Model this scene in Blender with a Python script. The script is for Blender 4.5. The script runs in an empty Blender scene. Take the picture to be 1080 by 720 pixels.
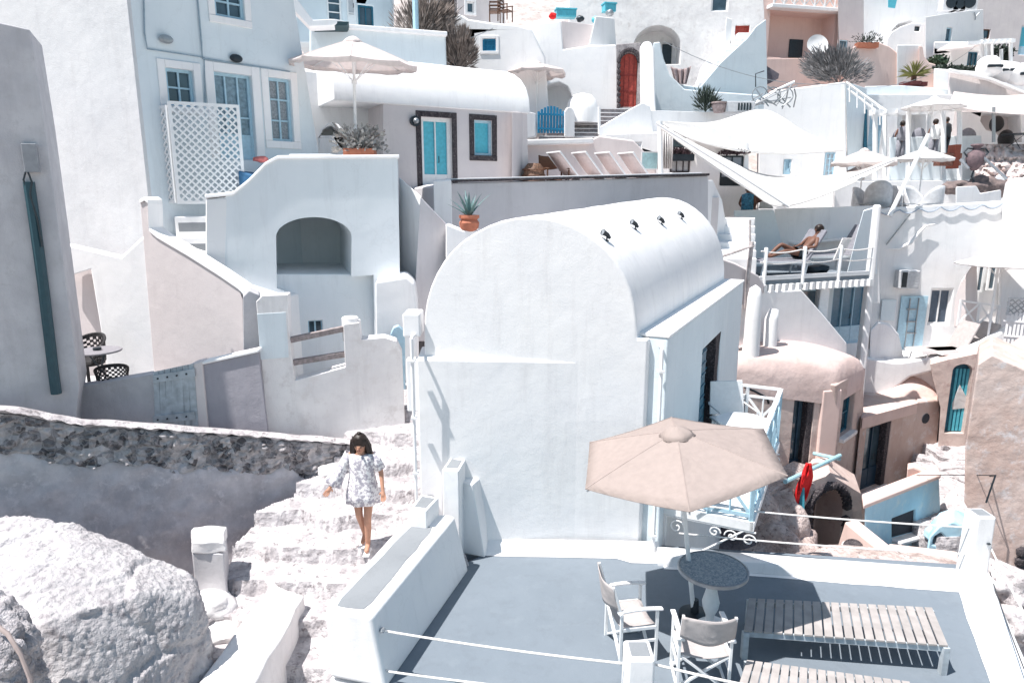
import bpy, bmesh, math, random
from mathutils import Vector, Matrix, noise
from mathutils.geometry import tessellate_polygon
random.seed(7)
R = math.radians
PITCH = R(12); FL = 720.0
CP, SP = math.cos(PITCH), math.sin(PITCH)
COL = bpy.context.scene.collection
D = bpy.data
def ray(px, py):
    xc = (px-540)/FL; yc = (360-py)/FL
    return Vector((xc, CP+yc*SP, -SP+yc*CP))
def V(px, py, Y):                                   # survey point: the spot at ground distance Y seen in that direction
    r = ray(px, py); return r*(Y/r.y)
def VZ(px, py, z):
    r = ray(px, py); return r*(z/r.z)
class Pl:                                           # an upright plane through two surveyed points; u runs along it, n towards the viewer's side
    def __init__(s, a, b):
        s.a = Vector(a) if len(a) == 3 and isinstance(a, Vector) else V(*a)
        b = Vector(b) if isinstance(b, Vector) else V(*b)
        s.u = Vector((b.x-s.a.x, b.y-s.a.y, 0)).normalized()
        s.n = Vector((s.u.y, -s.u.x, 0))
        if s.n.dot(s.a) > 0: s.n = -s.n
        s.a = Vector((s.a.x, s.a.y, 0))
    def p(s, px, py):
        r = ray(px, py); t = s.a.dot(s.n)/r.dot(s.n); return r*t
    def uz(s, px, py):
        q = s.p(px, py); return ((q-s.a).dot(s.u), q.z)
    def w(s, u, z, n=0.0): return Vector((s.a.x+s.u.x*u+s.n.x*n, s.a.y+s.u.y*u+s.n.y*n, z))
    def rect(s, x0, y0, x1, y1):
        a = s.uz(x0, (y0+y1)/2); b = s.uz(x1, (y0+y1)/2); c = s.uz((x0+x1)/2, y0); d = s.uz((x0+x1)/2, y1)
        return (min(a[0], b[0]), d[1], max(a[0], b[0]), c[1])
    def off(s, n):
        q = Pl.__new__(Pl); q.u = s.u; q.n = s.n; q.a = s.a+s.n*n; return q
# ---------- materials
MAT = {}
def _n(nt, t, **k):
    n = nt.nodes.new(t)
    for a, b in k.items(): setattr(n, a, b)
    return n
def plaster(name, col, col2=None, bump=0.5, rough=0.92, scale=1.0, patch=0.5, fine=60.0, col3=None, bs=1.0, amp=1.0, metal=0.0):
    if name in MAT: return MAT[name]
    m = D.materials.new(name); m.use_nodes = True; nt = m.node_tree; b = nt.nodes['Principled BSDF']; L = nt.links
    tc = _n(nt, 'ShaderNodeTexCoord')
    geo = _n(nt, 'ShaderNodeNewGeometry')
    n1 = _n(nt, 'ShaderNodeTexNoise'); n1.inputs['Scale'].default_value = 1.3*scale; n1.inputs['Detail'].default_value = 8; n1.inputs['Roughness'].default_value = .62
    L.new(geo.outputs['Position'], n1.inputs['Vector'])
    cr = _n(nt, 'ShaderNodeValToRGB'); cr.color_ramp.elements[0].position = patch-.12; cr.color_ramp.elements[1].position = patch+.12
    c2 = col2 or tuple(c*.93 for c in col)
    cr.color_ramp.elements[0].color = (*c2, 1); cr.color_ramp.elements[1].color = (*col, 1)
    L.new(n1.outputs['Fac'], cr.inputs['Fac'])
    out = cr.outputs['Color']
    if col3:
        n4 = _n(nt, 'ShaderNodeTexNoise'); n4.inputs['Scale'].default_value = 3.7*scale; n4.inputs['Detail'].default_value = 10; n4.inputs['Roughness'].default_value = .7
        L.new(geo.outputs['Position'], n4.inputs['Vector'])
        r4 = _n(nt, 'ShaderNodeValToRGB'); r4.color_ramp.elements[0].position = .53; r4.color_ramp.elements[1].position = .66
        mx = _n(nt, 'ShaderNodeMix', data_type='RGBA'); L.new(n4.outputs['Fac'], r4.inputs['Fac']); L.new(r4.outputs['Color'], mx.inputs['Factor'])
        L.new(out, mx.inputs['A']); mx.inputs['B'].default_value = (*col3, 1); out = mx.outputs['Result']
    mp = _n(nt, 'ShaderNodeMapping'); mp.inputs['Scale'].default_value = (5, 5, .55); L.new(geo.outputs['Position'], mp.inputs['Vector'])
    ns = _n(nt, 'ShaderNodeTexNoise'); ns.inputs['Scale'].default_value = 1.0; ns.inputs['Detail'].default_value = 7; ns.inputs['Roughness'].default_value = .7; L.new(mp.outputs['Vector'], ns.inputs['Vector'])
    rs = _n(nt, 'ShaderNodeValToRGB'); rs.color_ramp.elements[0].position = .52; rs.color_ramp.elements[0].color = (1, 1, 1, 1); rs.color_ramp.elements[1].position = .78; rs.color_ramp.elements[1].color = (.80, .79, .79, 1); L.new(ns.outputs['Fac'], rs.inputs['Fac'])
    vc = _n(nt, 'ShaderNodeTexVoronoi', feature='DISTANCE_TO_EDGE'); vc.inputs['Scale'].default_value = .9
    nd = _n(nt, 'ShaderNodeTexNoise'); nd.inputs['Scale'].default_value = 2.5; nd.inputs['Detail'].default_value = 6; L.new(geo.outputs['Position'], nd.inputs['Vector'])
    va = _n(nt, 'ShaderNodeMix', data_type='RGBA'); va.inputs['Factor'].default_value = .5; L.new(geo.outputs['Position'], va.inputs['A']); L.new(nd.outputs['Color'], va.inputs['B']); L.new(va.outputs['Result'], vc.inputs['Vector'])
    rc_ = _n(nt, 'ShaderNodeValToRGB'); rc_.color_ramp.elements[0].position = .0; rc_.color_ramp.elements[0].color = (.72, .70, .69, 1); rc_.color_ramp.elements[1].position = .006; rc_.color_ramp.elements[1].color = (1, 1, 1, 1); L.new(vc.outputs['Distance'], rc_.inputs['Fac'])
    m1 = _n(nt, 'ShaderNodeMix', data_type='RGBA', blend_type='MULTIPLY'); m1.inputs['Factor'].default_value = .6; L.new(out, m1.inputs['A']); L.new(rs.outputs['Color'], m1.inputs['B'])
    m2 = _n(nt, 'ShaderNodeMix', data_type='RGBA', blend_type='MULTIPLY'); m2.inputs['Factor'].default_value = .16; L.new(m1.outputs['Result'], m2.inputs['A']); L.new(rc_.outputs['Color'], m2.inputs['B']); out = m2.outputs['Result']
    L.new(out, b.inputs['Base Color'])
    b.inputs['Roughness'].default_value = rough; b.inputs['Metallic'].default_value = metal
    b.inputs['Specular IOR Level'].default_value = .25
    n2 = _n(nt, 'ShaderNodeTexNoise'); n2.inputs['Scale'].default_value = 3.0*bs; n2.inputs['Detail'].default_value = 6
    n3 = _n(nt, 'ShaderNodeTexNoise'); n3.inputs['Scale'].default_value = fine; n3.inputs['Detail'].default_value = 4
    L.new(geo.outputs['Position'], n2.inputs['Vector']); L.new(geo.outputs['Position'], n3.inputs['Vector'])
    b1 = _n(nt, 'ShaderNodeBump'); b1.inputs['Strength'].default_value = bump; b1.inputs['Distance'].default_value = .03*amp
    b2 = _n(nt, 'ShaderNodeBump'); b2.inputs['Strength'].default_value = bump; b2.inputs['Distance'].default_value = .006
    L.new(n2.outputs['Fac'], b1.inputs['Height']); L.new(n3.outputs['Fac'], b2.inputs['Height'])
    L.new(b1.outputs['Normal'], b2.inputs['Normal']); L.new(b2.outputs['Normal'], b.inputs['Normal'])
    MAT[name] = m; return m
def flat(name, col, rough=.6, metal=0, spec=.4, var=.12, scale=14, sheen=0, trans=0):
    if name in MAT: return MAT[name]
    m = D.materials.new(name); m.use_nodes = True; nt = m.node_tree; b = nt.nodes['Principled BSDF']; L = nt.links
    tc = _n(nt, 'ShaderNodeTexCoord'); n1 = _n(nt, 'ShaderNodeTexNoise'); n1.inputs['Scale'].default_value = scale; n1.inputs['Detail'].default_value = 5
    L.new(tc.outputs['Object'], n1.inputs['Vector'])
    cr = _n(nt, 'ShaderNodeValToRGB'); cr.color_ramp.elements[0].position = .35; cr.color_ramp.elements[1].position = .65
    cr.color_ramp.elements[0].color = (*[c*(1-var) for c in col], 1); cr.color_ramp.elements[1].color = (*[min(1, c*(1+var*.4)) for c in col], 1)
    L.new(n1.outputs['Fac'], cr.inputs['Fac']); L.new(cr.outputs['Color'], b.inputs['Base Color'])
    b.inputs['Roughness'].default_value = rough; b.inputs['Metallic'].default_value = metal; b.inputs['Specular IOR Level'].default_value = spec
    if 'canvas' in name or 'sling' in name or 'cloth' in name:
        w1 = _n(nt, 'ShaderNodeTexNoise'); w1.inputs['Scale'].default_value = 2.6; w1.inputs['Detail'].default_value = 5; w1.inputs['Distortion'].default_value = 1.2; L.new(tc.outputs['Object'], w1.inputs['Vector'])
        w2 = _n(nt, 'ShaderNodeBump'); w2.inputs['Distance'].default_value = .06; w2.inputs['Strength'].default_value = .5; L.new(w1.outputs['Fac'], w2.inputs['Height']); L.new(w2.outputs['Normal'], b.inputs['Normal'])
    if trans:
        tr = _n(nt, 'ShaderNodeBsdfTranslucent'); L.new(cr.outputs['Color'], tr.inputs['Color'])
        ms = _n(nt, 'ShaderNodeMixShader'); ms.inputs[0].default_value = trans
        L.new(b.outputs[0], ms.inputs[1]); L.new(tr.outputs[0], ms.inputs[2]); L.new(ms.outputs[0], nt.nodes['Material Output'].inputs['Surface'])
    MAT[name] = m; return m
WHITE = plaster('whitewash', (.83, .82, .815), (.79, .785, .79), bump=.3)
WHITE2 = plaster('whitewash_old', (.80, .78, .77), (.70, .68, .68), bump=.7, col3=(.66, .63, .62))
BLUEW = plaster('pale_blue_shade_wash', (.69, .75, .78), (.65, .715, .75), bump=.4)  # blue cast of shaded white walls put into the colour, plus pale blue panels
GREYW = plaster('grey_render', (.56, .55, .565), (.48, .47, .49), bump=.6, scale=2, col3=(.48, .47, .48))
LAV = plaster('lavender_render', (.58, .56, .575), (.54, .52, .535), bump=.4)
CREAM = plaster('cream_render', (.66, .61, .60), (.62, .57, .57), bump=.35)
PINK = plaster('pink_render', (.62, .51, .465), (.55, .44, .40), bump=.8, scale=1.2, col3=(.50, .37, .34), amp=1.4)
PINKP = plaster('pink_patched', (.58, .475, .435), (.50, .375, .33), bump=1.0, scale=.9, col3=(.62, .58, .58), amp=1.6)
PINKR = plaster('pink_roof_screed', (.68, .54, .50), (.62, .48, .44), bump=.8, col3=(.60, .47, .44), amp=1.3)
PEACH = plaster('peach_render', (.74, .57, .52), (.71, .54, .49), bump=.3)
LPINK = plaster('lavender_pink', (.64, .585, .58), (.61, .555, .55), bump=.35)
DECK = plaster('deck_paint', (.172, .203, .235), (.163, .193, .224), bump=.25, rough=.75, scale=1.2, col3=(.18, .211, .242))
GRYCAP = plaster('grey_cap_paint', (.24, .255, .27), (.215, .23, .245), bump=.4)
SKYB = plaster('sky_blue_wash', (.36, .60, .74), (.44, .66, .77), bump=.7, col3=(.55, .70, .76))
HILL = plaster('hill_ground', (.55, .50, .48), (.38, .33, .31), bump=1, scale=.8, col3=(.28, .24, .23), amp=3)
GLASS = flat('window_glass', (.06, .10, .13), rough=.08, spec=.8, var=.3, scale=3)
DARKROOM = flat('dark_interior', (.035, .04, .05), rough=.9)
TEAL = flat('teal_paint', (.02, .13, .20), rough=.5, var=.2)
TURQ = flat('turquoise_panel', (.10, .47, .58), rough=.4, var=.12)
BLUEP = flat('blue_gate_paint', (.02, .25, .44), rough=.5)
PALEB = flat('pale_blue_paint', (.40, .58, .68), rough=.55, var=.1)
PBLUE2 = flat('weathered_blue_paint', (.42, .465, .50), rough=.7, var=.25, scale=9)
WPAINT = flat('white_paint', (.80, .80, .80), rough=.5, var=.05)
BLKST = plaster('dark_stone', (.07, .06, .065), (.04, .035, .04), bump=1, scale=8, col3=(.20, .18, .18), patch=.5)
RED = flat('red_wood', (.36, .055, .04), rough=.6, var=.3)
CLOTHR = flat('red_cloth', (.62, .012, .015), rough=.8)
WOODD = flat('dark_wood', (.12, .055, .03), rough=.6, var=.3)
WOODG = flat('grey_wood', (.30, .255, .25), rough=.8, var=.3, scale=20)
SLATM = flat('bleached_slats', (.37, .34, .325), rough=.8, var=.15, scale=8)
TERRA = flat('terracotta', (.42, .15, .09), rough=.8)
CANV = flat('cream_canvas', (.43, .358, .33), rough=.95, var=.05, spec=.1, trans=.25)
CANVW = flat('white_canvas', (.80, .78, .77), rough=.95, var=.04, spec=.1, trans=.3)
CANVP = flat('pink_canvas', (.85, .79, .77), rough=.95, var=.05, spec=.1, trans=.45)
SLING = flat('taupe_sling', (.48, .44, .43), rough=.95, var=.08, spec=.1, trans=.1)
METALD = flat('dark_metal', (.04, .05, .06), rough=.4, metal=.6)
METALG = flat('grey_metal', (.35, .37, .39), rough=.4, metal=.6)
RATTAN = flat('black_rattan', (.03, .028, .03), rough=.7, var=.5, scale=60)
LGREY = flat('light_grey_plastic', (.55, .56, .58), rough=.5)
DRYB = flat('dry_brush', (.23, .19, .17), rough=.9, var=.5, scale=5)
GREYB = flat('grey_green_leaf', (.24, .235, .24), rough=.9, var=.4, scale=5)
LEAF = flat('leaf_green', (.06, .10, .06), rough=.7, var=.4, scale=5)
LEAFD = flat('leaf_dark', (.025, .04, .03), rough=.7, var=.4, scale=5)
YUCC = flat('yucca_leaf', (.22, .22, .07), rough=.7, var=.4, scale=5)
SKIN = flat('skin', (.46, .24, .16), rough=.6, var=.08)
SKIND = flat('tanned_skin', (.16, .075, .05), rough=.6, var=.1)
HAIR = flat('dark_hair', (.025, .015, .012), rough=.5, var=.4, scale=40)
ROPE = flat('white_rope', (.72, .70, .68), rough=.9, var=.2, scale=60)
# ---------- mesh building
def bm_new(): return bmesh.new()
def prism(bm, loop, ext, holes=(), reveal=.18):
    """closed solid from a flat outline, pushed back by ext; each hole is a recess of its own depth (h, depth, ext vector)"""
    loops = [list(loop)]+[list(h[0]) for h in holes]
    flatv = [v for l in loops for v in l]
    vs = [bm.verts.new(v) for v in flatv]
    for t in tessellate_polygon(loops):
        try: bm.faces.new([vs[i] for i in t])
        except ValueError: pass
    n0 = len(loop)
    back = [bm.verts.new(Vector(v)+ext) for v in loop]
    for i in range(n0):
        j = (i+1) % n0
        bm.faces.new((vs[i], vs[j], back[j], back[i]))
    for t in tessellate_polygon([loop]):
        bm.faces.new([back[i] for i in t][::-1])
    k = n0
    for h, d in holes:
        m = len(h)
        hb = [bm.verts.new(Vector(v)+d) for v in h]
        for i in range(m):
            j = (i+1) % m
            bm.faces.new((vs[k+j], vs[k+i], hb[i], hb[j]))
        for t in tessellate_polygon([[Vector(v) for v in h]]):
            bm.faces.new([hb[i] for i in t])
        k += m
def hexa(bm, c):                                     # eight corners: 0-3 one face, 4-7 the opposite one
    v = [bm.verts.new(p) for p in c]
    for f in ((0, 1, 2, 3), (7, 6, 5, 4), (0, 4, 5, 1), (1, 5, 6, 2), (2, 6, 7, 3), (3, 7, 4, 0)):
        bm.faces.new([v[i] for i in f])
def box(bm, x0, y0, z0, x1, y1, z1, M=None):
    c = [Vector(p) for p in ((x0, y0, z0), (x1, y0, z0), (x1, y1, z0), (x0, y1, z0), (x0, y0, z1), (x1, y0, z1), (x1, y1, z1), (x0, y1, z1))]
    if M: c = [M @ p for p in c]
    hexa(bm, c)
def pbox(bm, pl, u0, u1, z0, z1, n0, n1):
    hexa(bm, [pl.w(u0, z0, n0), pl.w(u1, z0, n0), pl.w(u1, z0, n1), pl.w(u0, z0, n1), pl.w(u0, z1, n0), pl.w(u1, z1, n0), pl.w(u1, z1, n1), pl.w(u0, z1, n1)])
def bar(bm, a, b, w, t=None, up=Vector((0, 0, 1))):    # a straight rail of section w x t
    a = Vector(a); b = Vector(b); t = t or w; d = (b-a).normalized()
    s = d.cross(up)
    if s.length < .05: s = d.cross(Vector((1, 0, 0)))
    s.normalize(); q = s.cross(d).normalized(); s *= w/2; q *= t/2
    hexa(bm, [a-s-q, a+s-q, a+s+q, a-s+q, b-s-q, b+s-q, b+s+q, b-s+q])
def tube(bm, pts, r, seg=8, cap=True):
    pts = [Vector(p) for p in pts]; rs = r if isinstance(r, (list, tuple)) else [r]*len(pts)
    prev = None; rings = []; side = None
    for i, p in enumerate(pts):
        d = (pts[min(i+1, len(pts)-1)]-pts[max(i-1, 0)]).normalized()
        if side is None:
            side = d.cross(Vector((0, 0, 1)))
            if side.length < .1: side = d.cross(Vector((1, 0, 0)))
        side = (side-d*side.dot(d)).normalized(); o = d.cross(side)
        rings.append([bm.verts.new(p+(side*math.cos(a)+o*math.sin(a))*rs[i]) for a in [k*2*math.pi/seg for k in range(seg)]])
    for a, b in zip(rings, rings[1:]):
        for k in range(seg): bm.faces.new((a[k], a[(k+1) % seg], b[(k+1) % seg], b[k]))
    if cap: bm.faces.new(rings[0][::-1]); bm.faces.new(rings[-1])
def lathe(bm, prof, c=(0, 0, 0), seg=24, sx=1, sy=1):
    c = Vector(c); rings = []
    for r, z in prof:
        if r < 1e-5: rings.append([bm.verts.new(c+Vector((0, 0, z)))]); continue
        rings.append([bm.verts.new(c+Vector((r*sx*math.cos(a), r*sy*math.sin(a), z))) for a in [k*2*math.pi/seg for k in range(seg)]])
    for a, b in zip(rings, rings[1:]):
        if len(a) == 1 and len(b) == 1: continue
        for k in range(seg):
            k2 = (k+1) % seg
            if len(a) == 1: bm.faces.new((a[0], b[k2], b[k]))
            elif len(b) == 1: bm.faces.new((a[k], a[k2], b[0]))
            else: bm.faces.new((a[k], a[k2], b[k2], b[k]))
    for rr, fl in ((rings[0], 1), (rings[-1], 0)):
        if len(rr) > 1: bm.faces.new(rr[::-1] if fl else rr)
def blob(bm, c, r, sub=3, amp=.15, freq=1.5, seed=0, M=None):
    t = bmesh.new(); bmesh.ops.create_icosphere(t, subdivisions=sub, radius=1)
    c = Vector(c); r = Vector(r) if hasattr(r, '__len__') else Vector((r, r, r)); mp = {}
    for v in t.verts:
        k = 1+amp*noise.noise(v.co*freq+Vector((seed*3.1, seed, 5)))
        q = Vector((v.co.x*r.x, v.co.y*r.y, v.co.z*r.z))*k
        if M: q = M @ q
        mp[v.index] = bm.verts.new(c+q)
    for f in t.faces: bm.faces.new([mp[v.index] for v in f.verts])
    t.free()
def wobble(bm, amp, freq, seed=0, amp2=0, freq2=6):
    for v in bm.verts:
        q = v.co*freq+Vector((seed, seed*2, seed*3))
        v.co += Vector((noise.noise(q), noise.noise(q+Vector((9, 1, 4))), noise.noise(q+Vector((2, 8, 3)))))*amp
        if amp2:
            q = v.co*freq2
            v.co += Vector((noise.noise(q), noise.noise(q+Vector((9, 1, 4))), noise.noise(q+Vector((2, 8, 3)))))*amp2
def arc(pl, x0, x1, ysp, ytop, n=14, side=1):          # arch curve on plane between pixel x0..x1 at spring height
    (u0, z0), (u1, z1) = pl.uz(x0, ysp), pl.uz(x1, ysp); zt = pl.uz((x0+x1)/2, ytop)[1]
    zs = (z0+z1)/2; return [(u0+(u1-u0)*(1-math.cos(math.pi*k/n))/2, zs+(zt-zs)*math.sin(math.pi*k/n)) for k in range(n+1)]
ROOTS = {}
def finish(o, bevel=0, smooth=None, seg=3, ang=35):
    if smooth is None: smooth = bevel > 0
    if smooth:
        for p in o.data.polygons: p.use_smooth = True
    if bevel:
        b = o.modifiers.new('soft_edges', 'BEVEL'); b.width = bevel; b.segments = seg; b.limit_method = 'ANGLE'; b.angle_limit = R(ang); b.harden_normals = True
    elif smooth:
        try: o.data.set_sharp_from_angle(angle=R(ang))
        except Exception: pass
    return o
def tag(o, label, cat=None, group=None, kind=None):
    if label: o['label'] = label
    if cat: o['category'] = cat
    if group: o['group'] = group
    if kind: o['kind'] = kind
    return o
def root(name, label, cat, loc=(0, 0, 0), group=None):
    o = D.objects.new(name, None); COL.objects.link(o); o.location = loc; o.empty_display_size = .2
    tag(o, label, cat, group); ROOTS[o] = Vector(loc); return o
def off_of(p): return ROOTS.get(p, Vector((0, 0, 0)))
def part(name, bm, mat, parent, bevel=0, smooth=None, seg=3, ang=35, label=None, recalc=True):
    o0 = off_of(parent)
    if recalc: bmesh.ops.recalc_face_normals(bm, faces=bm.faces)
    me = D.meshes.new(name)
    if o0.length: bmesh.ops.translate(bm, verts=bm.verts, vec=-o0)
    bm.to_mesh(me); bm.free(); me.materials.append(mat)
    o = D.objects.new(name, me); COL.objects.link(o); o.parent = parent; ROOTS[o] = o0
    if label: o['label'] = label
    return finish(o, bevel, smooth, seg, ang)
def solo(name, bm, mat, label=None, cat=None, group=None, kind=None, bevel=0, smooth=None, seg=3, ang=35, recalc=True):
    if recalc: bmesh.ops.recalc_face_normals(bm, faces=bm.faces)
    xs = [v.co for v in bm.verts]
    c = Vector(((min(v.x for v in xs)+max(v.x for v in xs))/2, (min(v.y for v in xs)+max(v.y for v in xs))/2, min(v.z for v in xs)))
    bmesh.ops.translate(bm, verts=bm.verts, vec=-c)
    me = D.meshes.new(name); bm.to_mesh(me); bm.free(); me.materials.append(mat)
    o = D.objects.new(name, me); COL.objects.link(o); o.location = c; ROOTS[o] = c
    tag(o, label, cat, group, kind); return finish(o, bevel, smooth, seg, ang)
def copy_tree(o, parent=None):
    c = o.copy(); COL.objects.link(c); c.parent = parent
    for ch in list(o.children): copy_tree(ch, c)
    return c
def place(o, loc, rz=0, label=None, s=None):
    o.location = loc; o.rotation_euler = (0, 0, rz)
    if label: o['label'] = label
    if s: o.scale = (s, s, s)
    return o
# ---------- openings
def frame_bars(bm, pl, r, fw, n0, n1, nx=1, nz=1, sash=.03):
    u0, z0, u1, z1 = r
    pbox(bm, pl, u0, u0+fw, z0, z1, n0, n1); pbox(bm, pl, u1-fw, u1, z0, z1, n0, n1)
    pbox(bm, pl, u0+fw, u1-fw, z0, z0+fw, n0, n1-.002); pbox(bm, pl, u0+fw, u1-fw, z1-fw, z1, n0, n1-.002)
    for i in range(1, nx):
        u = u0+(u1-u0)*i/nx; pbox(bm, pl, u-sash/2, u+sash/2, z0+fw, z1-fw, n0+.004, n1-.006)
    for i in range(1, nz):
        z = z0+(z1-z0)*i/nz; pbox(bm, pl, u0+fw, u1-fw, z-sash/2, z+sash/2, n0+.006, n1-.009)
def opening(rt, pl, r, kind='window', rec=.12, fm=None, gm=None, nx=2, nz=2, fw=.05, label=None, surround=None, sw=.1, sill=False, panel=None):
    """frame and pane (window) or leaf, panes and handle (door) set back in their recess"""
    fm = fm or PALEB; gm = gm or GLASS; u0, z0, u1, z1 = r
    b = bm_new(); frame_bars(b, pl, r, fw, -rec+.02, -rec+.07, nx, nz)
    f = part(kind, b, fm, rt, label=label)
    b = bm_new(); pbox(b, pl, u0+.005, u1-.005, z0+.005, z1-.005, -rec+.002, -rec+.018)
    if kind == 'door':
        part('pane', b, gm, f)
        b = bm_new(); zz = z0+(z1-z0)*.3; pbox(b, pl, u0+fw, u1-fw, z0+fw, zz, -rec+.02, -rec+.055); part('lower_panel', b, fm, f)
        b = bm_new(); um = (u0+u1)/2+.06; tube(b, [pl.w(um, z0+(z1-z0)*.45, -rec+.07), pl.w(um, z0+(z1-z0)*.45, -rec+.12), pl.w(um, z0+(z1-z0)*.53, -rec+.12)], .012, 6); part('handle', b, METALD, f)
    else: part('pane', b, gm, f)
    if surround:
        b = bm_new(); a = sw
        pbox(b, pl, u0-a, u0-.001, z0, z1+a, -.02, .025); pbox(b, pl, u1+.001, u1+a, z0, z1+a, -.02, .025); pbox(b, pl, u0-.001, u1+.001, z1+.001, z1+a-.001, -.02, .027)
        if kind != 'door': pbox(b, pl, u0-a, u1+a, z0-a, z0-.001, -.02, .035)
        part('surround', b, surround, f, bevel=.012)
    if sill:
        b = bm_new(); pbox(b, pl, u0-.05, u1+.05, z0-.06, z0-.002, -rec, .04); part('sill', b, WHITE, f, bevel=.01)
    return f
def rloop(pl, r): u0, z0, u1, z1 = r; return [pl.w(u0, z0), pl.w(u1, z0), pl.w(u1, z1), pl.w(u0, z1)]
def backdir(pl, lp):
    """houses fan out round the bay: each runs back from the viewer's side of its own front"""
    k = min(lp, key=lambda v: abs(v.x/v.y)); d = Vector((k.x*.97, k.y, 0)).normalized()
    if k.x*min(lp, key=lambda v: v.x).x < 0: d = -pl.n
    return d if d.dot(-pl.n) > .35 else -pl.n
def wallp(rt, pl, outline, thick, mat, holes=(), name='wall', bevel=.04, extdir=None, label=None):
    """outline: surveyed picture points lying on the plane pl, or ('w', u, z); holes: (loop3d, depth)"""
    lp = [pl.p(*q) if len(q) == 2 else pl.w(q[1], q[2]) for q in outline]
    ext = (extdir or backdir(pl, lp))*thick
    b = bm_new(); prism(b, lp, ext, [(h, -pl.n*d) for h, d in holes])
    return part(name, b, mat, rt, bevel=bevel, label=label)
def mass(name, label, cat, pl, outline, thick, mat, bevel=.05, group=None, extdir=None, holes=(), kind=None):
    """one solid plastered wall or block as a top-level thing"""
    lp = [pl.p(*q) if len(q) == 2 else pl.w(q[1], q[2]) for q in outline]
    b = bm_new(); prism(b, lp, (extdir or backdir(pl, lp))*thick, [(h, -pl.n*d) for h, d in holes])
    return solo(name, b, mat, label, cat, group, kind, bevel=bevel)
def archloop(pl, x0, x1, ysp, ytop, ybot, n=12):
    pts = arc(pl, x0, x1, ysp, ytop, n); zb = pl.uz((x0+x1)/2, ybot)[1]
    return [pl.w(pts[0][0], zb)]+[pl.w(u, z) for u, z in pts]+[pl.w(pts[-1][0], zb)]
# ---------- camera, sun, sky
sc = bpy.context.scene
cam = D.cameras.new('camera'); cam.lens = 24; cam.sensor_width = 36; cam.clip_end = 2000
co = D.objects.new('camera', cam); COL.objects.link(co); co.rotation_euler = (R(90)-PITCH, 0, 0); sc.camera = co
w = D.worlds.new('World'); sc.world = w; w.use_nodes = True
bg = w.node_tree.nodes['Background']; sky = w.node_tree.nodes.new('ShaderNodeTexSky'); sky.sky_type = 'NISHITA'; sky.sun_disc = False
ELEV = R(65); sx, sy = .915, .40
TOSUN = Vector((-sx*math.cos(ELEV), -sy*math.cos(ELEV), math.sin(ELEV))).normalized()
sky.ozone_density = .5; sky.sun_elevation = ELEV; sky.sun_rotation = math.atan2(TOSUN.x, TOSUN.y)
tint = w.node_tree.nodes.new('ShaderNodeMix'); tint.data_type = 'RGBA'; tint.blend_type = 'MULTIPLY'; tint.inputs['Factor'].default_value = 1; tint.inputs['B'].default_value = (.94, 1.05, .98, 1)
w.node_tree.links.new(sky.outputs[0], tint.inputs['A']); w.node_tree.links.new(tint.outputs['Result'], bg.inputs[0]); bg.inputs[1].default_value = .095
sun = D.lights.new('sun', 'SUN'); sun.energy = 4.8; sun.angle = R(.5); sun.color = (1, .955, .92)
so = D.objects.new('sun', sun); COL.objects.link(so); so.rotation_euler = (-TOSUN).to_track_quat('-Z', 'Y').to_euler(); so.location = TOSUN*60
sc.view_settings.view_transform = 'Standard'; sc.view_settings.look = 'None'; sc.view_settings.gamma = 1; sc.view_settings.exposure = .72
sc.cycles.max_bounces = 8; sc.cycles.diffuse_bounces = 6
# ================= terrace, dome house
FZ = -4.7
zt = FZ
UP = Vector((0, 0, 1))
# dome house
A = V(703, 590, 8.45); A.z = 0
hd = Vector((2.87, 5.8, 0)).normalized()               # depth direction of the house
gp = Pl(V(441, 380, 8.64), V(703, 380, 8.45))           # front gable plane
rt = root('domed_house', 'white barrel vaulted house with a plain front and blue doors on its shaded side', 'house', gp.w(gp.uz(570, 590)[0], FZ))
BD = 6.5
# lower walls: front + parapet side as one block
a = gp.uz(443, 377); z1 = gp.uz(703, 357)[1]; zl = gp.uz(443, 377)[1]; ua = a[0]; ub = gp.uz(703, 400)[0]; uf = gp.uz(673, 357)[0]
pr = Pl(gp.w(ub, 0), gp.w(ub, 0)+hd)
dr = pr.rect(739, 362, 757, 456); dr = (dr[0], -4.15, dr[2], dr[3])
b = bm_new()
def dome_ring(t):                                       # section of the house at depth t: (u, z) list
    r0 = []
    uc = gp.uz(558, 340)[0]; hw = (gp.uz(672, 350)[0]-gp.uz(447, 350)[0])/2
    zs = z1+.02; ztop = gp.uz(548, 229)[1]+.035*t
    for k in range(25):
        th = math.pi*(1-k/24); r0.append((uc+hw*math.cos(th), zs+(ztop-zs)*(math.sin(th)**.92)))
    return r0
rings = []
NT = 24
for i in range(NT+1):
    t = BD*i/NT; o = hd*t
    prof = dome_ring(t)
    rings.append([b.verts.new(gp.w(u, z)+o+Vector((0, 0, .012*noise.noise(Vector((u*2, t*2, z)))))) for u, z in prof]+[b.verts.new(gp.w(uf, z1-.01)+o), b.verts.new(gp.w(ub-.255, z1-.01)+o), b.verts.new(gp.w(ub-.255, -6.5)+o), b.verts.new(gp.w(ua, -6.5)+o)])
m = len(rings[0])
for p_, q in zip(rings, rings[1:]):
    for k in range(m): b.faces.new((p_[k], p_[(k+1) % m], q[(k+1) % m], q[k]))
b.faces.new(rings[0][::-1]); b.faces.new(rings[-1])
part('vault', b, WHITE, rt, bevel=.035, seg=4, ang=50)
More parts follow.
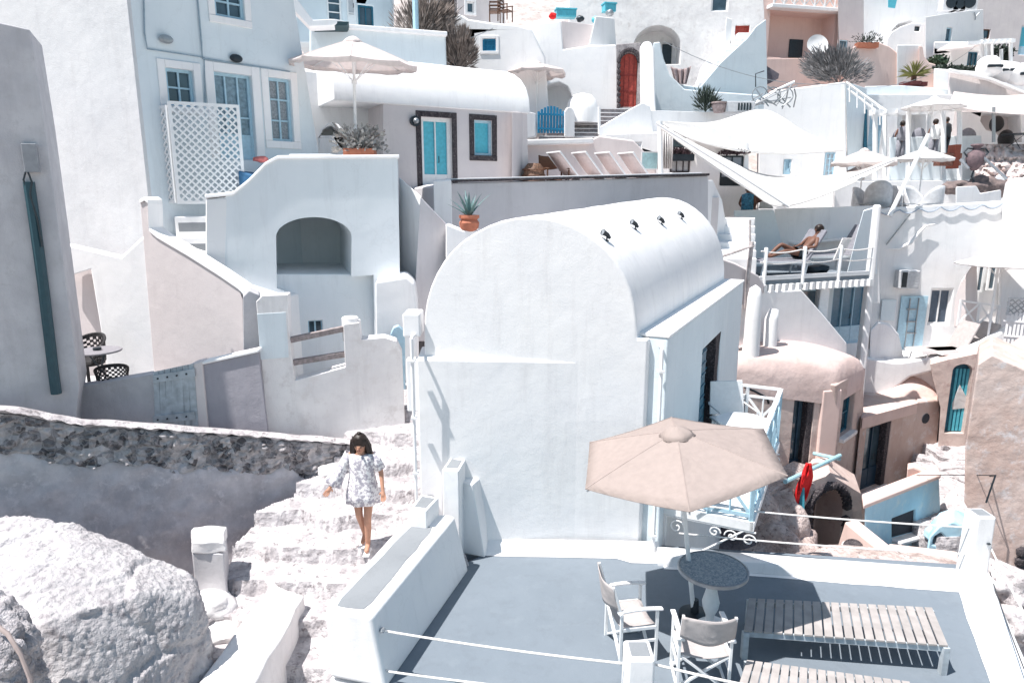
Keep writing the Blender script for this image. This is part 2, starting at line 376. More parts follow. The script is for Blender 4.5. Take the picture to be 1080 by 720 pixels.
# thicker lower front wall with a sloping ledge that dies out to the right
b = bm_new()
uL = ua-.02; uR = gp.uz(612, 380)[0]
hexa(b, [gp.w(uL, -6.5, .16), gp.w(uR, -6.5, -.002), gp.w(uR, -6.5, -.25), gp.w(uL, -6.5, -.25), gp.w(uL, zl, .12), gp.w(uR, zl-.03, -.002), gp.w(uR, zl+.0, -.25), gp.w(uL, zl+.10, -.25)])
part('lower_wall', b, WHITE, rt, bevel=.02)
# side wall with door recess and parapet on top
lp = [pr.w(.0, -8), pr.w(BD, -8), pr.w(BD, z1), pr.w(.0, z1)]
b = bm_new(); sd = -(pr.n)*(.26)
prism(b, lp, sd, [(rloop(pr, dr), -pr.n*.22)])
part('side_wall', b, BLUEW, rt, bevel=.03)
b = bm_new(); pbox(b, pr, -.01, BD, z1+.002, z1+.05, -.45, .02); part('parapet_cap', b, WHITE, rt, bevel=.018)
f = opening(rt, pr, dr, 'door', rec=.2, fm=TEAL, nx=2, nz=3, label='dark blue glazed door')
b = bm_new(); pbox(b, pr, dr[2]-.42, dr[2]-.003, dr[1], dr[3]-.003, -.19, -.02); bmesh.ops.subdivide_edges(b, edges=b.edges, cuts=6, use_grid_fill=True); wobble(b, .03, 7, 2); part('stone_jamb', b, BLKST, rt)
b = bm_new(); du = dr[0]; pbox(b, pr, dr[0]+.02, dr[0]+.42, dr[1]+.05, dr[3]-.05, -.05, -.02)
for k in range(9):
    z = dr[1]+.15+k*.19; pbox(b, pr, dr[0]+.05, dr[0]+.39, z, z+.03, -.02, -.005)
part('shutter', b, TEAL, rt)
# plaster skirting on the terrace
b = bm_new(); 
pts = []
q0 = gp.w(gp.uz(513, 560)[0], FZ, .13); q1 = gp.w(ub, FZ, .08)
for k in range(13):
    t = k/12; q = q0.lerp(q1, t); d = .13+.07*noise.noise(Vector((t*3, 2, 1)))+(.10 if k > 9 else 0)
    q2 = q+gp.n*d
    v = [b.verts.new(q+UP*.16-gp.n*.06), b.verts.new(q+gp.n*.05+UP*.04), b.verts.new(q2+UP*.006), b.verts.new(q-gp.n*.06-UP*.02)]
    if pts:
        for i in range(4): b.faces.new((pts[i], pts[(i+1) % 4], v[(i+1) % 4], v[i]))
    else: b.faces.new(v)
    pts = v
b.faces.new(pts[::-1]); part('skirting', b, WHITE, rt, smooth=True, ang=80)
# downpipes
for nm, (x0, y0), (x1, y1), nn in (('downpipe', (697, 366), (695, 592), .12), ('downpipe', (439, 352), (441, 520), .3)):
    b = bm_new(); p0 = gp.p(x0, y0)+gp.n*nn; p1 = Vector((p0.x, p0.y, gp.uz(x1, y1)[1]))
    tube(b, [p0-gp.n*(.2), p0-gp.n*.05+UP*.02, p0, p1], .022, 8)
    k = p0.z-.3
    while k > p1.z: box(b, p0.x-.035, p0.y-.035, k, p0.x+.035, p0.y+.09, k+.025); k -= .75
    part(nm, b, WHITE, rt, smooth=True)
b = bm_new(); q = gp.p(436, 350); box(b, q.x-.12, q.y-.1, q.z-.05, q.x+.1, q.y+.3, q.z+.25); box(b, q.x-.1, q.y-.08, q.z-1.05, q.x+.06, q.y+.1, q.z-.35); part('gutter_box', b, WHITE, rt, bevel=.02)
# spotlights on the vault
SPG = 'spotlights fixed on the barrel vault'
spl = ['small dark spotlight lowest down the vault, nearest the gable', 'small dark spotlight second from the gable on the white vault', 'small dark spotlight third from the gable on the white vault', 'small dark spotlight farthest back along the white vault']
def spot_proto(loc, label):
    r = root('spotlight', label, 'spotlight', (0, 0, 0), SPG)
    b = bm_new(); tube(b, [(0, 0, -.06), (0, 0, .06)], .014, 6); tube(b, [(0, 0, -.02), (0, 0, 0)], .035, 8); part('bracket', b, METALD, r)
    b = bm_new(); tube(b, [(.05, .03, .03), (.01, 0, .08), (-.06, -.035, .12), (-.075, -.045, .128)], [.025, .036, .045, .052], 12); part('lamp_head', b, METALD, r, smooth=True)
    b = bm_new(); tube(b, [(-.0751, -.045, .1281), (-.077, -.046, .129)], [.044, .044], 12); part('lens', b, METALG, r)
    return r
p0 = None
def vault_hit(px, py):
    best = None; r = ray(px, py)
    for i in range(200):
        t = BD*i/199; prof = dome_ring(t)
        # intersect ray with the section plane at t
        o = gp.w(0, 0)+hd*t; s = o.dot(gp.n)/r.dot(gp.n); q = r*s; rel = q-o; u = rel.dot(gp.u); z = q.z
        for (ua_, za), (ub_, zb) in zip(prof, prof[1:]):
            if ua_ <= u <= ub_:
                zz = za+(zb-za)*(u-ua_)/max(1e-6, ub_-ua_)
                if z <= zz+.005 and i > 0: return q
    return q
for i, (x, y) in enumerate(((640, 254), (670, 242), (698, 237), (719, 231))):
    o = p0 = (spot_proto((0, 0, 0), spl[0]) if i == 0 else copy_tree(p0))
    place(o, vault_hit(x, y)+UP*.01, 0, spl[i], .8)
# ---- terrace slab
def fl(px, py, z=FZ): return VZ(px, py, z)
tl = [fl(395, 735), fl(470, 612), fl(485, 596), fl(560, 582)+Vector((0, .5, 0)), fl(700, 575), fl(1030, 600)+Vector((0,.1,0)), fl(1090, 770), fl(1100, 900), fl(300, 900)]
b = bm_new(); prism(b, tl, Vector((0, 0, -4.5))); solo('terrace_floor', b, DECK, kind='structure', bevel=.0)
# back kerb, right kerb
def kerb(name, pts, wdt, h, label):
    b = bm_new(); prev = None
    N = len(pts)
    for i, (p, o) in enumerate(pts):
        v = [b.verts.new(p+UP*.006), b.verts.new(p+UP*(h*.8)+o*.02), b.verts.new(p+o*.035+UP*h), b.verts.new(p+o*(wdt-.03)+UP*h), b.verts.new(p+o*wdt+UP*(h-.05)), b.verts.new(p+o*wdt-UP*1.5)]
        if prev:
            for k in range(6): b.faces.new((prev[k], prev[(k+1) % 6], v[(k+1) % 6], v[k]))
        else: b.faces.new(v)
        prev = v
    b.faces.new(prev[::-1])
    solo(name, b, WHITE, label, 'kerb', bevel=0, smooth=True, ang=60)
def lerp_pts(a, b_, n, o, wob=.012): 
    return [(a.lerp(b_, k/n)+o*(wob*noise.noise(Vector((k*.7, 3, 0)))), o) for k in range(n+1)]
bk0, bk1 = fl(700, 597), fl(1021, 622)
bo = (Matrix.Rotation(R(90), 3, 'Z') @ (bk1-bk0).normalized())
kerb('terrace_kerb', lerp_pts(bk0-(bk1-bk0)*.02, bk1+(bk1-bk0).normalized()*.3, 16, bo), .30, .13, 'low white kerb along the far edge of the grey terrace')
rk0, rk1 = fl(1015, 618), fl(1058, 735)
ro = -(Matrix.Rotation(R(90), 3, 'Z') @ (rk0-rk1).normalized())
rk1 = rk1+(rk1-rk0)*1.2
kerb('terrace_kerb', lerp_pts(rk1, rk0+(rk0-rk1).normalized()*.25, 14, ro), .30, .125, 'low white kerb down the right edge of the grey terrace')
# painted edge strips
b = bm_new()
for a_, b_, o in ((bk0, bk1, -bo), (rk0, rk1, -ro)):
    prev = None
    for k in range(25):
        t = k/24; p = a_.lerp(b_, t); q = p+o*(.07+.02*noise.noise(Vector((t*9, 1, 7)))); v = (b.verts.new(p+UP*.004+UP*(.001 if o is not None and a_ is rk0 else 0)), b.verts.new(q+UP*.004+UP*(.001 if a_ is rk0 else 0)))
        if prev: b.faces.new((prev[0], prev[1], v[1], v[0]))
        prev = v
solo('painted_edge_line', b, WHITE, kind='structure')
# planter / bench wall on the left
pz = -3.94
T = [VZ(342, 641, pz), VZ(392, 650, pz), VZ(480, 543, pz), VZ(436, 538, pz)]
rt = root('planter_wall', 'long white masonry bench wall with a grey painted top beside the steps', 'wall', T[0].lerp(T[2], .5)*1)
b = bm_new(); bt = [Vector((p.x, p.y, -7)) for p in T]
bt = [Vector((p.x, p.y, FZ-.02)) for p in T]; bt[1] = bt[1]+Vector((.12, -.03, 0)); bt[2] = bt[2]+Vector((.17, 0, 0))
hexa(b, bt+T)
part('wall_body', b, WHITE, rt, bevel=.05, seg=4)
b = bm_new(); hexa(b, [Vector((p.x, p.y, -7)) for p in bt]+[p+(sum(bt, Vector())/4-p)*.02-UP*.03 for p in bt]); part('footing', b, WHITE, rt)
b = bm_new(); I = [VZ(353, 638, pz), VZ(386, 643, pz), VZ(457, 557, pz), VZ(437, 551, pz)]
cen = sum(I, Vector())/4
lp = []
for i in range(4):
    a_, b_ = I[i], I[(i+1) % 4]
    for k in range(8):
        t = .07+.86*k/7; q = a_.lerp(b_, t); q += Vector((noise.noise(q*4), noise.noise(q*4+Vector((3, 3, 3))), 0))*.02; lp.append(Vector((q.x, q.y, pz+.006)))
prism(b, lp, Vector((0, 0, -.05))); part('painted_top', b, GRYCAP, rt)
b = bm_new(); c = VZ(447, 536, pz)
def blockz(b, quad, z0, z1, ang=0):
    hexa(b, [Vector((p.x, p.y, z0)) for p in quad]+[Vector((p.x, p.y, z1)) for p in quad])
tz = -3.70
Q = [VZ(433, 536, tz), VZ(450, 538, tz), VZ(463, 524, tz), VZ(444, 521, tz)]
blockz(b, Q, pz-.1, tz); part('end_block', b, WHITE, rt, bevel=.02)
b = bm_new(); c = sum(Q, Vector())/4; blockz(b, [c+(q-c)*.72 for q in Q], tz-.01, tz+.006); part('block_top', b, GRYCAP, rt, bevel=.004)
for y in (664, 705):
    b = bm_new(); pp = Pl(T[1], T[2]).p(397, y)+Vector((.06, 0, 0)); lathe(b, [(.02, -.02), (.035, 0), (.02, .02)], pp, 8)
    tube(b, [pp+Vector((-.05, .02, 0)), pp+Vector((.05, -.02, 0))], .008, 6); part('rope_eye', b, METALG, rt)
EYE = [Pl(T[1], T[2]).p(398, y)+Vector((.1, -.02, 0)) for y in (664, 706)]
# gate post with stepped back, chain
rt = root('gate_post', 'stepped white gate post with grey cap and hanging chain at the house corner', 'post', fl(495, 590))
z2 = -3.40
Q = [VZ(466, 495, z2), VZ(484, 496, z2), VZ(491, 484, z2), VZ(475, 482, z2)]
b = bm_new(); Qb = [q.copy() for q in Q]; blockz(b, Qb, -7, z2); part('post_body', b, WHITE, rt, bevel=.02)
b = bm_new(); c = sum(Q, Vector())/4; blockz(b, [c+(q-c)*.7 for q in Q], z2-.01, z2+.006); part('post_cap', b, GRYCAP, rt, bevel=.004)
z3 = z2-.27
Q = [VZ(484, 507, z3), VZ(498, 511, z3), VZ(513, 498, z3), VZ(493, 494, z3)]
c = [Vector((q.x, q.y, FZ)) for q in Q]; c[0] -= gp.n*-.02; c[1] += Vector((.16, -.02, 0)); c[2] += Vector((.08, 0, 0))
b = bm_new(); hexa(b, c+Q); part('buttress', b, WHITE, rt, bevel=.02)
b = bm_new(); h0 = V(479, 527, Q[0].y-.12); 
def chain(b, a_, b_, sag, n=22, r=.006):
    for k in range(n):
        t = k/(n-1); q = a_.lerp(b_, t)-UP*(sag*4*t*(1-t)); t2 = min(1, t+.02); d = ((a_.lerp(b_, t2)-UP*(sag*4*t2*(1-t2)))-q)
        d = d.normalized() if d.length > 1e-6 else UP
        s = Vector((0, 1, 0)) if k % 2 else Vector((1, 0, 0)); s = (s-d*s.dot(d)).normalized()
        ring = [q+d*(.022*math.cos(th))+s*(.012*math.sin(th)) for th in [i*math.pi/4 for i in range(9)]]
        tube(b, ring, r, 4, cap=False)
chain(b, h0, h0+Vector((.05, -.02, -.12)), .30, 26); part('chain', b, METALG, rt, label='grey chain hanging in a loop')
# posts on the terrace edge
def post(px, py, zt_, w_, d_, label, cap=True, lean=0, holes=()):
    c = VZ(px, py, zt_); rt = root('rope_post', label, 'post', (c.x, c.y, FZ))
    b = bm_new(); hexa(b, [Vector((c.x+sx*w_*1.08, c.y+sy*d_, FZ-.3)) for sx, sy in ((-.5, -.5), (.5, -.5), (.5, .5), (-.5, .5))]+[Vector((c.x+sx*w_, c.y+sy*d_, zt_)) for sx, sy in ((-.5, -.5), (.5, -.5), (.5, .5), (-.5, .5))])
    part('post_body', b, WHITE, rt, bevel=.03, seg=4)
    b = bm_new(); box(b, c.x-w_*.36, c.y-d_*.36, zt_-.02, c.x+w_*.36, c.y+d_*.36, zt_+.006); part('post_cap', b, GRYCAP, rt, bevel=.02)
    return c, rt
PA, _ = post(674, 684, -3.9, .24, .28, 'short white rope post with grey top nearest the camera')
PB, rtb = post(1034, 540, -3.82, .235, .26, 'tall white rope post at the far right corner of the terrace')
for dz in (.35, .95):
    b = bm_new(); lathe(b, [(.018, -.01), (.026, 0), (.018, .01)], (PB.x+.06, PB.y-.135, PB.z-dz), 8); part('rope_eye', b, METALD, rtb)
def rope(a_, b_, sag, label, r=.011, n=14, mat=ROPE, cat='rope', name='rope', group='ropes strung round the terrace'):
    b = bm_new(); tube(b, [a_.lerp(b_, k/n)-UP*(sag*4*(k/n)*(1-k/n)) for k in range(n+1)], r, 6); return solo(name, b, mat, label, cat, group, smooth=True)
PAt = Vector((PA.x-.13, PA.y, FZ+.0))
rope(EYE[0], V(656, 699, PA.y), .02, 'upper near rope from the bench wall to the front post')
rope(EYE[1], V(656, 735, PA.y), .02, 'lower near rope from the bench wall dipping out of frame')
rope(V(690, 700, PA.y), V(960, 752, 4.0), .03, 'near rope leaving the front post towards the right past the director chair')
rope(V(730, 532, 8.4), V(1024, 556, PB.y-.02), .03, 'upper far rope from the house corner to the right post')
rope(V(716, 562, 8.25), V(1024, 584, PB.y-.02), .03, 'lower far rope from the house corner to the right post')
rope(V(1044, 575, PB.y), V(1100, 680, 5.2), .03, 'upper rope running from the corner post down the right edge')
rope(V(1044, 603, PB.y), V(1090, 730, 5.2), .03, 'lower thin wire running from the corner post down the right edge', r=.006, mat=METALD)
# ---- parasol
def parasol(label, loc, r, h, drop, mat, n=8, tilt=(0, 0), rot=0, val=.12, name='parasol', pole_r=.022, ribs=True, group=None, polemat=WPAINT, wave=0, base=True, top=True, polelen=None):
    """loc: foot of the pole; h: height of the canopy's apex above it"""
    rt = root(name, label, 'parasol', loc, group); L = Vector(loc)
    tm = Matrix.Rotation(tilt[0], 3, 'Y') @ Matrix.Rotation(tilt[1], 3, 'X')
    W = lambda p: L+tm @ Vector(p)
    b = bm_new(); tube(b, [W((0, 0, -.0)), W((0, 0, h-.03))], pole_r, 10); part('pole', b, polemat, rt, smooth=True)
    b = bm_new(); NR = 7; apex = W((0, 0, h)); rows = []
    for j in range(NR+1):
        s = .03+(1-.03)*j/NR; row = []
        for k in range(n*4):
            a = rot+2*math.pi*k/(n*4); f = (k % 4)/4
            cut = math.cos(math.pi/n)/math.cos((f-.5)*2*math.pi/n)      # straight side between ribs
            cut = 1+(cut-1)
            sagm = .05*r*s*(1-abs(2*f-1)**2)*(0 if k % 4 == 0 else 1)
            row.append(b.verts.new(W((r*s*cut*math.cos(a), r*s*cut*math.sin(a), h-drop*(s**1.12)-sagm*.35))))
        rows.append(row)
    if val:
        row = []
        for k in range(n*4):
            p = rows[-1][k].co; a = rot+2*math.pi*k/(n*4); wv = wave*math.sin(k*1.7)
            row.append(b.verts.new(p-UP*(val*(1 if k % 4 == 0 else .8+wv))-Vector((math.cos(a), math.sin(a), 0))*.01))
        rows.append(row)
    for p_, q in zip(rows, rows[1:]):
        for k in range(n*4): b.faces.new((p_[k], p_[(k+1) % (n*4)], q[(k+1) % (n*4)], q[k]))
    b.faces.new(rows[0])
    o = part('canopy', b, mat, rt, smooth=True, ang=7); s = o.modifiers.new('cloth_thickness', 'SOLIDIFY'); s.thickness = .006; s.offset = -1
    b = bm_new()
    for k in range(n):
        a = rot+2*math.pi*k/n; tube(b, [W((r*s_*math.cos(a), r*s_*math.sin(a), h-drop*(s_**1.12)+.004)) for s_ in (.05, .3, .6, .85, 1.0)], .008, 5)
    for j in range(n): pass
    part('seams', b, mat, rt)
    if top:
        b = bm_new(); rows = []
        for j in range(4):
            s = j/3; row = []
            for k in range(n*3):
                a = rot+2*math.pi*k/(n*3); row.append(b.verts.new(W((r*.17*s*math.cos(a)+.0001*math.cos(a), r*.17*s*math.sin(a)+.0001*math.sin(a), h+.07-(.075+drop*.13)*s**1.6+.015*s*math.sin(k*2.1)))))
            rows.append(row)
        for p_, q in zip(rows, rows[1:]):
            for k in range(n*3): b.faces.new((p_[k], p_[(k+1) % (n*3)], q[(k+1) % (n*3)], q[k]))
        o = part('vent_cap', b, mat, rt, smooth=True, ang=60); s = o.modifiers.new('cloth_thickness', 'SOLIDIFY'); s.thickness = .005
    if ribs:
        b = bm_new(); 
        for k in range(n):
            a = rot+2*math.pi*k/n; tube(b, [W((0, 0, h-.06)), W((r*.99*math.cos(a), r*.99*math.sin(a), h-drop-.03))], .009, 5)
            tube(b, [W((0, 0, h-drop-.35)), W((r*.5*math.cos(a), r*.5*math.sin(a), h-drop*.5-.04))], .008, 5)
        tube(b, [W((0, 0, h-drop-.38)), W((0, 0, h-drop-.3))], pole_r*1.8, 8)
        part('ribs', b, polemat, rt)
    return rt
foot = fl(732, 650); apx = V(711, 449, foot.y-.02)
hh = apx.z-FZ; tl_ = math.atan2(apx.x-foot.x, hh); Ld = math.hypot(hh, apx.x-foot.x)
rt = parasol('large cream parasol with exposed vent cap shading the round terrace table', foot, 1.13, Ld-.03, .30, CANV, n=6, rot=R(-99), tilt=(tl_, R(3)), val=0, pole_r=.026)
b = bm_new(); lathe(b, [(.17, 0), (.17, .05), (.05, .07), (.04, .22), (.03, .22)], foot, 20); part('parasol_foot', b, METALD, rt, smooth=True)
# ---- round mosaic table
mos = D.materials.new('mosaic_top'); mos.use_nodes = True; nt = mos.node_tree; bb = nt.nodes['Principled BSDF']
tc = _n(nt, 'ShaderNodeTexCoord'); vo = _n(nt, 'ShaderNodeTexVoronoi'); vo.inputs['Scale'].default_value = 60; nt.links.new(tc.outputs['Object'], vo.inputs['Vector'])
cr = _n(nt, 'ShaderNodeValToRGB'); cr.color_ramp.elements[0].color = (.09, .14, .18, 1); cr.color_ramp.elements[1].color = (.34, .39, .42, 1); nt.links.new(vo.outputs['Color'], cr.inputs['Fac']); nt.links.new(cr.outputs['Color'], bb.inputs['Base Color']); bb.inputs['Roughness'].default_value = .45
tcn = VZ(752, 600, FZ+.72)
rt = root('bistro_table', 'round mosaic top pedestal table under the big cream parasol', 'table', (tcn.x, tcn.y, FZ))
b = bm_new(); lathe(b, [(.0, .70), (.365, .70), (.365, .725), (.35, .735), (0, .735)], (tcn.x, tcn.y, FZ), 40); part('table_top', b, mos, rt, smooth=True, ang=30)
b = bm_new(); lathe(b, [(.366, .70), (.376, .70), (.376, .736), (.36, .739), (.36, .73)], (tcn.x, tcn.y, FZ), 40); part('rim', b, METALG, rt, smooth=True, ang=30)
b = bm_new(); lathe(b, [(.22, 0), (.22, .03), (.12, .06), (.05, .10), (.045, .16), (.085, .26), (.095, .33), (.065, .45), (.04, .58), (.05, .64), (.12, .68), (.14, .695)], (tcn.x, tcn.y, FZ), 24); part('pedestal', b, WPAINT, rt, smooth=True)
# ---- director chairs
def director(label, canvas, frame, group, nm='director_chair'):
    r = root(nm, label, 'chair', (0, 0, 0), group)      # faces +Y
    for s in (-1, 1):
        b = bm_new(); x = s*.27
        bar(b, (x, .20, .0), (x, .20, .63), .03, .035, Vector((0, 1, 0))); bar(b, (x, -.22, .0), (x, -.22, .62), .03, .035, Vector((0, 1, 0)))
        bar(b, (x, -.22, .02), (x, .20, .02), .028, .03); bar(b, (x, -.22, .27), (x, .20, .27), .024, .035); bar(b, (x, -.22, .435), (x, .20, .435), .03, .04)
        part('side_frame', b, frame, r, bevel=.004)
        b = bm_new(); n = 6
        for k in range(n):
            t0, t1 = k/n, (k+1)/n; f = lambda t: Vector((x, -.27+.53*t, .655+.02*math.sin(t*math.pi)))
            bar(b, f(t0), f(t1)+Vector((0, .001, 0)), .055, .025)
        part('armrest', b, frame, r, bevel=.006)
        b = bm_new(); bar(b, (x, -.22, .60), (x*.99, -.33, .98), .028, .03, Vector((0, 1, 0))); tube(b, [(x-.045*s, -.235, .64), (x+.04*s, -.235, .64)], .022, 8); part('back_post', b, frame, r, bevel=.004)
    for y0 in (.16, -.20):
        b = bm_new(); bar(b, (-.26, y0+.01, .03), (.26, y0+.01, .43), .022, .034, Vector((0, 1, 0))); bar(b, (.26, y0-.011, .03), (-.26, y0-.011, .43), .022, .034, Vector((0, 1, 0)))
        part('crossed_legs', b, frame, r)
    for nm2, y0, y1, z0, z1 in (('seat', -.21, .20, .45, .45),):
        b = bm_new(); g = []
        for j in range(7):
            row = []
            for i in range(11):
                u = i/10; v = j/6; row.append(b.verts.new((-.265+.53*u, y0+(y1-y0)*v, .455-.05*math.sin(math.pi*u)-.01*math.sin(math.pi*v))))
            g.append(row)
        for j in range(6):
            for i in range(10): b.faces.new((g[j][i], g[j][i+1], g[j+1][i+1], g[j+1][i]))
        o = part('seat', b, canvas, r, smooth=True); o.modifiers.new('th', 'SOLIDIFY').thickness = .008
    b = bm_new(); g = []
    for j in range(9):
        row = []
        for i in range(13):
            u = i/12; v = j/8; z = .70+.28*v; bow = -.07*math.sin(math.pi*u)*(1-.3*v)
            zz = z-(1-v)*.05*math.sin(math.pi*u)-.02*v*math.sin(math.pi*u)
            row.append(b.verts.new((-.285+.57*u, -.25-.08*(z-.62)/.36-.012+bow+.006*math.sin(u*9+v*5), zz)))
        g.append(row)
    for j in range(8):
        for i in range(12): b.faces.new((g[j][i], g[j][i+1], g[j+1][i+1], g[j+1][i]))
    o = part('backrest', b, canvas, r, smooth=True); o.modifiers.new('th', 'SOLIDIFY').thickness = .008
    return r
dc = director('white framed director chair with taupe sling, side on left of the parasol pole', SLING, WPAINT, 'director chairs on the terrace')
c1 = fl(665, 682); place(dc, (c1.x, c1.y, FZ), R(-80), s=.9)
d2 = copy_tree(dc); c2 = fl(736, 713); place(d2, (c2.x, c2.y-.02, FZ), R(-4), 'white framed director chair with its back to the camera', .9)
# ---- slatted daybeds
def daybed(label, P4, ztop, nsl, rows=1):
    """P4: four top corners (near-left, near-right, far-right, far-left)"""
    c = sum(P4, Vector())/4; rt = root('slatted_bench', label, 'bench', (c.x, c.y, FZ), 'low slatted benches on the terrace')
    nl, nr, fr, flt = P4
    for k in range(nsl):
        b = bm_new(); t0 = k/nsl+.0045; t1 = (k+1)/nsl-.0045
        a, b_, c_, d_ = nl.lerp(nr, t0), nl.lerp(nr, t1), flt.lerp(fr, t1), flt.lerp(fr, t0)
        q = [a, b_, c_, d_]; hexa(b, [p-UP*.022 for p in q]+q); part('slat', b, SLATM, rt, bevel=.003, seg=2)
    b = bm_new(); ins = .05
    for a, b_ in ((nl, nr), (flt, fr)):
        iw = (flt-nl).normalized()*(.03 if a is nl else -.03); bar(b, a+iw-UP*.055, b_+iw-UP*.055, .03, .06)
    for a, b_ in ((nl, flt), (nr, fr)):
        iw = (nr-nl).normalized()*(.02 if a is nl else -.02); bar(b, a+iw-UP*.0555+(b_-a).normalized()*.05, b_+iw-UP*.0555-(b_-a).normalized()*.05, .03, .055)
    part('frame', b, METALG if False else PBLUE2, rt)
    for p in (nl, nr, fr, flt):
        q = c+(p-c)*.975; b = bm_new(); box(b, q.x-.03, q.y-.03, FZ+.001, q.x+.03, q.y+.03, ztop-.026); part('leg', b, PBLUE2, rt)
    return rt
bz = FZ+.33
daybed('low slatted bench lying half in the parasol shade', [VZ(784, 664, bz), VZ(1001, 680, bz), VZ(984, 640, bz), VZ(789, 630, bz)], bz, 20)
daybed('low slatted bench cut by the bottom edge of the picture', [VZ(772, 740, bz), VZ(985, 775, bz), VZ(960, 718, bz), VZ(787, 695, bz)], bz, 18)
# ---- balcony on the house's shaded side
bz0 = -4.12
rt = root('balcony', 'white slatted balcony with pale blue railing hung on the house side', 'balcony', pr.w(2.0, bz0))
u0b, u1b = 0.25, 3.5; wdt = 1.12
N = pr.n
b = bm_new(); 
k = 0
while u0b+k*.12 < u1b: pbox(b, pr, u0b+k*.12, u0b+k*.12+.10, bz0-.03, bz0, .0, wdt); k += 1
part('deck_boards', b, WPAINT, rt)
b = bm_new(); pbox(b, pr, u0b-.04, u0b, bz0-.12, bz0+.005, 0, wdt+.04); pbox(b, pr, u0b-.04, u1b, bz0-.121, bz0+.006, wdt, wdt+.05); pbox(b, pr, u1b, u1b+.04, bz0-.12, bz0+.004, 0, wdt+.05)
for uu in (u0b+.6, u0b+1.5, u0b+2.3): pbox(b, pr, uu, uu+.05, bz0-.1, bz0-.031, 0, wdt)
part('edge_beam', b, WPAINT, rt)
def railing_panel(pt0, pt1, h, mat, capmat, xs=3, i0=0):
    d = pt1-pt0; b = bm_new(); n = xs
    bar(b, pt0+UP*.08, pt1+UP*.08, .035, .05); bar(b, pt0+UP*(h-.16), pt1+UP*(h-.16), .03, .04)
    for i in range(n):
        a = pt0+d*(i/n); c = pt0+d*((i+1)/n)
        bar(b, a+UP*.08, c+UP*(h-.16), .022, .04); bar(b, a+UP*(h-.16)+N*.001, c+UP*.081, .020, .04); m_ = (a+c)/2
        bar(b, m_+UP*.08, m_+UP*(h-.16), .018, .035, Vector((0, 1, 0)))
    for i in range(i0, n+1): bar(b, pt0+d*(i/n), pt0+d*(i/n)+UP*h, .05, .05, Vector((0, 1, 0)))
    o = part('railing_panel', b, mat, rt)
    b = bm_new(); bar(b, pt0+UP*(h+.015), pt1+UP*(h+.015), .07, .035); part('handrail', b, capmat, o)
H = .92
railing_panel(pr.w(u0b, bz0, .05), pr.w(u0b, bz0, wdt), H, PALEB, WPAINT, 2)
railing_panel(pr.w(u0b, bz0, wdt), pr.w(u1b, bz0, wdt), H, PALEB, WPAINT, 4, 1)
railing_panel(pr.w(u1b, bz0, wdt), pr.w(u1b, bz0, .05), H, WPAINT, WPAINT, 2, 1)
# scroll brackets
def scroll(b, c, r0, turns, pl, sgn=1, rr=.011):
    pts = []
    for k in range(26):
        t = k/25; a = turns*2*math.pi*t; r = r0*(1-t*.85); pts.append(pl.w(c[0]+sgn*r*math.cos(a), c[1]+r*math.sin(a), 0))
    tube(b, pts, rr, 6)
for uu in (u0b-.02, u1b-.2):
    pq = Pl(pr.w(uu, 0, 0), pr.w(uu, 0, 1)); b = bm_new()
    sgn = 1 if (pq.u.dot(N) > 0) else -1
    o0 = (pr.w(uu, 0, 0)-pq.a).dot(pq.u)
    tube(b, [pq.w(o0+sgn*.04, bz0-.95), pq.w(o0+sgn*1.05, bz0-.14)], .014, 6)
    tube(b, [pq.w(o0+sgn*.03, bz0-.13), pq.w(o0+sgn*.03, bz0-1.0)], .014, 6); tube(b, [pq.w(o0+sgn*.03, bz0-.14), pq.w(o0+sgn*1.2, bz0-.14)], .014, 6)
    for cx, cz, r_, s2 in ((.18, -.28, .11, 1), (.14, -.84, .10, 1), (.9, -.25, .09, -1), (1.12, -.26, .09, 1), (.68, -.24, .08, 1)):
        scroll(b, (o0+sgn*cx, bz0+cz), r_, 1.3, pq, s2)
    part('scroll_bracket', b, WPAINT, rt, smooth=True)
# balcony table + chair
def bistro(label, c, zf, r, h, mat, matl, grp=None, name='cafe_table'):
    rt = root(name, label, 'table', (c.x, c.y, zf), grp)
    b = bm_new(); lathe(b, [(0, h-.025), (r, h-.025), (r+.005, h-.012), (r, h), (0, h)], (c.x, c.y, zf), 32); part('table_top', b, mat, rt, smooth=True, ang=30)
    for a in (0, 1, 2):
        b = bm_new(); an = a*2.094+.4; tube(b, [Vector((c.x+math.cos(an)*r*.75, c.y+math.sin(an)*r*.75, zf+.01)), Vector((c.x+math.cos(an)*.03, c.y+math.sin(an)*.03, zf+h*.5)), Vector((c.x-math.cos(an)*r*.5, c.y-math.sin(an)*r*.5, zf+h-.03))], .012, 6); part('leg', b, matl, rt, smooth=True)
    return rt
tb = VZ(784, 443, bz0+.74)
bistro('small round white table on the blue railed balcony', tb, bz0, .40, .74, WPAINT, METALG)
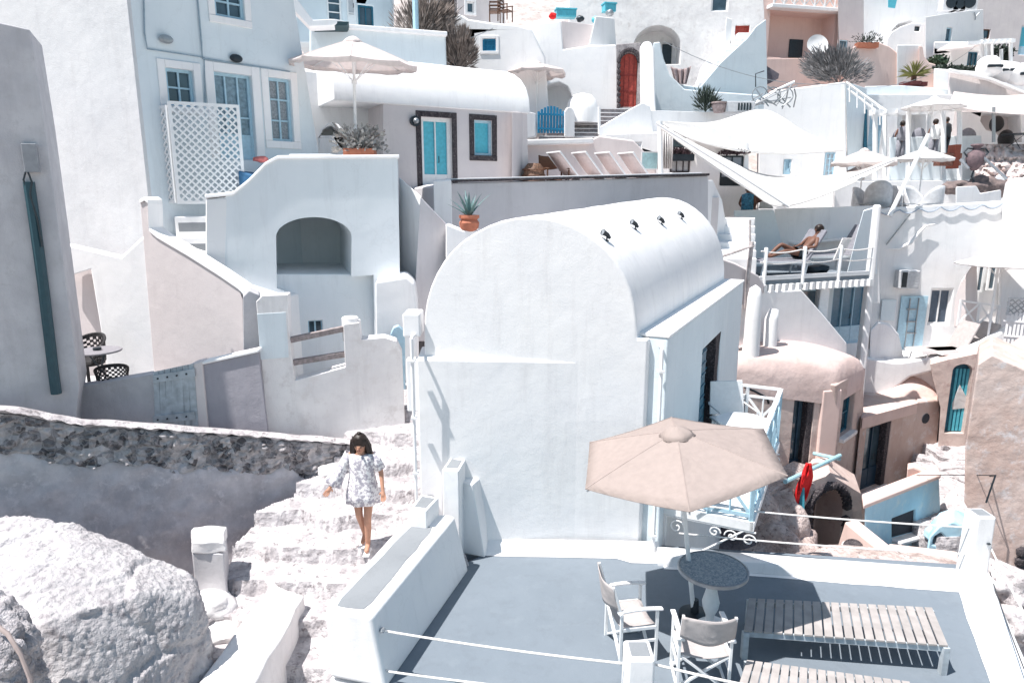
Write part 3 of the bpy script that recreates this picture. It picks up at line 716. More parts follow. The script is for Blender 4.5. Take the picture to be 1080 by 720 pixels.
def simple_chair(label, mat, frame, grp=None, name='cafe_chair', high=.86, w_=.5):
    r = root(name, label, 'chair', (0, 0, 0), grp)   # faces -Y
    b = bm_new(); box(b, -w_/2, -.22, .43, w_/2, .24, .47); part('seat', b, mat, r, bevel=.015)
    b = bm_new(); hexa(b, [Vector(p) for p in ((-w_/2, .22, .50), (w_/2, .22, .50), (w_/2, .25, .50), (-w_/2, .25, .50), (-w_/2+.02, .32, high), (w_/2-.02, .32, high), (w_/2-.02, .345, high), (-w_/2+.02, .345, high))]); part('backrest', b, mat, r, bevel=.012)
    for sx_ in (-1, 1):
        for sy_ in (-1, 1):
            b = bm_new(); tube(b, [(sx_*w_*.46, sy_*.22, .0), (sx_*w_*.42, sy_*.2, .44)], .014, 6); part('leg', b, frame, r, smooth=True)
    b = bm_new()
    for sx_ in (-1, 1): tube(b, [(sx_*w_*.5, -.2, .44), (sx_*w_*.52, -.2, .65), (sx_*w_*.52, .26, .67), (sx_*w_*.48, .30, .7)], .013, 6)
    part('armrests', b, frame, r, smooth=True)
    return r
cc = pr.w(2.85, bz0, .45)
simple_chair('white high backed chair behind the balcony table', WPAINT, WPAINT, name='balcony_chair', high=1.05, w_=.62)
place(D.objects['balcony_chair'], (cc.x+.05, cc.y+.1, bz0), R(8))
# ================= hillside ground
def smooth(a, b_, x):
    t = min(1, max(0, (x-a)/(b_-a))); return t*t*(3-2*t)
def pw(x, tab):
    if x <= tab[0][0]: return tab[0][1]
    for (a, za), (b_, zb) in zip(tab, tab[1:]):
        if x <= b_: return za+(zb-za)*(x-a)/(b_-a)
    return tab[-1][1]
def hill(x, y):
    L_ = pw(y, [(-40, -14), (0, -7.5), (8, -6.6), (11, -5.2), (14, -3.6), (18, -2.6), (24, -1.4), (30, .5), (40, 5), (55, 12), (75, 23), (110, 34), (200, 40), (600, 42)])
    R_ = pw(y, [(-40, -20), (0, -14), (8, -11), (14, -10.5), (20, -9.8), (26, -7), (32, -3), (40, 2.0), (55, 10), (75, 22), (110, 34), (200, 40), (600, 42)])
    t = smooth(1.2, 4.2, x) if y < 14 else smooth(1.2+(y-14)*.2, 4.2+(y-14)*.35, x)
    return L_*(1-t)+R_*t+.25*noise.noise(Vector((x*.25, y*.25, 0)))+.08*noise.noise(Vector((x, y, 3)))
b = bm_new(); xs = [-400, -200, -100, -60]+[-40+i*1.0 for i in range(91)]+[60, 100, 200, 400]; ys = [-60, -30, -10]+[i*.9 for i in range(0, 90)]+[85, 95, 110, 150, 250, 600]
g = [[b.verts.new((x, y, hill(x, y))) for x in xs] for y in ys]
for r0, r1 in zip(g, g[1:]):
    for i in range(len(xs)-1): b.faces.new((r0[i], r0[i+1], r1[i+1], r1[i]))
solo('hillside_ground', b, HILL, kind='structure', smooth=True, ang=80, recalc=False)
# ---- stone steps path
def path_h(x, y):
    s = (y-8.2+.06*(x+2)+.20*noise.noise(Vector((x*1.1, y*.9, 1)))+.09*noise.noise(Vector((x*3, y*3, 7))))/.50
    k = math.floor(s); f = s-k; z = -4.53+.215*(k+smooth(.0, .07, f)*1.0)-.215+.02*f
    return z+.022*noise.noise(Vector((x*2.2, y*2.2, 5)))+.010*noise.noise(Vector((x*9, y*9, 2)))
b = bm_new(); NX, NY = 150, 250; x0, x1, y0, y1 = -4.6, -.35, 5.2, 11.6
g = [[b.verts.new((x0+(x1-x0)*i/NX, y0+(y1-y0)*j/NY, path_h(x0+(x1-x0)*i/NX, y0+(y1-y0)*j/NY))) for i in range(NX+1)] for j in range(NY+1)]
def on_path(px, py):
    r = ray(px, py); t = 5.0
    while t < 16:
        q = r*t
        if q.z < path_h(q.x, q.y): return q
        t += .01
    return r*9
LEFT = sorted([(q.y, q.x) for q in [on_path(*p) for p in ((352, 486), (325, 505), (297, 528), (268, 552), (246, 577), (238, 600), (206, 640), (196, 690), (190, 760))]])
def keep(x, y):
    if x < pw(y, LEFT)+.05*noise.noise(Vector((x*3, y*3, 0))) and y < 10.2: return False
    return not (x > -1.05 and y > 8.1) and not (x > -.95+(y-5.2)*.05 and y < 8.1 and False)
for j in range(NY):
    for i in range(NX):
        x = x0+(x1-x0)*(i+.5)/NX; y = y0+(y1-y0)*(j+.5)/NY
        if keep(x, y): b.faces.new((g[j][i], g[j][i+1], g[j+1][i+1], g[j+1][i]))
bmesh.ops.delete(b, geom=[v for v in b.verts if not v.link_faces], context='VERTS')
for dz in (.5, 2.0):
    be = [e for e in b.edges if e.is_boundary and (e.verts[0].co.z+e.verts[1].co.z)/2 > -99 and (dz < 1 or e.verts[0].tag)]
    ex = bmesh.ops.extrude_edge_only(b, edges=be)
    for v in b.verts: v.tag = False
    for v in ex['geom']:
        if isinstance(v, bmesh.types.BMVert): v.co.z -= dz; v.co.x += .05*noise.noise(v.co*4); v.tag = True
STEPM = plaster('whitewashed_steps', (.60, .57, .575), (.34, .315, .325), bump=1, scale=2.8, col3=(.19, .17, .175), patch=.47, amp=1.3, bs=4)
solo('stone_path', b, STEPM, kind='structure', smooth=True, ang=60, recalc=False)
def on_path(px, py):
    r = ray(px, py); t = 5.0
    while t < 16:
        q = r*t
        if q.z < path_h(q.x, q.y): return q
        t += .01
    return r*9
# ---- rubble retaining wall
wp = Pl((0, 440, 8.1), (372, 485, 9.95))
UL, UR = wp.uz(-260, 470)[0], wp.uz(376, 485)[0]
def rgrid(name, rt, mat, u0, u1, ztop, zbot, du, dz, disp, thick=.5, smoothn=True):
    nu = int((u1-u0)/du); nz = int((ztop(0)-zbot)/dz) if False else None
    b = bm_new(); cols = []
    for i in range(nu+1):
        u = u0+(u1-u0)*i/nu; zt_ = ztop(u); n = 60; col = []
        for j in range(n+1):
            z = zbot(u)+(zt_-zbot(u))*j/n; col.append(b.verts.new(wp.w(u, z, disp(u, z, zt_-z))))
        for j, (nn, dzz) in enumerate(((-.08, .03), (-.16, .03), (-.22, 0), (-.22, -1.2))):
            col.append(b.verts.new(wp.w(u, zt_+dzz+.03*noise.noise(Vector((u*6, j, 2))), nn)))
        cols.append(col)
    for a, c in zip(cols, cols[1:]):
        for j in range(len(a)-1): b.faces.new((a[j], c[j], c[j+1], a[j+1]))
    return part(name, b, mat, rt, smooth=smoothn, ang=70)
rt = root('rubble_wall', 'old retaining wall with dark rubble under a whitewashed top edge', 'wall', wp.w((UL+UR)/2, -6))
topz = lambda u: wp.uz(0, 0)[1]*0+pw(u, [(wp.uz(x, y)[0], wp.uz(x, y)[1]) for x, y in ((-60, 432), (0, 436), (40, 441), (85, 450), (150, 453), (200, 457), (270, 462), (320, 466), (372, 470))])+.02*noise.noise(Vector((u*3, 0, 0)))
def vor(p, s):
    d, pts = noise.voronoi(p*s); return d[0], d[1]
def rubble(u, z, dep):
    q = Vector((u, z, 0)); d0, d1 = vor(q+Vector((0,0,.1))*1+Vector((.1*noise.noise(q*4),.1*noise.noise(q*4+Vector((5,5,5))),0)), 9.5); e = min(1, (d1-d0)*2.2)
    k = .05*e+.05*noise.noise(q*1.3)+.03*noise.noise(q*5)
    return k*min(1, dep/.05)+.01
def zb(u): return topz(u)-.52-.07*noise.noise(Vector((u*1.3, 4, 0)))-.12*noise.noise(Vector((u*2.9, 9, 0)))
RUB = D.materials.new('rubble_stone'); RUB.use_nodes = True; nt = RUB.node_tree; bb = nt.nodes['Principled BSDF']; LK = nt.links
ge = _n(nt, 'ShaderNodeNewGeometry'); vo = _n(nt, 'ShaderNodeTexVoronoi'); vo.inputs['Scale'].default_value = 9.5
no = _n(nt, 'ShaderNodeTexNoise'); no.inputs['Scale'].default_value = 5; no.inputs['Detail'].default_value = 9; no.inputs['Roughness'].default_value = .75
LK.new(ge.outputs['Position'], vo.inputs['Vector']); LK.new(ge.outputs['Position'], no.inputs['Vector'])
c1_ = _n(nt, 'ShaderNodeValToRGB'); el = c1_.color_ramp.elements; el[0].position = .42; el[0].color = (.055, .046, .05, 1); el[1].position = .60; el[1].color = (.58, .50, .50, 1)
e2 = el.new(.5); e2.color = (.19, .16, .165, 1); LK.new(no.outputs['Fac'], c1_.inputs['Fac'])
mx = _n(nt, 'ShaderNodeMix', data_type='RGBA'); mx.inputs['Factor'].default_value = .6; LK.new(c1_.outputs['Color'], mx.inputs['A']); bw = _n(nt, 'ShaderNodeRGBToBW'); LK.new(vo.outputs['Color'], bw.inputs['Color']); gr = _n(nt, 'ShaderNodeValToRGB'); gr.color_ramp.elements[0].position = .25; gr.color_ramp.elements[0].color = (.07, .065, .075, 1); gr.color_ramp.elements[1].position = .75; gr.color_ramp.elements[1].color = (.66, .60, .59, 1); LK.new(bw.outputs['Val'], gr.inputs['Fac']); LK.new(gr.outputs['Color'], mx.inputs['B'])
hs = _n(nt, 'ShaderNodeHueSaturation'); hs.inputs['Saturation'].default_value = .7; LK.new(mx.outputs['Result'], hs.inputs['Color']); ve = _n(nt, 'ShaderNodeTexVoronoi', feature='DISTANCE_TO_EDGE'); ve.inputs['Scale'].default_value = 10; ma = _n(nt, 'ShaderNodeMix', data_type='RGBA'); ma.inputs['Factor'].default_value = .12; LK.new(ge.outputs['Position'], ma.inputs['A']); LK.new(no.outputs['Color'], ma.inputs['B']); LK.new(ma.outputs['Result'], ve.inputs['Vector'])
re = _n(nt, 'ShaderNodeValToRGB'); re.color_ramp.elements[0].position = .02; re.color_ramp.elements[0].color = (.38, .38, .38, 1); re.color_ramp.elements[1].position = .11; re.color_ramp.elements[1].color = (0, 0, 0, 1); LK.new(ve.outputs['Distance'], re.inputs['Fac'])
mm = _n(nt, 'ShaderNodeMix', data_type='RGBA'); LK.new(re.outputs['Color'], mm.inputs['Factor']); LK.new(hs.outputs['Color'], mm.inputs['A']); mm.inputs['B'].default_value = (.50, .47, .47, 1)
LK.new(mm.outputs['Result'], bb.inputs['Base Color']); bb.inputs['Roughness'].default_value = .95
bu = _n(nt, 'ShaderNodeBump'); bu.inputs['Distance'].default_value = .03; LK.new(no.outputs['Fac'], bu.inputs['Height']); LK.new(bu.outputs['Normal'], bb.inputs['Normal'])
rgrid('rubble_face', rt, RUB, UL, UR, topz, zb, .025, .02, rubble)
rgrid('render_face', rt, plaster('rough_concrete', (.62, .585, .60), (.44, .415, .435), bump=1, scale=2, col3=(.66, .62, .63), amp=1.6), UL, UR, lambda u: zb(u)+.04+.05*noise.noise(Vector((u*7, 0, 3))), lambda u: -7.0, .05, .03, lambda u, z, dp: .035+.10*smooth(0, 2.5, dp)+.04*noise.noise(Vector((u*1.2, z*1.2, 4)))+.02*noise.noise(Vector((u*6, z*6, 4)))+.012*noise.noise(Vector((u*17, z*17, 4)))-.035*(1-smooth(0, .06, dp)))
# whitewashed top edge
b = bm_new(); prev = None; n = 140
for i in range(n+1):
    u = UL+(UR-UL)*i/n; z = topz(u); r1 = .05+.03*noise.noise(Vector((u*5, 1, 1)))
    v = [b.verts.new(wp.w(u, z+.02-.06*noise.noise(Vector((u*7, 2, 1))), .03)), b.verts.new(wp.w(u, z+.05+.03*noise.noise(Vector((u*9, 7, 1))), .045+r1*.4)), b.verts.new(wp.w(u, z+.07+r1*.3, -.05)), b.verts.new(wp.w(u, z+.06, -.17)), b.verts.new(wp.w(u, z-.1, -.25))]
    if prev:
        for k in range(4): b.faces.new((prev[k], v[k], v[k+1], prev[k+1]))
    prev = v
part('wall_top', b, STEPM, rt, smooth=True, ang=80)
# ---- boulders in front
def hullrock(name, label, pts, mat, cuts=5, amp=.05, f=1.5, amp2=.009, f2=20, seed=0, smooth_=.5):
    b = bm_new(); vs = [b.verts.new(p) for p in pts]
    r = bmesh.ops.convex_hull(b, input=vs); bmesh.ops.delete(b, geom=[e for e in r['geom_interior'] if isinstance(e, bmesh.types.BMVert)], context='VERTS')
    bmesh.ops.triangulate(b, faces=b.faces)
    for k in range(4):
        lo = [e for e in b.edges if e.calc_length() > .25]
        if not lo: break
        bmesh.ops.subdivide_edges(b, edges=lo, cuts=1); bmesh.ops.triangulate(b, faces=[f_ for f_ in b.faces if len(f_.verts) > 3])
    for k in range(2): bmesh.ops.smooth_vert(b, verts=b.verts, factor=smooth_*.3, use_axis_x=True, use_axis_y=True, use_axis_z=True)
    for k in range(4):
        lo = [e for e in b.edges if e.calc_length() > (.03 if k > 1 else .06)]
        if not lo or len(b.verts) > 60000: break
        bmesh.ops.subdivide_edges(b, edges=lo, cuts=1); bmesh.ops.triangulate(b, faces=[f_ for f_ in b.faces if len(f_.verts) > 3])
    b.normal_update()
    for v in b.verts:
        q = v.co; d = amp*noise.noise(q*f+Vector((seed, 0, 0)))+amp*.5*noise.noise(q*f*2.7)+amp2*(noise.noise(q*f2)+.6*noise.noise(q*f2*2.3))
        d0, d1 = noise.voronoi(q*f2*.8)[0][:2]; d += amp2*1.6*min(1, (d1-d0)*2)
        e0, e1 = noise.voronoi(q*1.1+Vector((seed, 0, .3))+Vector((.3*noise.noise(q*2), 0, .3*noise.noise(q*2+Vector((4, 4, 4))))))[0][:2]; d += .05*min(1, (e1-e0)*6)-.03+.04*e0
        v.co += v.normal*d
    return solo(name, b, mat, label, 'boulder', smooth=True, ang=80)
BOULD = plaster('whitewashed_rock', (.52, .50, .505), (.42, .40, .41), bump=1, scale=2.4, col3=(.27, .25, .265), amp=1.2, bs=6, fine=90)
hullrock('whitewashed_boulder', 'huge whitewashed boulder with pebbly skin in the bottom left corner', [V(*p) for p in ((-90, 560, 7.0), (20, 547, 7.0), (62, 552, 6.9), (135, 580, 6.9), (200, 607, 6.7), (206, 632, 6.35), (150, 628, 6.0), (50, 656, 5.35), (-90, 720, 4.9), (238, 790, 6.3), (120, 840, 5.0), (-90, 900, 4.6), (228, 720, 6.35), (228, 760, 7.2), (-60, 700, 7.6))], BOULD, seed=1, amp=.035, smooth_=.15)
ROCK = plaster('dark_rock', (.58, .55, .56), (.30, .28, .29), bump=1, scale=4, col3=(.55, .52, .54), amp=2.5, bs=5)
hullrock('rock_outcrop', 'smaller dark cracked rock at the bottom left corner with a root across it', [V(*p) for p in ((-60, 660, 4.9), (-20, 628, 5.0), (30, 640, 4.95), (44, 662, 4.9), (46, 720, 4.8), (40, 800, 4.6), (-60, 800, 4.3), (0, 690, 4.4))], ROCK, seed=4, amp=.09, f=3, amp2=.03, f2=9)
b = bm_new(); tube(b, [V(-10, 655, 4.5), V(8, 668, 4.45), V(22, 690, 4.4), V(32, 715, 4.38), V(36, 760, 4.3)], [.018, .017, .016, .018, .02], 8); solo('dry_root', b, flat('dry_root_bark', (.38, .31, .29), rough=.9), 'thin bare root bending over the dark rock at lower left', 'root', smooth=True)
# curb block, small pillar, boulders along the path
b = bm_new(); zc = -4.75
Q = [VZ(262, 735, zc), VZ(196, 735, zc), VZ(288, 612, zc), VZ(322, 625, zc)]
blockz(b, Q, -6.5, zc); bmesh.ops.subdivide_edges(b, edges=b.edges, cuts=5, use_grid_fill=True); wobble(b, .05, 2.2, 3, .015, 9)
solo('curb_block', b, WHITE2, 'long white masonry curb block leaning down beside the steps', 'curb', bevel=.04, seg=3)
zc = -4.35; b = bm_new(); rt = root('stub_pillar', 'small weathered grey pillar against the rough wall', 'pillar', V(222, 600, 8.0))
Q = [V(203, 583, 7.7), V(236, 583, 7.7), V(240, 575, 8.1), V(206, 570, 8.1)]; zt_ = Q[0].z
Q = [Vector((q.x, q.y, zt_)) for q in Q]; blockz(b, Q, -6.5, zt_); bmesh.ops.subdivide_edges(b, edges=b.edges, cuts=4, use_grid_fill=True); wobble(b, .03, 3, 5, .015, 12); part('pillar_shaft', b, GREYW, rt, bevel=.02)
b = bm_new(); c = sum(Q, Vector())/4; blockz(b, [c+(q-c)*1.05 for q in Q], zt_+.01, zt_+.15); bmesh.ops.subdivide_edges(b, edges=b.edges, cuts=4, use_grid_fill=True); wobble(b, .05, 4, 8, .01, 12); part('pillar_cap', b, WHITE2, rt, bevel=.03)
for i, (x, y, s, lb) in enumerate(((222, 640, .26, 'rough pale stone at the foot of the stub pillar'), (232, 668, .22, 'rough pale stone below the stub pillar'), (213, 655, .16, 'smallest pale stone wedged beside the huge boulder'), (350, 497, .17, 'round white stone by the left hand of the walking woman'))):
    q = on_path(x, y); b = bm_new(); blob(b, q+UP*.02, (s*1.2, s, s*.7), 3, .3, 1.6, i); solo('path_stone', b, WHITE2 if i != 2 else ROCK, lb, 'stone', 'stones beside the steps', smooth=True, ang=50)
# ---- near left grey building
gl = Pl((0, 200, 8.75), (60, 240, 9.0))
rt = root('grey_house', 'rough grey rendered house wall cut by the left edge of the picture', 'house', gl.p(30, 440))
wallp(rt, gl, [(-480, -60), (0, 24), (31, 31), (47, 130), (62, 240), (84, 408), (80, 445), (76, 520), (-480, 560)], 1.0, GREYW, bevel=.05, extdir=Vector((-.5, 1, 0)).normalized())
def cable(b, pl, pts, r=.012, n=.03, seg=6): tube(b, [pl.p(*p)+pl.n*n for p in pts], r, seg)
b = bm_new(); cable(b, gl, [(31, 192), (38, 240), (46, 300), (58, 400), (60, 414)], .065, .05, 8); part('downpipe', b, flat('dark_teal_pipe', (.025, .07, .09), rough=.5), rt, smooth=True)
b = bm_new(); cable(b, gl, [(28, 182), (26, 190), (30, 200), (38, 235), (44, 290)], .012, .09); cable(b, gl, [(31, 182), (35, 192), (33, 205), (41, 232), (46, 260)], .012, .11); part('cable', b, METALD, rt, smooth=True)
r_ = gl.rect(25, 152, 41, 182); b = bm_new(); pbox(b, gl, r_[0], r_[2], r_[1], r_[3], -.01, .09); part('meter_box', b, flat('meter_box_grey', (.30, .31, .33)), rt, bevel=.008)
# ---- tall white building with blue shaded side
cA = V(150, 150, 12.0); cA.z = 0
wl = Pl(cA, cA+Vector((-1, .45, 0))); wr = Pl(cA, cA+Vector((1, 1, 0)))
rt = root('tall_house', 'tall white house with a pale blue shaded side holding windows and a door', 'house', cA+Vector((0, 0, -5)))
uend = wr.uz(328, 100)[0]
win = [(176, 73, 205, 112), (229, 78, 268, 168), (285, 83, 308, 149), (226, -14, 257, 19)]
rs = [wr.rect(*q) for q in win]
fp = [wr.w(0, -6), wr.w(uend+.2, -6), wr.p(335, 163), wr.p(309, -20), wr.w(uend, 5.6), wr.w(0, 5.6)]
fp = [wr.w(0, -6), wr.w(wr.uz(338, 200)[0], -6), wr.p(338, 170), wr.p(310, 0), wr.p(305, -60), wr.w(0, wr.uz(305, -60)[1])]
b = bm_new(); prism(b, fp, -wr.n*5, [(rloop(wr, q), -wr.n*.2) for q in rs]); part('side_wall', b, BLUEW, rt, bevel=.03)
b = bm_new(); hexa(b, [wl.w(-.02, -6, .012), wl.w(7, -6, .012), wl.w(7, -6, -.3), wl.w(-.02, -6, -.3), wl.w(-.02, 6, .012), wl.w(7, 6, .012), wl.w(7, 6, -.3), wl.w(-.02, 6, -.3)]) if wl.w(1, 0).x < cA.x else hexa(b, [wl.w(.02, -6, .012), wl.w(-7, -6, .012), wl.w(-7, -6, -.3), wl.w(.02, -6, -.3), wl.w(.02, 6, .012), wl.w(-7, 6, .012), wl.w(-7, 6, -.3), wl.w(.02, 6, -.3)])
part('front_wall', b, plaster('soft_white_wash', (.60, .60, .61), (.55, .555, .57), bump=.55, scale=.7), rt, bevel=.01)
opening(rt, wr, rs[0], 'window', .14, PALEB, nx=2, nz=2, surround=WHITE, sw=.13)
opening(rt, wr, rs[1], 'door', .16, PALEB, flat('pale_pane', (.22, .31, .37), rough=.2, var=.3), nx=3, nz=2, surround=WHITE, sw=.16)
opening(rt, wr, rs[2], 'window', .14, PALEB, flat('curtained_glass', (.30, .33, .36), rough=.3, var=.3, scale=30), nx=2, nz=3, surround=WHITE, sw=.14)
opening(rt, wr, rs[3], 'window', .12, PALEB, nx=2, nz=2, surround=WHITE, sw=.12)
b = bm_new(); cable(b, wr, [(151, -20), (152, 35), (155, 52), (215, 61), (216, 110)], .012, .02); cable(b, wr, [(206, -20), (212, 45), (213, 62), (305, 76)], .014, .022); part('cable', b, flat('painted_cable', (.28, .36, .42)), rt)
for q, lb in (((248, 62), 'black oval bulkhead lamp above the pale blue door'), ((174, 42), 'tiny pale floodlight high on the blue shaded wall')):
    p = wr.p(*q)+wr.n*.05; r2 = root('wall_lamp', lb, 'lamp', p); b = bm_new(); lathe(b, [(.11, -.03), (.12, 0), (.08, .05), (0, .06)], (0, 0, 0), 16, 1, .6)
    bmesh.ops.transform(b, matrix=Matrix.Translation(p) @ wr.n.to_track_quat('Z', 'Y').to_matrix().to_4x4(), verts=b.verts); part('housing', b, METALD if q[0] == 248 else METALG, r2, smooth=True)
    b = bm_new(); tube(b, [p-wr.n*.05, p-wr.n*.02], .05, 8); part('back_plate', b, METALD, r2)
# ---- lattice screen
lt = Pl((182, 160, 12.15), (262, 160, 12.75)); l2 = Pl(lt.p(182, 160), V(167, 160, 12.35))
rt = root('lattice_screen', 'white diagonal lattice screen folded at its left in front of the door', 'screen', lt.p(220, 217))
def lattice(b, pl, r, step, wd, th=.012):
    u0, z0, u1, z1 = r; W_ = u1-u0; H_ = z1-z0; k = -H_
    while k < W_:
        for s in (0, 1):
            # line u = u0+k+t, z = z0+t
            t0 = max(0, -k); t1 = min(H_, W_-k)
            if t1-t0 > .02:
                if s == 0: a, c = (u0+k+t0, z0+t0), (u0+k+t1, z0+t1)
                else: a, c = (u1-k-t0, z0+t0), (u1-k-t1, z0+t1)
                o = .004+s*.013
                A_, C_ = pl.w(a[0], a[1], o), pl.w(c[0], c[1], o); d = (C_-A_).normalized(); q = d.cross(pl.n)*wd/2; nn = pl.n*th/2
                hexa(b, [A_-q-nn, A_+q-nn, A_+q+nn, A_-q+nn, C_-q-nn, C_+q-nn, C_+q+nn, C_-q+nn])
        k += step
for pl_, q in ((lt, (182, 109, 256, 215)), (l2, (168, 111, 181.5, 214))):
    r_ = pl_.rect(*q); b = bm_new(); frame_bars(b, pl_, r_, .05, -.02, .025); part('screen_frame', b, WPAINT, rt)
    b = bm_new(); lattice(b, pl_, (r_[0]+.04, r_[1]+.04, r_[2]-.04, r_[3]-.04), .125, .030); part('lattice', b, WPAINT, rt)
# small steps behind
rt = root('entrance_steps', 'short flight of white steps with grey painted treads below the lattice', 'steps', V(200, 260, 11.9))
sp = Pl((178, 250, 11.55), (222, 250, 11.75))
for k, (yt, yb, n) in enumerate(((273, 292, .1), (251, 274, -.25), (229, 252, -.6))):
    r_ = sp.rect(176-4*(2-k) if k < 2 else 181, yt, 226, yb+40); b = bm_new(); pbox(b, sp, r_[0], r_[2], r_[1]-.6, r_[3], n-.8, n); part('step', b, WHITE, rt, bevel=.025)
    b = bm_new(); r2 = sp.rect(183, yt+7, 224, yb-6); pbox(b, sp, r2[0], r2[2], r2[1], r2[3], n-.02, n+.006); part('riser_panel', b, GRYCAP, rt, bevel=.004)
# ---- arch house
ah = Pl((240, 300, 11.3), (421, 300, 12.2))
rt = root('arched_house', 'pale blue shaded house front with an open arched niche and rising parapet', 'house', ah.p(330, 420))
nich = archloop(ah, 291, 371, 250, 229, 291, 14)
low = [ah.p(*q) for q in ((304, 300), (394, 297), (398, 420), (304, 420))]
wallp(rt, ah, [(238, 206), (246, 205), (262, 192), (280, 174), (293, 167), (419, 166), (421, 250), (424, 420), (232, 420)], 3.2, plaster('blue_house_shade', (.77, .80, .82), (.73, .77, .79), bump=.3), holes=[([ah.p(300, 420), ah.p(300, 307), ah.p(292, 304)]+nich[1:-1]+[ah.p(371, 292), ah.p(394, 290), ah.p(398, 420)], 2.4)], bevel=.035)  # bluish shade of the house front is put into its wall colour
b = bm_new(); 
cp = [(216, 207), (246, 204), (262, 191), (280, 173), (293, 166), (421, 165)]
prev = None
for x, y in cp:
    q = ah.p(x, y); v = [b.verts.new(q+ah.n*.03-UP*.03), b.verts.new(q+ah.n*.02+UP*.03), b.verts.new(q-ah.n*.25+UP*.03), b.verts.new(q-ah.n*.25-UP*.05)]
    if prev:
        for k in range(4): b.faces.new((prev[k], prev[(k+1) % 4], v[(k+1) % 4], v[k]))
    else: b.faces.new(v)
    prev = v
b.faces.new(prev[::-1]); part('coping', b, WHITE, rt, bevel=.012)
b = bm_new(); hexa(b, [ah.p(236, 420)+Vector((-.02, 0, -.0)), ah.p(217, 420)+ah.n*.1, ah.p(217, 420)-ah.n*.4, ah.p(240, 420)-ah.n*.4, ah.p(240, 209)+ah.n*.004, ah.p(217, 210)+ah.n*.004, ah.p(217, 210)-ah.n*.4, ah.p(240, 209)-ah.n*.4]); part('end_pier', b, WHITE, rt, bevel=.025)
iw = ah.off(-.22); rr = iw.rect(325, 338, 340, 352); wallp(rt, iw, [(285, 289), (400, 289), (404, 425), (285, 425)], 2.1, MAT['blue_house_shade'], holes=[(rloop(iw, rr), .16)], bevel=.02, name='recess_wall', extdir=-ah.n); opening(rt, iw, rr, 'window', .13, PALEB, nx=2, nz=1, fw=.02)
# buttress to the right and sloping wall
bp = Pl((396, 330, 11.55), (440, 330, 11.75))
mass('buttress', 'white chamfered buttress between the arched niche and the domed house', 'buttress', bp, [(396, 296), (428, 291), (438, 300), (441, 320), (443, 470), (398, 470)], .9, WHITE, bevel=.06)
b = bm_new(); bq = Pl((413, 350, 11.2), (428, 350, 11.3))
mass('meter_niche', 'small round topped pale blue cabinet low on the white buttress', 'cabinet', bq, [(412, 425), (412, 352), (415, 346), (420, 344), (425, 348), (427, 355), (428, 425)], .2, PALEB, bevel=.01)
sw_ = Pl((447, 260, 12.6), (492, 260, 13.4)); sw2 = Pl(sw_.p(446, 260), V(421, 240, 13.2))
b = bm_new()
mass('sloping_parapet', 'grey shaded parapet sloping down behind the left side of the dome', 'wall', sw_, [(443, 208), (491, 258), (494, 360), (436, 360), (438, 300)], .25, LAV, bevel=.02)  # grey of the shaded face put into the colour; lit flank is white
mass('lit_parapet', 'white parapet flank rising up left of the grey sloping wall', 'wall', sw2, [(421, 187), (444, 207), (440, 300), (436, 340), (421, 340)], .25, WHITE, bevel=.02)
# ---- railing wall
rw = Pl((275, 380, 9.9), (425, 380, 10.7))
rt = root('terrace_parapet', 'rounded white parapet wall with a gap holding two weathered rails', 'wall', rw.p(350, 450))
wallp(rt, rw, [(270, 318), (276, 312), (303, 311), (304, 345), (307, 375), (311, 401), (364, 387), (362, 342), (379, 340), (381, 358), (405, 356), (418, 360), (424, 372), (427, 445), (425, 470), (284, 480)], .32, WHITE2, bevel=.07)
b = bm_new(); r_ = rw.rect(364, 338, 379, 344); c0 = rw.p(371, 338); tube(b, [c0-rw.n*.16+UP*-.35, c0-rw.n*.16+UP*.02, c0-rw.n*.16+UP*.035], [.13, .13, .11], 14); part('round_post', b, WHITE, rt, smooth=True)
b = bm_new(); r_ = rw.rect(273, 330, 303, 378); pbox(b, rw, r_[0], r_[2], r_[1], r_[3], -.01, .008); part('painted_patch', b, BLUEW, rt, bevel=.003)
rt = root('wooden_railing', 'two weathered wooden rails filling the gap in the white parapet', 'railing', rw.p(335, 380)-rw.n*.15)
for a_, c_ in (((307, 360), (364, 348)), ((310, 384), (366, 375))):
    b = bm_new(); bar(b, rw.p(*a_)-rw.n*.13, rw.p(*c_)-rw.n*.13, .10, .085); part('rail', b, WOODG, rt, bevel=.008)
# ---- pink stair wall
pk = Pl((150, 300, 11.2), (262, 340, 10.6))
rt = root('stair_wall', 'lavender pink stair wall with white capping sloping down to the right', 'wall', pk.p(210, 390))
wallp(rt, pk, [(148, 214), (157, 212), (158, 243), (166, 249), (200, 270), (252, 304), (256, 316), (258, 420), (170, 430), (163, 395)], .25, LPINK, bevel=.02)
b = bm_new(); prev = None
for x, y in ((148, 213), (153, 210), (157, 213), (158, 242), (166, 249), (200, 269), (230, 288), (252, 303), (258, 309), (259, 318)):
    q = pk.p(x, y); v = [b.verts.new(q+pk.n*.025-UP*.02), b.verts.new(q+pk.n*.02+UP*.035), b.verts.new(q-pk.n*.28+UP*.035), b.verts.new(q-pk.n*.28-UP*.03)]
    if prev:
        for k in range(4): b.faces.new((prev[k], prev[(k+1) % 4], v[(k+1) % 4], v[k]))
    else: b.faces.new(v)
    prev = v
b.faces.new(prev[::-1]); part('capping', b, WHITE, rt, bevel=.015)
mass('low_pier', 'white pier joining the pink stair wall to the railed parapet', 'pier', Pl((257, 350, 10.3), (272, 350, 10.4)), [(256, 312), (262, 306), (274, 311), (276, 330), (276, 400), (257, 400)], .5, GREYW, bevel=.03)
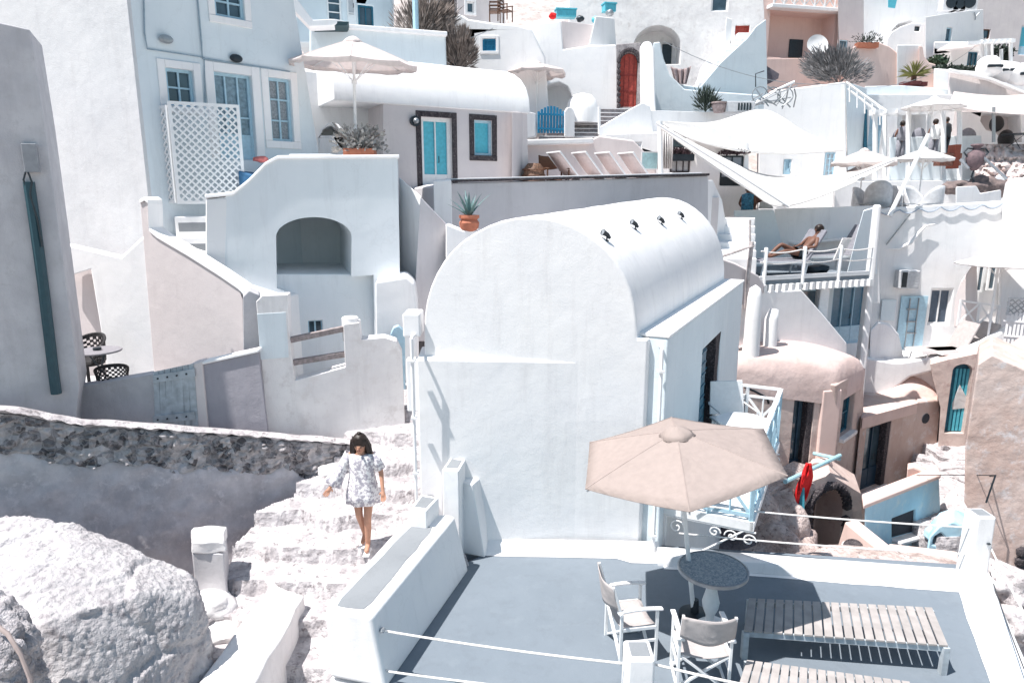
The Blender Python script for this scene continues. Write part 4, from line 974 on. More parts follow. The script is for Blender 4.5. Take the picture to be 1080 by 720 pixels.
# stairs landing surface behind the pink wall
b = bm_new(); q = [pk.p(160, 262)-pk.n*.2, pk.p(262, 322)-pk.n*.2, pk.p(262, 322)-pk.n*1.6, pk.p(160, 262)-pk.n*1.6]; hexa(b, [Vector((p.x, p.y, p.z-3)) for p in q]+q); solo('stair_ramp', b, WHITE, kind='structure', bevel=.03)
# lower-left alcove: wall and sunlit leaning face
al = Pl((70, 330, 11.4), (160, 330, 11.2))
rt = root('lower_house', 'leaning white lower wall with a mauve shaded alcove behind the rattan chairs', 'house', al.p(110, 400))
b = bm_new()
wallp(rt, al, [(60, 300), (70, 292), (96, 284), (112, 380), (116, 440), (170, 440), (170, 395), (154, 248), (128, 272), (67, 258), (60, 262)], .6, WHITE, bevel=.02)
b = bm_new(); al2 = al.off(-.62); hexa(b, [al2.p(55, 440), al2.p(125, 440), al2.p(125, 440)-al.n*.2, al2.p(55, 440)-al.n*.2, al2.p(55, 282), al2.p(120, 282), al2.p(120, 282)-al.n*.2, al2.p(55, 282)-al.n*.2]); part('alcove_back', b, LPINK, rt)  # pinkish shade inside the alcove put into the back wall's colour
# grey wall pieces and gate
gw = Pl((60, 430, 9.6), (283, 430, 9.75))
mass('low_grey_wall', 'low grey wall below the rattan chairs, left of the gate', 'wall', gw, [(57, 412), (163, 394), (165, 460), (52, 460)], .22, GREYW, bevel=.02)
mass('grey_block_wall', 'low dark grey wall right of the gate with a white top', 'wall', gw, [(214, 384), (273, 371), (283, 452), (284, 480), (218, 480)], .22, plaster('dark_lavender', (.36, .345, .38), (.31, .30, .335), bump=.6), bevel=.02)
b = bm_new(); a_, c_ = gw.p(214, 383), gw.p(273, 370); bar(b, a_-gw.n*.1+UP*.005, c_-gw.n*.1+UP*.005, .26, .04); solo('wall_top_edge', b, WHITE, 'thin white top on the dark grey block wall', 'coping', bevel=.012)
b = bm_new(); hexa(b, [gw.p(206, 455)+gw.n*.04, gw.p(221, 455)+gw.n*.04, gw.p(221, 455)-gw.n*.2, gw.p(206, 455)-gw.n*.2, gw.p(202, 383)+gw.n*.04, gw.p(214, 380)+gw.n*.04, gw.p(214, 380)-gw.n*.2, gw.p(202, 383)-gw.n*.2]); solo('gate_pier', b, CREAM, 'narrow cream pier on the right of the board gate', 'pier', bevel=.02)
gg = gw.off(.03); rt = root('board_gate', 'weathered pale blue board gate with nailed battens between grey walls', 'gate', gg.p(185, 445))
q4 = lambda x0, y0, x1, y1, x2, y2, x3, y3, n0, n1: [gg.p(x0, y0)+gg.n*n0, gg.p(x1, y1)+gg.n*n0, gg.p(x1, y1)+gg.n*n1, gg.p(x0, y0)+gg.n*n1, gg.p(x3, y3)+gg.n*n0, gg.p(x2, y2)+gg.n*n0, gg.p(x2, y2)+gg.n*n1, gg.p(x3, y3)+gg.n*n1]
for k in range(7):
    t0, t1 = k/7+.006, (k+1)/7-.006; X = lambda t: 162+43*t; b = bm_new()
    yb, yt = lambda t: 449+0*t, lambda t: 392-9*t
    hexa(b, q4(X(t0)+2, yb(t0), X(t1)+2+3*t1, yb(t1), X(t1), yt(t1), X(t0), yt(t0), -.01, .02)); part('board', b, PBLUE2, rt)
for (ya, yb_) in ((398, 391), (441, 436)):
    b = bm_new(); hexa(b, q4(163, ya+5, 207, yb_+5, 206, yb_-3, 162.5, ya-3, .02, .045)); o = part('batten', b, PBLUE2, rt)
    for k in range(4):
        x = 168+10*k; y = ya+1+(yb_-ya)*(x-163)/44; b = bm_new(); tube(b, [gg.p(x, y)+gg.n*.045, gg.p(x, y)+gg.n*.06], .014, 6); part('nail', b, METALD, o)
# dark rattan set in the alcove
tq = V(104, 369, 10.35); gzl = tq.z-.72
b = bm_new(); q = [V(40, 400, 9.7), V(170, 400, 9.7), V(170, 390, 11.5), V(40, 390, 11.5)]; blockz(b, q, gzl-2, gzl); solo('courtyard_floor', b, GREYW, kind='structure')
bistro('round grey topped table among black rattan chairs in the alcove', tq, gzl, .32, .72, flat('grey_table_top', (.24, .23, .25)), METALD)
b = bm_new(); lathe(b, [(.05, .72), (.06, .725), (.06, .76), (.05, .765)], (tq.x-.02, tq.y, gzl), 12); solo('ashtray', b, METALD, 'small dark ashtray on the alcove table', 'ashtray', smooth=True)
def rattan(label):
    r = root('rattan_chair', label, 'chair', (0, 0, 0), 'black rattan chairs')
    b = bm_new(); lathe(b, [(.0, .38), (.25, .38), (.26, .42), (.24, .45), (0, .44)], (0, 0, 0), 20); part('seat', b, RATTAN, r, smooth=True)
    b = bm_new(); g = []
    for j in range(10):
        row = []
        for i in range(25):
            a = R(-30)+R(240)*i/24; h_ = .42+(.38*(math.sin(math.pi*i/24)**.6))*j/9; row.append(b.verts.new((.27*math.cos(a)*(1+.06*j/9), .27*math.sin(a)*(1+.06*j/9), h_)))
        g.append(row)
    for j in range(9):
        for i in range(24):
            if (i+j) % 2 == 0 or j in (0, 8): b.faces.new((g[j][i], g[j][i+1], g[j+1][i+1], g[j+1][i]))
    o = part('backrest', b, RATTAN, r); o.modifiers.new('th', 'SOLIDIFY').thickness = .02
    b = bm_new(); tube(b, [v for v in [Vector((.285*math.cos(R(-30)+R(240)*i/24), .285*math.sin(R(-30)+R(240)*i/24), .43+(.38*(math.sin(math.pi*i/24)**.6)))) for i in range(25)]], .018, 6); part('rim', b, RATTAN, r, smooth=True)
    for a in (45, 135, 225, 315): b = bm_new(); tube(b, [(.2*math.cos(R(a)), .2*math.sin(R(a)), .38), (.24*math.cos(R(a)), .24*math.sin(R(a)), 0)], .014, 6); part('leg', b, RATTAN, r)
    return r
rc = rattan('black woven rattan chair right of the alcove table'); q = V(117, 385, 9.95); place(rc, (q.x, q.y, gzl), R(-150), s=.78)
r2 = copy_tree(rc); q = V(90, 372, 10.75); place(r2, (q.x, q.y, gzl), R(-15), 'black woven rattan chair behind the alcove table against the mauve wall', 1.05)
# ================= middle distance behind the dome and up the hill
def barrel(b, pl, u0, u1, z, n0, n1, rise, seg=14, zb=None):
    prev = None; zb = z-.4 if zb is None else zb; m = 8
    for i in range(m+1):
        u = u0+(u1-u0)*i/m
        v = [b.verts.new(pl.w(u, zb, n0))]+[b.verts.new(pl.w(u, z+rise*math.sin(math.pi*k/seg)**.85+.015*noise.noise(Vector((u, k, z))), n0+(n1-n0)*(1-math.cos(math.pi*k/seg))/2)) for k in range(seg+1)]+[b.verts.new(pl.w(u, zb, n1))]
        if prev:
            for k in range(len(v)): b.faces.new((prev[k], prev[(k+1) % len(v)], v[(k+1) % len(v)], v[k]))
        else: b.faces.new(v)
        prev = v
    b.faces.new(prev[::-1])
def house(name, label, pl, outline, thick, mat, wins=(), bevel=.04, cat='house', niches=(), extdir=None, group=None):
    """wins: (kind, (x0,y0,x1,y1), recess, frame mat, glass mat, nx, nz, surround, sw); niches: (loop, depth)"""
    cen = pl.p(sum(q[0] for q in outline if len(q) == 2)/max(1, len([q for q in outline if len(q) == 2])), max(q[1] for q in outline if len(q) == 2))
    rt = root(name, label, cat, cen, group)
    rs = [pl.rect(*w_[1]) for w_ in wins]
    wallp(rt, pl, outline, thick, mat, holes=[(rloop(pl, r_), w_[2]+.03) for r_, w_ in zip(rs, wins)]+list(niches), bevel=bevel, extdir=extdir)
    for r_, w_ in zip(rs, wins):
        k, q, rec, fm, gm, nx, nz = w_[:7]; su = w_[7] if len(w_) > 7 else None; sw = w_[8] if len(w_) > 8 else .1
        opening(rt, pl, r_, k, rec, fm, gm, nx=nx, nz=nz, fw=w_[9] if len(w_) > 9 else .05, surround=su, sw=sw)
    return rt
# cream house
cp = Pl((404, 150, 16.3), (556, 160, 18.2))
rt = house('cream_house', 'cream fronted house with dark stone trimmed door and a white barrel roof', cp, [(404, 104), (480, 111), (556, 119), (558, 215), (556, 290), (404, 260)], 5, CREAM,
    [('door', (445, 124, 477, 209), .16, WPAINT, TURQ, 2, 1, BLKST, .13, .09), ('window', (500, 127, 519, 164), .14, PALEB, TURQ, 1, 1, BLKST, .13, .06)], bevel=.04)
u0, _ = cp.uz(380, 110); u1, _ = cp.uz(557, 119); zt_ = cp.uz(480, 112)[1]
b = bm_new(); barrel(b, cp, u0-.6, u1+.05, zt_-.02, .03, -4.2, 1.25, zb=zt_-.06); part('barrel_roof', b, WHITE, rt, bevel=.03, ang=50)
p = cp.p(437, 128)+cp.n*.06; r2 = root('wall_lamp', 'round dark wall lamp left of the stone trimmed turquoise door', 'lamp', p); b = bm_new(); tube(b, [p-cp.n*.06, p+cp.n*.02], .12, 14); part('back_plate', b, METALD, r2)
b = bm_new(); blob(b, p+cp.n*.05, .07, 2, 0); part('globe', b, METALG, r2, smooth=True)
# white walls left of it
M3 = mass
wA = Pl((322, 120, 16.8), (410, 120, 17.4))
M3('white_terrace_wall', 'bright white wall behind the left parasol, plain and tall', 'wall', wA, [(318, 75), (400, 84), (408, 100), (408, 260), (318, 260)], 3, WHITE)
wB = Pl((326, 50, 21), (472, 60, 22))
M3('roof_parapet', 'pale parapet with thick white rim above the cream house roof', 'wall', wB, [(326, 26), (400, 32), (470, 37), (473, 130), (326, 130)], 3, BLUEW, bevel=.06)
b = bm_new(); bar(b, wB.p(326, 26), wB.p(471, 37), .35, .12); solo('parapet_coping', b, WHITE, 'white rim along the pale parapet top', 'coping', bevel=.03)
# house top left above with windows
wC = Pl((312, 10, 22.5), (430, 14, 24))
house('upper_house', 'pale blue house top with shuttered windows above the left parasol', wC, [(312, -40), (414, -40), (414, 45), (312, 45)], 4, BLUEW, [('window', (345, -6, 360, 22), .1, WPAINT, GLASS, 1, 3), ('window', (378, 6, 394, 29), .1, TEAL, GLASS, 2, 1), ('door', (366, -20, 375, 30), .1, WPAINT, LGREY, 1, 3)])
M3('tilted_awning_block', 'dark green slanted roof edge beside the tall blue house', 'roof', Pl((318, 20, 20), (370, 22, 20.5)), [(322, 14), (330, 22), (368, 23), (366, 27), (330, 27)], .8, flat('dark_green_felt', (.03, .06, .07)), bevel=.01)
M3('white_roof_edge', 'white curved roof edge running down beside the tall blue house', 'roof', Pl((306, 10, 19.5), (330, 22, 19.9)), [(305, -30), (314, 0), (330, 21), (352, 20), (366, 23), (352, 27), (326, 28), (309, 10), (300, -30)], .6, WHITE, bevel=.03)
# pole/column and brush
for x, yb, lb in ((438, 33, 'pale blue post in front of the dry shrub at the top'),):
    b = bm_new(); p0_, p1_ = V(x, -20, 22.3), V(x+1, yb+8, 22.3); tube(b, [p1_, Vector((p1_.x, p1_.y, p0_.z))], .09, 8); solo('shade_post', b, PALEB, lb, 'post', smooth=True)
def shrub(name, label, c, r, n, mat, stem_mat=None, size=.06, seed=1, cat='shrub', spiky=False, group=None, flat_=1.0, stems=14):
    rnd = random.Random(seed); c = Vector(c); rt = root(name, label, cat, c, group)
    b = bm_new()
    rx, ry, rz = r
    for k in range(stems):
        a = rnd.uniform(0, 6.283); e = rnd.uniform(.3, 1.4); d = Vector((math.cos(a)*math.cos(e)*rx, math.sin(a)*math.cos(e)*ry, math.sin(e)*rz*1.0))
        tube(b, [c, c+d*.5+Vector((0, 0, rz*.08)), c+d*.95], [.012, .009, .004], 4)
    part('stems', b, stem_mat or mat, rt)
    b = bm_new()
    lobes = [(Vector((rnd.uniform(-.55, .55)*rx, rnd.uniform(-.5, .5)*ry, rnd.uniform(.25, .75)*rz)), rnd.uniform(.3, .5)) for _ in range(9)]
    for k in range(n):
        lc, lr = rnd.choice(lobes); d = Vector((rnd.gauss(0, 1), rnd.gauss(0, 1), rnd.gauss(0, 1))).normalized()*(rnd.random()**.4)
        p = c+lc+Vector((d.x*rx*lr, d.y*ry*lr, d.z*rz*lr))
        if p.z < c.z: p.z = c.z+rnd.random()*.1
        o = (p-c).normalized() if spiky else Vector((rnd.gauss(0, 1), rnd.gauss(0, 1), rnd.gauss(0, 1)+.4)).normalized()
        s = o.cross(Vector((rnd.gauss(0, 1), rnd.gauss(0, 1), rnd.gauss(0, 1)))).normalized(); L_ = size*rnd.uniform(.7, 1.6)*(1.8 if spiky else 1); w_ = size*(.12 if spiky else .45)
        v = [b.verts.new(p-s*w_*.5), b.verts.new(p+o*L_*.5-s*w_), b.verts.new(p+o*L_), b.verts.new(p+o*L_*.5+s*w_)]; b.faces.new(v)
    part('foliage', b, mat, rt, recalc=False)
    return rt
shrub('dry_shrub', 'tall dry brown shrub behind the pale post at the top', V(440, 50, 23), (1.5, .7, 1.4), 3800, DRYB, size=.12, seed=3, spiky=True)
shrub('dry_shrub', 'dry brown shrub filling the dark doorway left of the small blue window', V(484, 75, 22.6), (.7, .55, 1.15), 2600, DRYB, size=.11, seed=5, spiky=True)
M3('pink_garden_wall', 'rounded pink wall with white cap behind the dry shrub', 'wall', Pl((440, 20, 24.5), (470, 20, 24.5)), [(440, 0), (452, 3), (462, 7), (466, 14), (468, 60), (440, 60)], .4, PINK, bevel=.05)
wD = Pl((467, 60, 24.4), (560, 60, 24.3))
rt = house('whitewashed_house', 'lumpy white house with small deep blue window and dark doorway', wD, [(466, 24), (478, 16), (486, 15), (494, 20), (520, 24), (545, 26), (560, 30), (575, 60), (580, 130), (466, 130)], 4, WHITE, [('window', (509, 41, 523, 54), .12, BLUEP, BLUEP, 3, 2, WHITE, .1), ('doorway', (473, 33, 492, 72), .6, WOODD, DARKROOM, 1, 1)], bevel=.1)
wE = Pl((452, 10, 26.5), (535, 12, 27.5))
house('pink_rear_house', 'faded pink house with a small arched window at the top edge', wE, [(450, -40), (530, -40), (534, 40), (450, 40)], 3, CREAM, [('window', (492, 2, 500, 14), .1, WPAINT, GLASS, 1, 1, WHITE, .08), ('doorway', (468, -10, 482, 17), .5, WOODD, DARKROOM, 1, 1)])
# wooden seats at top
def plank_chair(label, loc, mat, s=1, group=None, name='wooden_chair', rz=0):
    r = root(name, label, 'chair', (0, 0, 0), group)
    b = bm_new(); box(b, -.25, -.25, .42, .25, .25, .46); part('seat', b, mat, r)
    b = bm_new(); 
    for z in (.6, .75, .9): box(b, -.25, .24, z, .25, .27, z+.07)
    part('backrest', b, mat, r)
    for x in (-.24, .24):
        for y, h in ((-.23, .66), (.25, .98)): b = bm_new(); box(b, x-.02, y-.02, 0, x+.02, y+.02, h); part('leg', b, mat, r)
        b = bm_new(); box(b, x-.03, -.26, .66, x+.03, .24, .69); part('armrest', b, mat, r)
    return place(r, loc, rz, s=s)
plank_chair('reddish wooden chair standing at the very top above the small blue window', V(522, 24, 25.2), WOODD, .75, name='wooden_chair')
plank_chair('dark wooden chair turned sideways at the very top near the small blue window', V(533, 23, 25.2), WOODD, .75, name='wooden_chair', rz=R(60))
# long terrace wall with black coping
lw = Pl((462, 200, 14.6), (747, 200, 16.8))
rt = root('long_terrace_wall', 'long lavender wall with a black coping line behind the dome', 'wall', lw.p(600, 260))
wallp(rt, lw, [(458, 197), (474, 193), (600, 190), (747, 185), (748, 300), (700, 420), (458, 420)], 3.2, LAV, bevel=.03)
b = bm_new(); q0, q1 = lw.p(474, 191), lw.p(747, 184); bar(b, q0-lw.n*.1, q1-lw.n*.1, .32, .05); part('black_coping', b, BLKST, rt, bevel=.01)
b = bm_new(); bar(b, q0-lw.n*.5+UP*.02, q1-lw.n*.5+UP*.02, .5, .07); part('white_coping', b, WHITE, rt, bevel=.01)
M3('wall_end_block', 'white end block of the long lavender wall by the agave', 'wall', Pl((456, 200, 14.2), (476, 200, 14.4)), [(457, 190), (476, 189), (477, 240), (458, 250)], .5, WHITE, bevel=.04)
# agave in pot
def pot(name, label, c, r, h, mat, cat='plant pot', rim=True):
    rt = root(name, label, cat, c); b = bm_new(); lathe(b, [(r*.6, 0), (r*.95, h*.7), (r*.85, h*.85), (r*1.05, h*.88), (r*1.05, h), (r*.9, h), (r*.85, h*.9), (0, h*.9)], c, 20); part('pot_body', b, mat, rt, smooth=True, ang=40); return rt
ac = V(495, 244, 12.9)
rt = root('potted_agave', 'spiky blue green agave in a terracotta pot left of the dome', 'plant', ac)
b = bm_new(); lathe(b, [(.10, 0), (.17, .06), (.19, .16), (.15, .22), (.19, .25), (.19, .30), (.16, .30), (.15, .27), (0, .26)], ac, 20); part('pot', b, TERRA, rt, smooth=True, ang=40)
AG = flat('agave_leaf', (.10, .19, .19), rough=.6, var=.3)
rnd = random.Random(4)
for k in range(13):
    a = k*2.4; el_ = R(88-4.2*k); Lg = rnd.uniform(.42, .62); b = bm_new(); d = Vector((math.cos(a)*math.cos(el_), math.sin(a)*math.cos(el_), math.sin(el_))); s = Vector((-math.sin(a), math.cos(a), 0)); prev = None
    for j in range(6):
        t = j/5; w_ = .035*(1-t**2)+.002; c = ac+UP*.27+d*(Lg*t)+Vector((math.cos(a), math.sin(a), -.4))*(.10*t*t); n_ = s.cross(d)*.015*(1-t)
        v = [b.verts.new(c-s*w_+n_), b.verts.new(c-n_), b.verts.new(c+s*w_+n_)]
        if prev: b.faces.new((prev[0], prev[1], v[1], v[0])); b.faces.new((prev[1], prev[2], v[2], v[1])); b.faces.new((prev[2], prev[0], v[0], v[2]))
        prev = v
    part('leaf', b, AG, rt)
M3('dome_side_parapet', 'narrow white parapet the agave pot stands on', 'wall', Pl((478, 250, 12.7), (512, 250, 12.9)), [(470, 236), (488, 243), (515, 243), (520, 300), (470, 300)], .5, WHITE, bevel=.03)
# left parasol + its terrace items
lp_ = V(376, 175, 14.2)
parasol('cream parasol with ruffled vent and hanging tilt pole on the arched house roof', (lp_.x, lp_.y, lp_.z), 1.22, 2.35, .42, CANVP, n=8, tilt=(R(2), R(4)), rot=R(10), val=.10, pole_r=.03, wave=.2, polemat=WPAINT)
rt = root('potted_shrub', 'terracotta box holding a pale scraggly shrub at the left parasol foot', 'plant', V(380, 168, 13.6)); c = V(380, 168, 13.6)
b = bm_new(); box(b, c.x-.3, c.y-.12, c.z-.05, c.x+.3, c.y+.12, c.z+.2); part('trough', b, TERRA, rt, bevel=.01)
def leaves(b, c, r, n, size, seed, spiky=True):
    rnd = random.Random(seed)
    for k in range(n):
        d = Vector((rnd.gauss(0, 1), rnd.gauss(0, 1), rnd.gauss(0, 1))).normalized(); d.z = abs(d.z); p = c+Vector((d.x*r[0], d.y*r[1], d.z*r[2]))*(rnd.random()**.6)
        o = (d+Vector((rnd.gauss(0, .4), rnd.gauss(0, .4), rnd.gauss(0, .4)+.3))).normalized(); s = o.cross(Vector((rnd.gauss(0, 1), rnd.gauss(0, 1), rnd.gauss(0, 1)))).normalized(); L_ = size*rnd.uniform(.7, 1.5); w_ = L_*(.12 if spiky else .35)
        b.faces.new([b.verts.new(p-s*w_*.5), b.verts.new(p+o*L_*.5-s*w_), b.verts.new(p+o*L_), b.verts.new(p+o*L_*.5+s*w_)])
b = bm_new(); leaves(b, c+UP*.15, (.55, .3, .5), 480, .08, 3, False); part('foliage', b, flat('pale_sage_leaf', (.36, .34, .32), var=.5, scale=6), rt, recalc=False)
b = bm_new(); rnd = random.Random(9)
for k in range(24):
    a = rnd.uniform(0, 6.28); tube(b, [c+UP*.1, c+Vector((math.cos(a)*.3, math.sin(a)*.2, .4)), c+Vector((math.cos(a)*.5, math.sin(a)*.3, rnd.uniform(.4, .7)))], .006, 4)
part('twigs', b, DRYB, rt)
gm_ = Pl((336, 150, 15.5), (368, 150, 15.7))
house('chimney_hut', 'small white dome shaped hut with dark arched hole beside the left parasol', gm_, [(335, 185), (335, 145), (339, 134), (348, 129), (357, 131), (365, 140), (367, 185)], .9, WHITE, niches=[([gm_.p(*q) for q in ((338, 143), (341, 136), (349, 132), (358, 138), (362, 143))], .6)], bevel=.06, cat='hut')
b = bm_new(); p = V(325, 164, 12.9); box(b, p.x-.3, p.y-.15, p.z-.01, p.x+.45, p.y+.2, p.z+.02); solo('board', b, WPAINT, 'thin white board lying on the arched house roof edge', 'board')
# folded blue lounger + pink towel behind lattice
p = V(272, 186, 12.9); b = bm_new(); hexa(b, [p+Vector(q) for q in ((-.25, -.3, -.35), (.35, -.3, -.35), (.35, .3, -.35), (-.25, .3, -.35), (-.25, -.3, .1), (.25, -.3, -.05), (.25, .3, -.05), (-.25, .3, .1))]); solo('folded_cushion', b, flat('navy_cloth', (.04, .13, .25), rough=.9), 'dark blue cushion stack behind the sloping white coping', 'cushion', bevel=.04)
p = V(275, 168, 12.9); b = bm_new(); blob(b, p, (.14, .1, .06), 2, .3, 2, 3); solo('pink_towel', b, flat('coral_cloth', (.55, .16, .15)), 'small coral towel lying on the dark blue cushion', 'towel', smooth=True)
# ---- terrace of deck chairs
zd = V(620, 190, 18.6).z-.45
b = bm_new(); q = [V(540, 190, 16.0), V(760, 186, 17.2), V(760, 186, 21.5), V(540, 190, 21.5)]; blockz(b, q, zd-1.5, zd); solo('upper_terrace', b, CREAM, kind='structure')
wF = Pl((550, 160, 20.2), (700, 160, 20.9))
M3('rounded_peach_wall', 'pinkish wall with rounded top behind the row of deck chairs', 'wall', wF, [(548, 152), (600, 151), (620, 149), (632, 143), (668, 148), (680, 160), (692, 178), (694, 200), (548, 200)], .6, plaster('pale_peach', (.74, .66, .64), (.71, .63, .61), bump=.3), bevel=.05)
b = bm_new(); bar(b, wF.p(550, 151)+wF.n*.02, wF.p(624, 149)+wF.n*.02, .4, .16); solo('wall_top_band', b, WHITE, 'white band topping the pinkish wall behind the deck chairs', 'coping', bevel=.04)
def deckchair(label, group, sling=SLING, frame=WPAINT, name='deck_chair'):
    r = root(name, label, 'chair', (0, 0, 0), group)
    b = bm_new()
    for x in (-.3, .3): bar(b, (x, -.55, .0), (x, .45, 1.05), .03, .03, Vector((1, 0, 0)))
    bar(b, (-.3, .45, 1.05), (.3, .45, 1.05), .03, .03); bar(b, (-.3, -.55, .02), (.3, -.55, .02), .03, .03); part('long_frame', b, frame, r)
    b = bm_new()
    for x in (-.26, .26): bar(b, (x, -.55, .4), (x, .5, .0), .025, .025, Vector((1, 0, 0)))
    bar(b, (-.26, -.55, .4), (.26, -.55, .4), .03, .03); part('short_frame', b, frame, r)
    b = bm_new(); g = []
    for j in range(11):
        t = j/10; g.append([b.verts.new((x, -.53+.96*t, (.40+.63*t)-.22*math.sin(math.pi*t)**1.2*(1-.3*t))) for x in (-.27, 0, .27)])
    for j in range(10):
        for i in range(2): b.faces.new((g[j][i], g[j][i+1], g[j+1][i+1], g[j+1][i]))
    o = part('sling', b, sling, r, smooth=True); o.modifiers.new('th', 'SOLIDIFY').thickness = .008
    return r
PSL = flat('pale_pink_sling', (.62, .53, .51), rough=.95, var=.08)
labs = ['pale sling deck chair nearest the brown director chair', 'pale sling deck chair second from the brown director chair', 'pale sling deck chair third from the brown director chair', 'pale sling deck chair farthest right in the upper terrace row']
dk = None
for i, (x, y) in enumerate(((614, 192), (640, 191), (664, 190), (688, 190))):
    o = dk = deckchair(labs[0], 'deck chairs on the upper terrace', PSL) if dk is None else copy_tree(dk); q = V(x, y, 18.3+.1*i); place(o, (q.x-.35, q.y, zd), R(118), labs[i], 1.08)
dB = director('brown wooden director chair on the upper terrace beside the deck chairs', flat('brown_sling', (.16, .08, .05), rough=.95), WOODD, None, 'wooden_director_chair'); q = V(585, 190, 18.2); place(dB, (q.x, q.y, zd), R(200), s=1.1)
rt = root('wicker_screen', 'round brown wicker basket standing left of the brown director chair', 'basket', (0, 0, 0)); b = bm_new(); lathe(b, [(.18, 0), (.28, .2), (.30, .5), (.24, .75), (.16, .85), (.14, .84), (.2, .7)], (0, 0, 0), 18); WK = flat('wicker', (.20, .11, .07), var=.7, scale=40); part('basket_body', b, WK, rt, smooth=True)
b = bm_new(); 
for k in range(5): tube(b, [(.29*math.cos(a), .29*math.sin(a), .1+k*.15) for a in [i*math.pi/8 for i in range(17)]], .02, 5, cap=False)
part('weave_bands', b, WOODD, rt); q = V(563, 190, 18); place(rt, (q.x, q.y, zd))
# low walls right of deck chairs, small windows
wG = Pl((640, 150, 22.0), (770, 150, 21.8))
house('small_white_house', 'small white house with dark framed window right of the deck chairs', wG, [(634, 143), (640, 141), (700, 139), (704, 128), (748, 132), (790, 150), (790, 240), (634, 240)], 3, WHITE, [('window', (706, 144, 724, 156), .12, METALD, GLASS, 1, 1), ('window', (664, 151, 676, 162), .1, WPAINT, LGREY, 2, 1), ('window', (707, 166, 728, 182), .12, BLKST, LGREY, 3, 1), ('door', (760, 164, 784, 196), .12, METALD, flat('grey_curtain', (.34, .37, .42)), 2, 1)], bevel=.08)
b = bm_new(); p = wG.p(717, 163)+wG.n*.15; leaves(b, p, (.42, .2, .16), 500, .07, 11, False); c = root('flower_box', 'dark window box of purple plants under the small framed window', 'plant', p); part('foliage', b, flat('plum_leaf', (.08, .05, .06), var=.5), c, recalc=False)
b = bm_new(); box(b, p.x-.4, p.y-.1, p.z-.2, p.x+.4, p.y+.1, p.z); part('box', b, METALD, c)
b = bm_new(); p = wG.p(773, 163)+wG.n*.1; leaves(b, p, (.5, .2, .13), 500, .07, 12, False); c = root('flower_box', 'dark creeper over the curtained door under the upper sail', 'plant', p); part('foliage', b, MAT['plum_leaf'], c, recalc=False)
gl_ = Pl((678, 170, 20.2), (698, 170, 20.4)); rt = root('glass_screen', 'small turquoise glass wind screen at the end of the deck chairs', 'screen', gl_.p(688, 180)); r_ = gl_.rect(676, 160, 698, 179); b = bm_new(); pbox(b, gl_, r_[0], r_[2], r_[1], r_[3], 0, .01); part('glass', b, flat('turquoise_glass', (.45, .68, .70), rough=.15), rt)
b = bm_new(); frame_bars(b, gl_, r_, .03, -.01, .02); part('screen_frame', b, WPAINT, rt)
rt = root('draped_curtain', 'white gathered curtain hanging by the sail pole', 'curtain', V(702, 175, 20)); b = bm_new(); prev = None
for i in range(25):
    t = i/24; x = 695+15*t; p0_, p1_ = V(x, 136, 20+.06*math.sin(i*1.6)), V(x-2+2*math.sin(t*3), 178, 20+.1*math.sin(i*1.6)); v = (b.verts.new(p0_), b.verts.new(p0_.lerp(p1_, .5)-Vector((0, .05, 0))), b.verts.new(p1_))
    if prev: b.faces.new((prev[0], v[0], v[1], prev[1])); b.faces.new((prev[1], v[1], v[2], prev[2]))
    prev = v
o = part('cloth', b, CANVW, rt, smooth=True); o.modifiers.new('th', 'SOLIDIFY').thickness = .01
# stone steps up to the red door, gate, gate pillars
sgp = Pl((555, 130, 23.5), (650, 130, 25.5))
DST = plaster('dark_step_stone', (.40, .37, .37), (.26, .24, .25), bump=1, scale=5, col3=(.14, .13, .14))
rt = root('rear_steps', 'flight of dark stone steps climbing right from the blue gate to the red door', 'steps', sgp.p(600, 150))
for k in range(9):
    x0_, x1_ = 562+7*k, 626+5*k-(k > 4)*0; y = 147-4.2*k; q = [V(x0_, y+1, 23+.28*k), V(x1_, y+1, 23.2+.28*k)]; q[1].z = q[0].z; d = (q[1]-q[0]).normalized(); n_ = Vector((-d.y, d.x, 0)); b = bm_new(); qq = [q[0], q[1], q[1]+n_*.75, q[0]+n_*.75]; blockz(b, qq, q[0].z-.8, q[0].z); o = part('step', b, DST, rt, bevel=.02)
    b = bm_new(); bar(b, q[0]-n_*.01+UP*.0, q[1]-n_*.01+UP*.0, .03, .03); part('white_nosing', b, WHITE, o)
gb = Pl((567, 125, 23.0), (595, 125, 23.3))
rt = root('blue_gate', 'bright blue arched picket gate between white pillars', 'gate', gb.p(580, 141))
for k in range(9):
    t = k/8; x = 568+26*t; yt = 121-9*math.sin(math.pi*(.12+.76*t)); r_ = gb.rect(x-1.1, yt, x+1.1, 140.5); b = bm_new(); pbox(b, gb, r_[0], r_[2], r_[1], r_[3], 0, .03); part('picket', b, BLUEP, rt)
b = bm_new()
for yy in (120, 135): r_ = gb.rect(567, yy, 595, yy+2.2); pbox(b, gb, r_[0], r_[2], r_[1], r_[3], .031, .06)
part('cross_rails', b, BLUEP, rt)
M3('gate_pillar', 'rounded white pillar right of the bright blue gate with a small plaque', 'pillar', Pl((595, 130, 23.1), (606, 130, 23.2)), [(595, 145), (595, 117), (598, 113), (603, 113), (606, 117), (606, 145)], .4, WHITE, bevel=.05)
M3('gate_pillar', 'white pillar left of the bright blue gate', 'pillar', Pl((552, 130, 22.9), (566, 130, 23)), [(545, 150), (545, 122), (552, 116), (566, 120), (566, 145)], .4, WHITE, bevel=.06)
M3('cream_side_wall', 'plain shaded wall end left of the wicker basket', 'wall', Pl((541, 150, 17.6), (556, 150, 18.4)), [(540, 118), (556, 119), (557, 195), (540, 192)], .3, CREAM, bevel=.02)
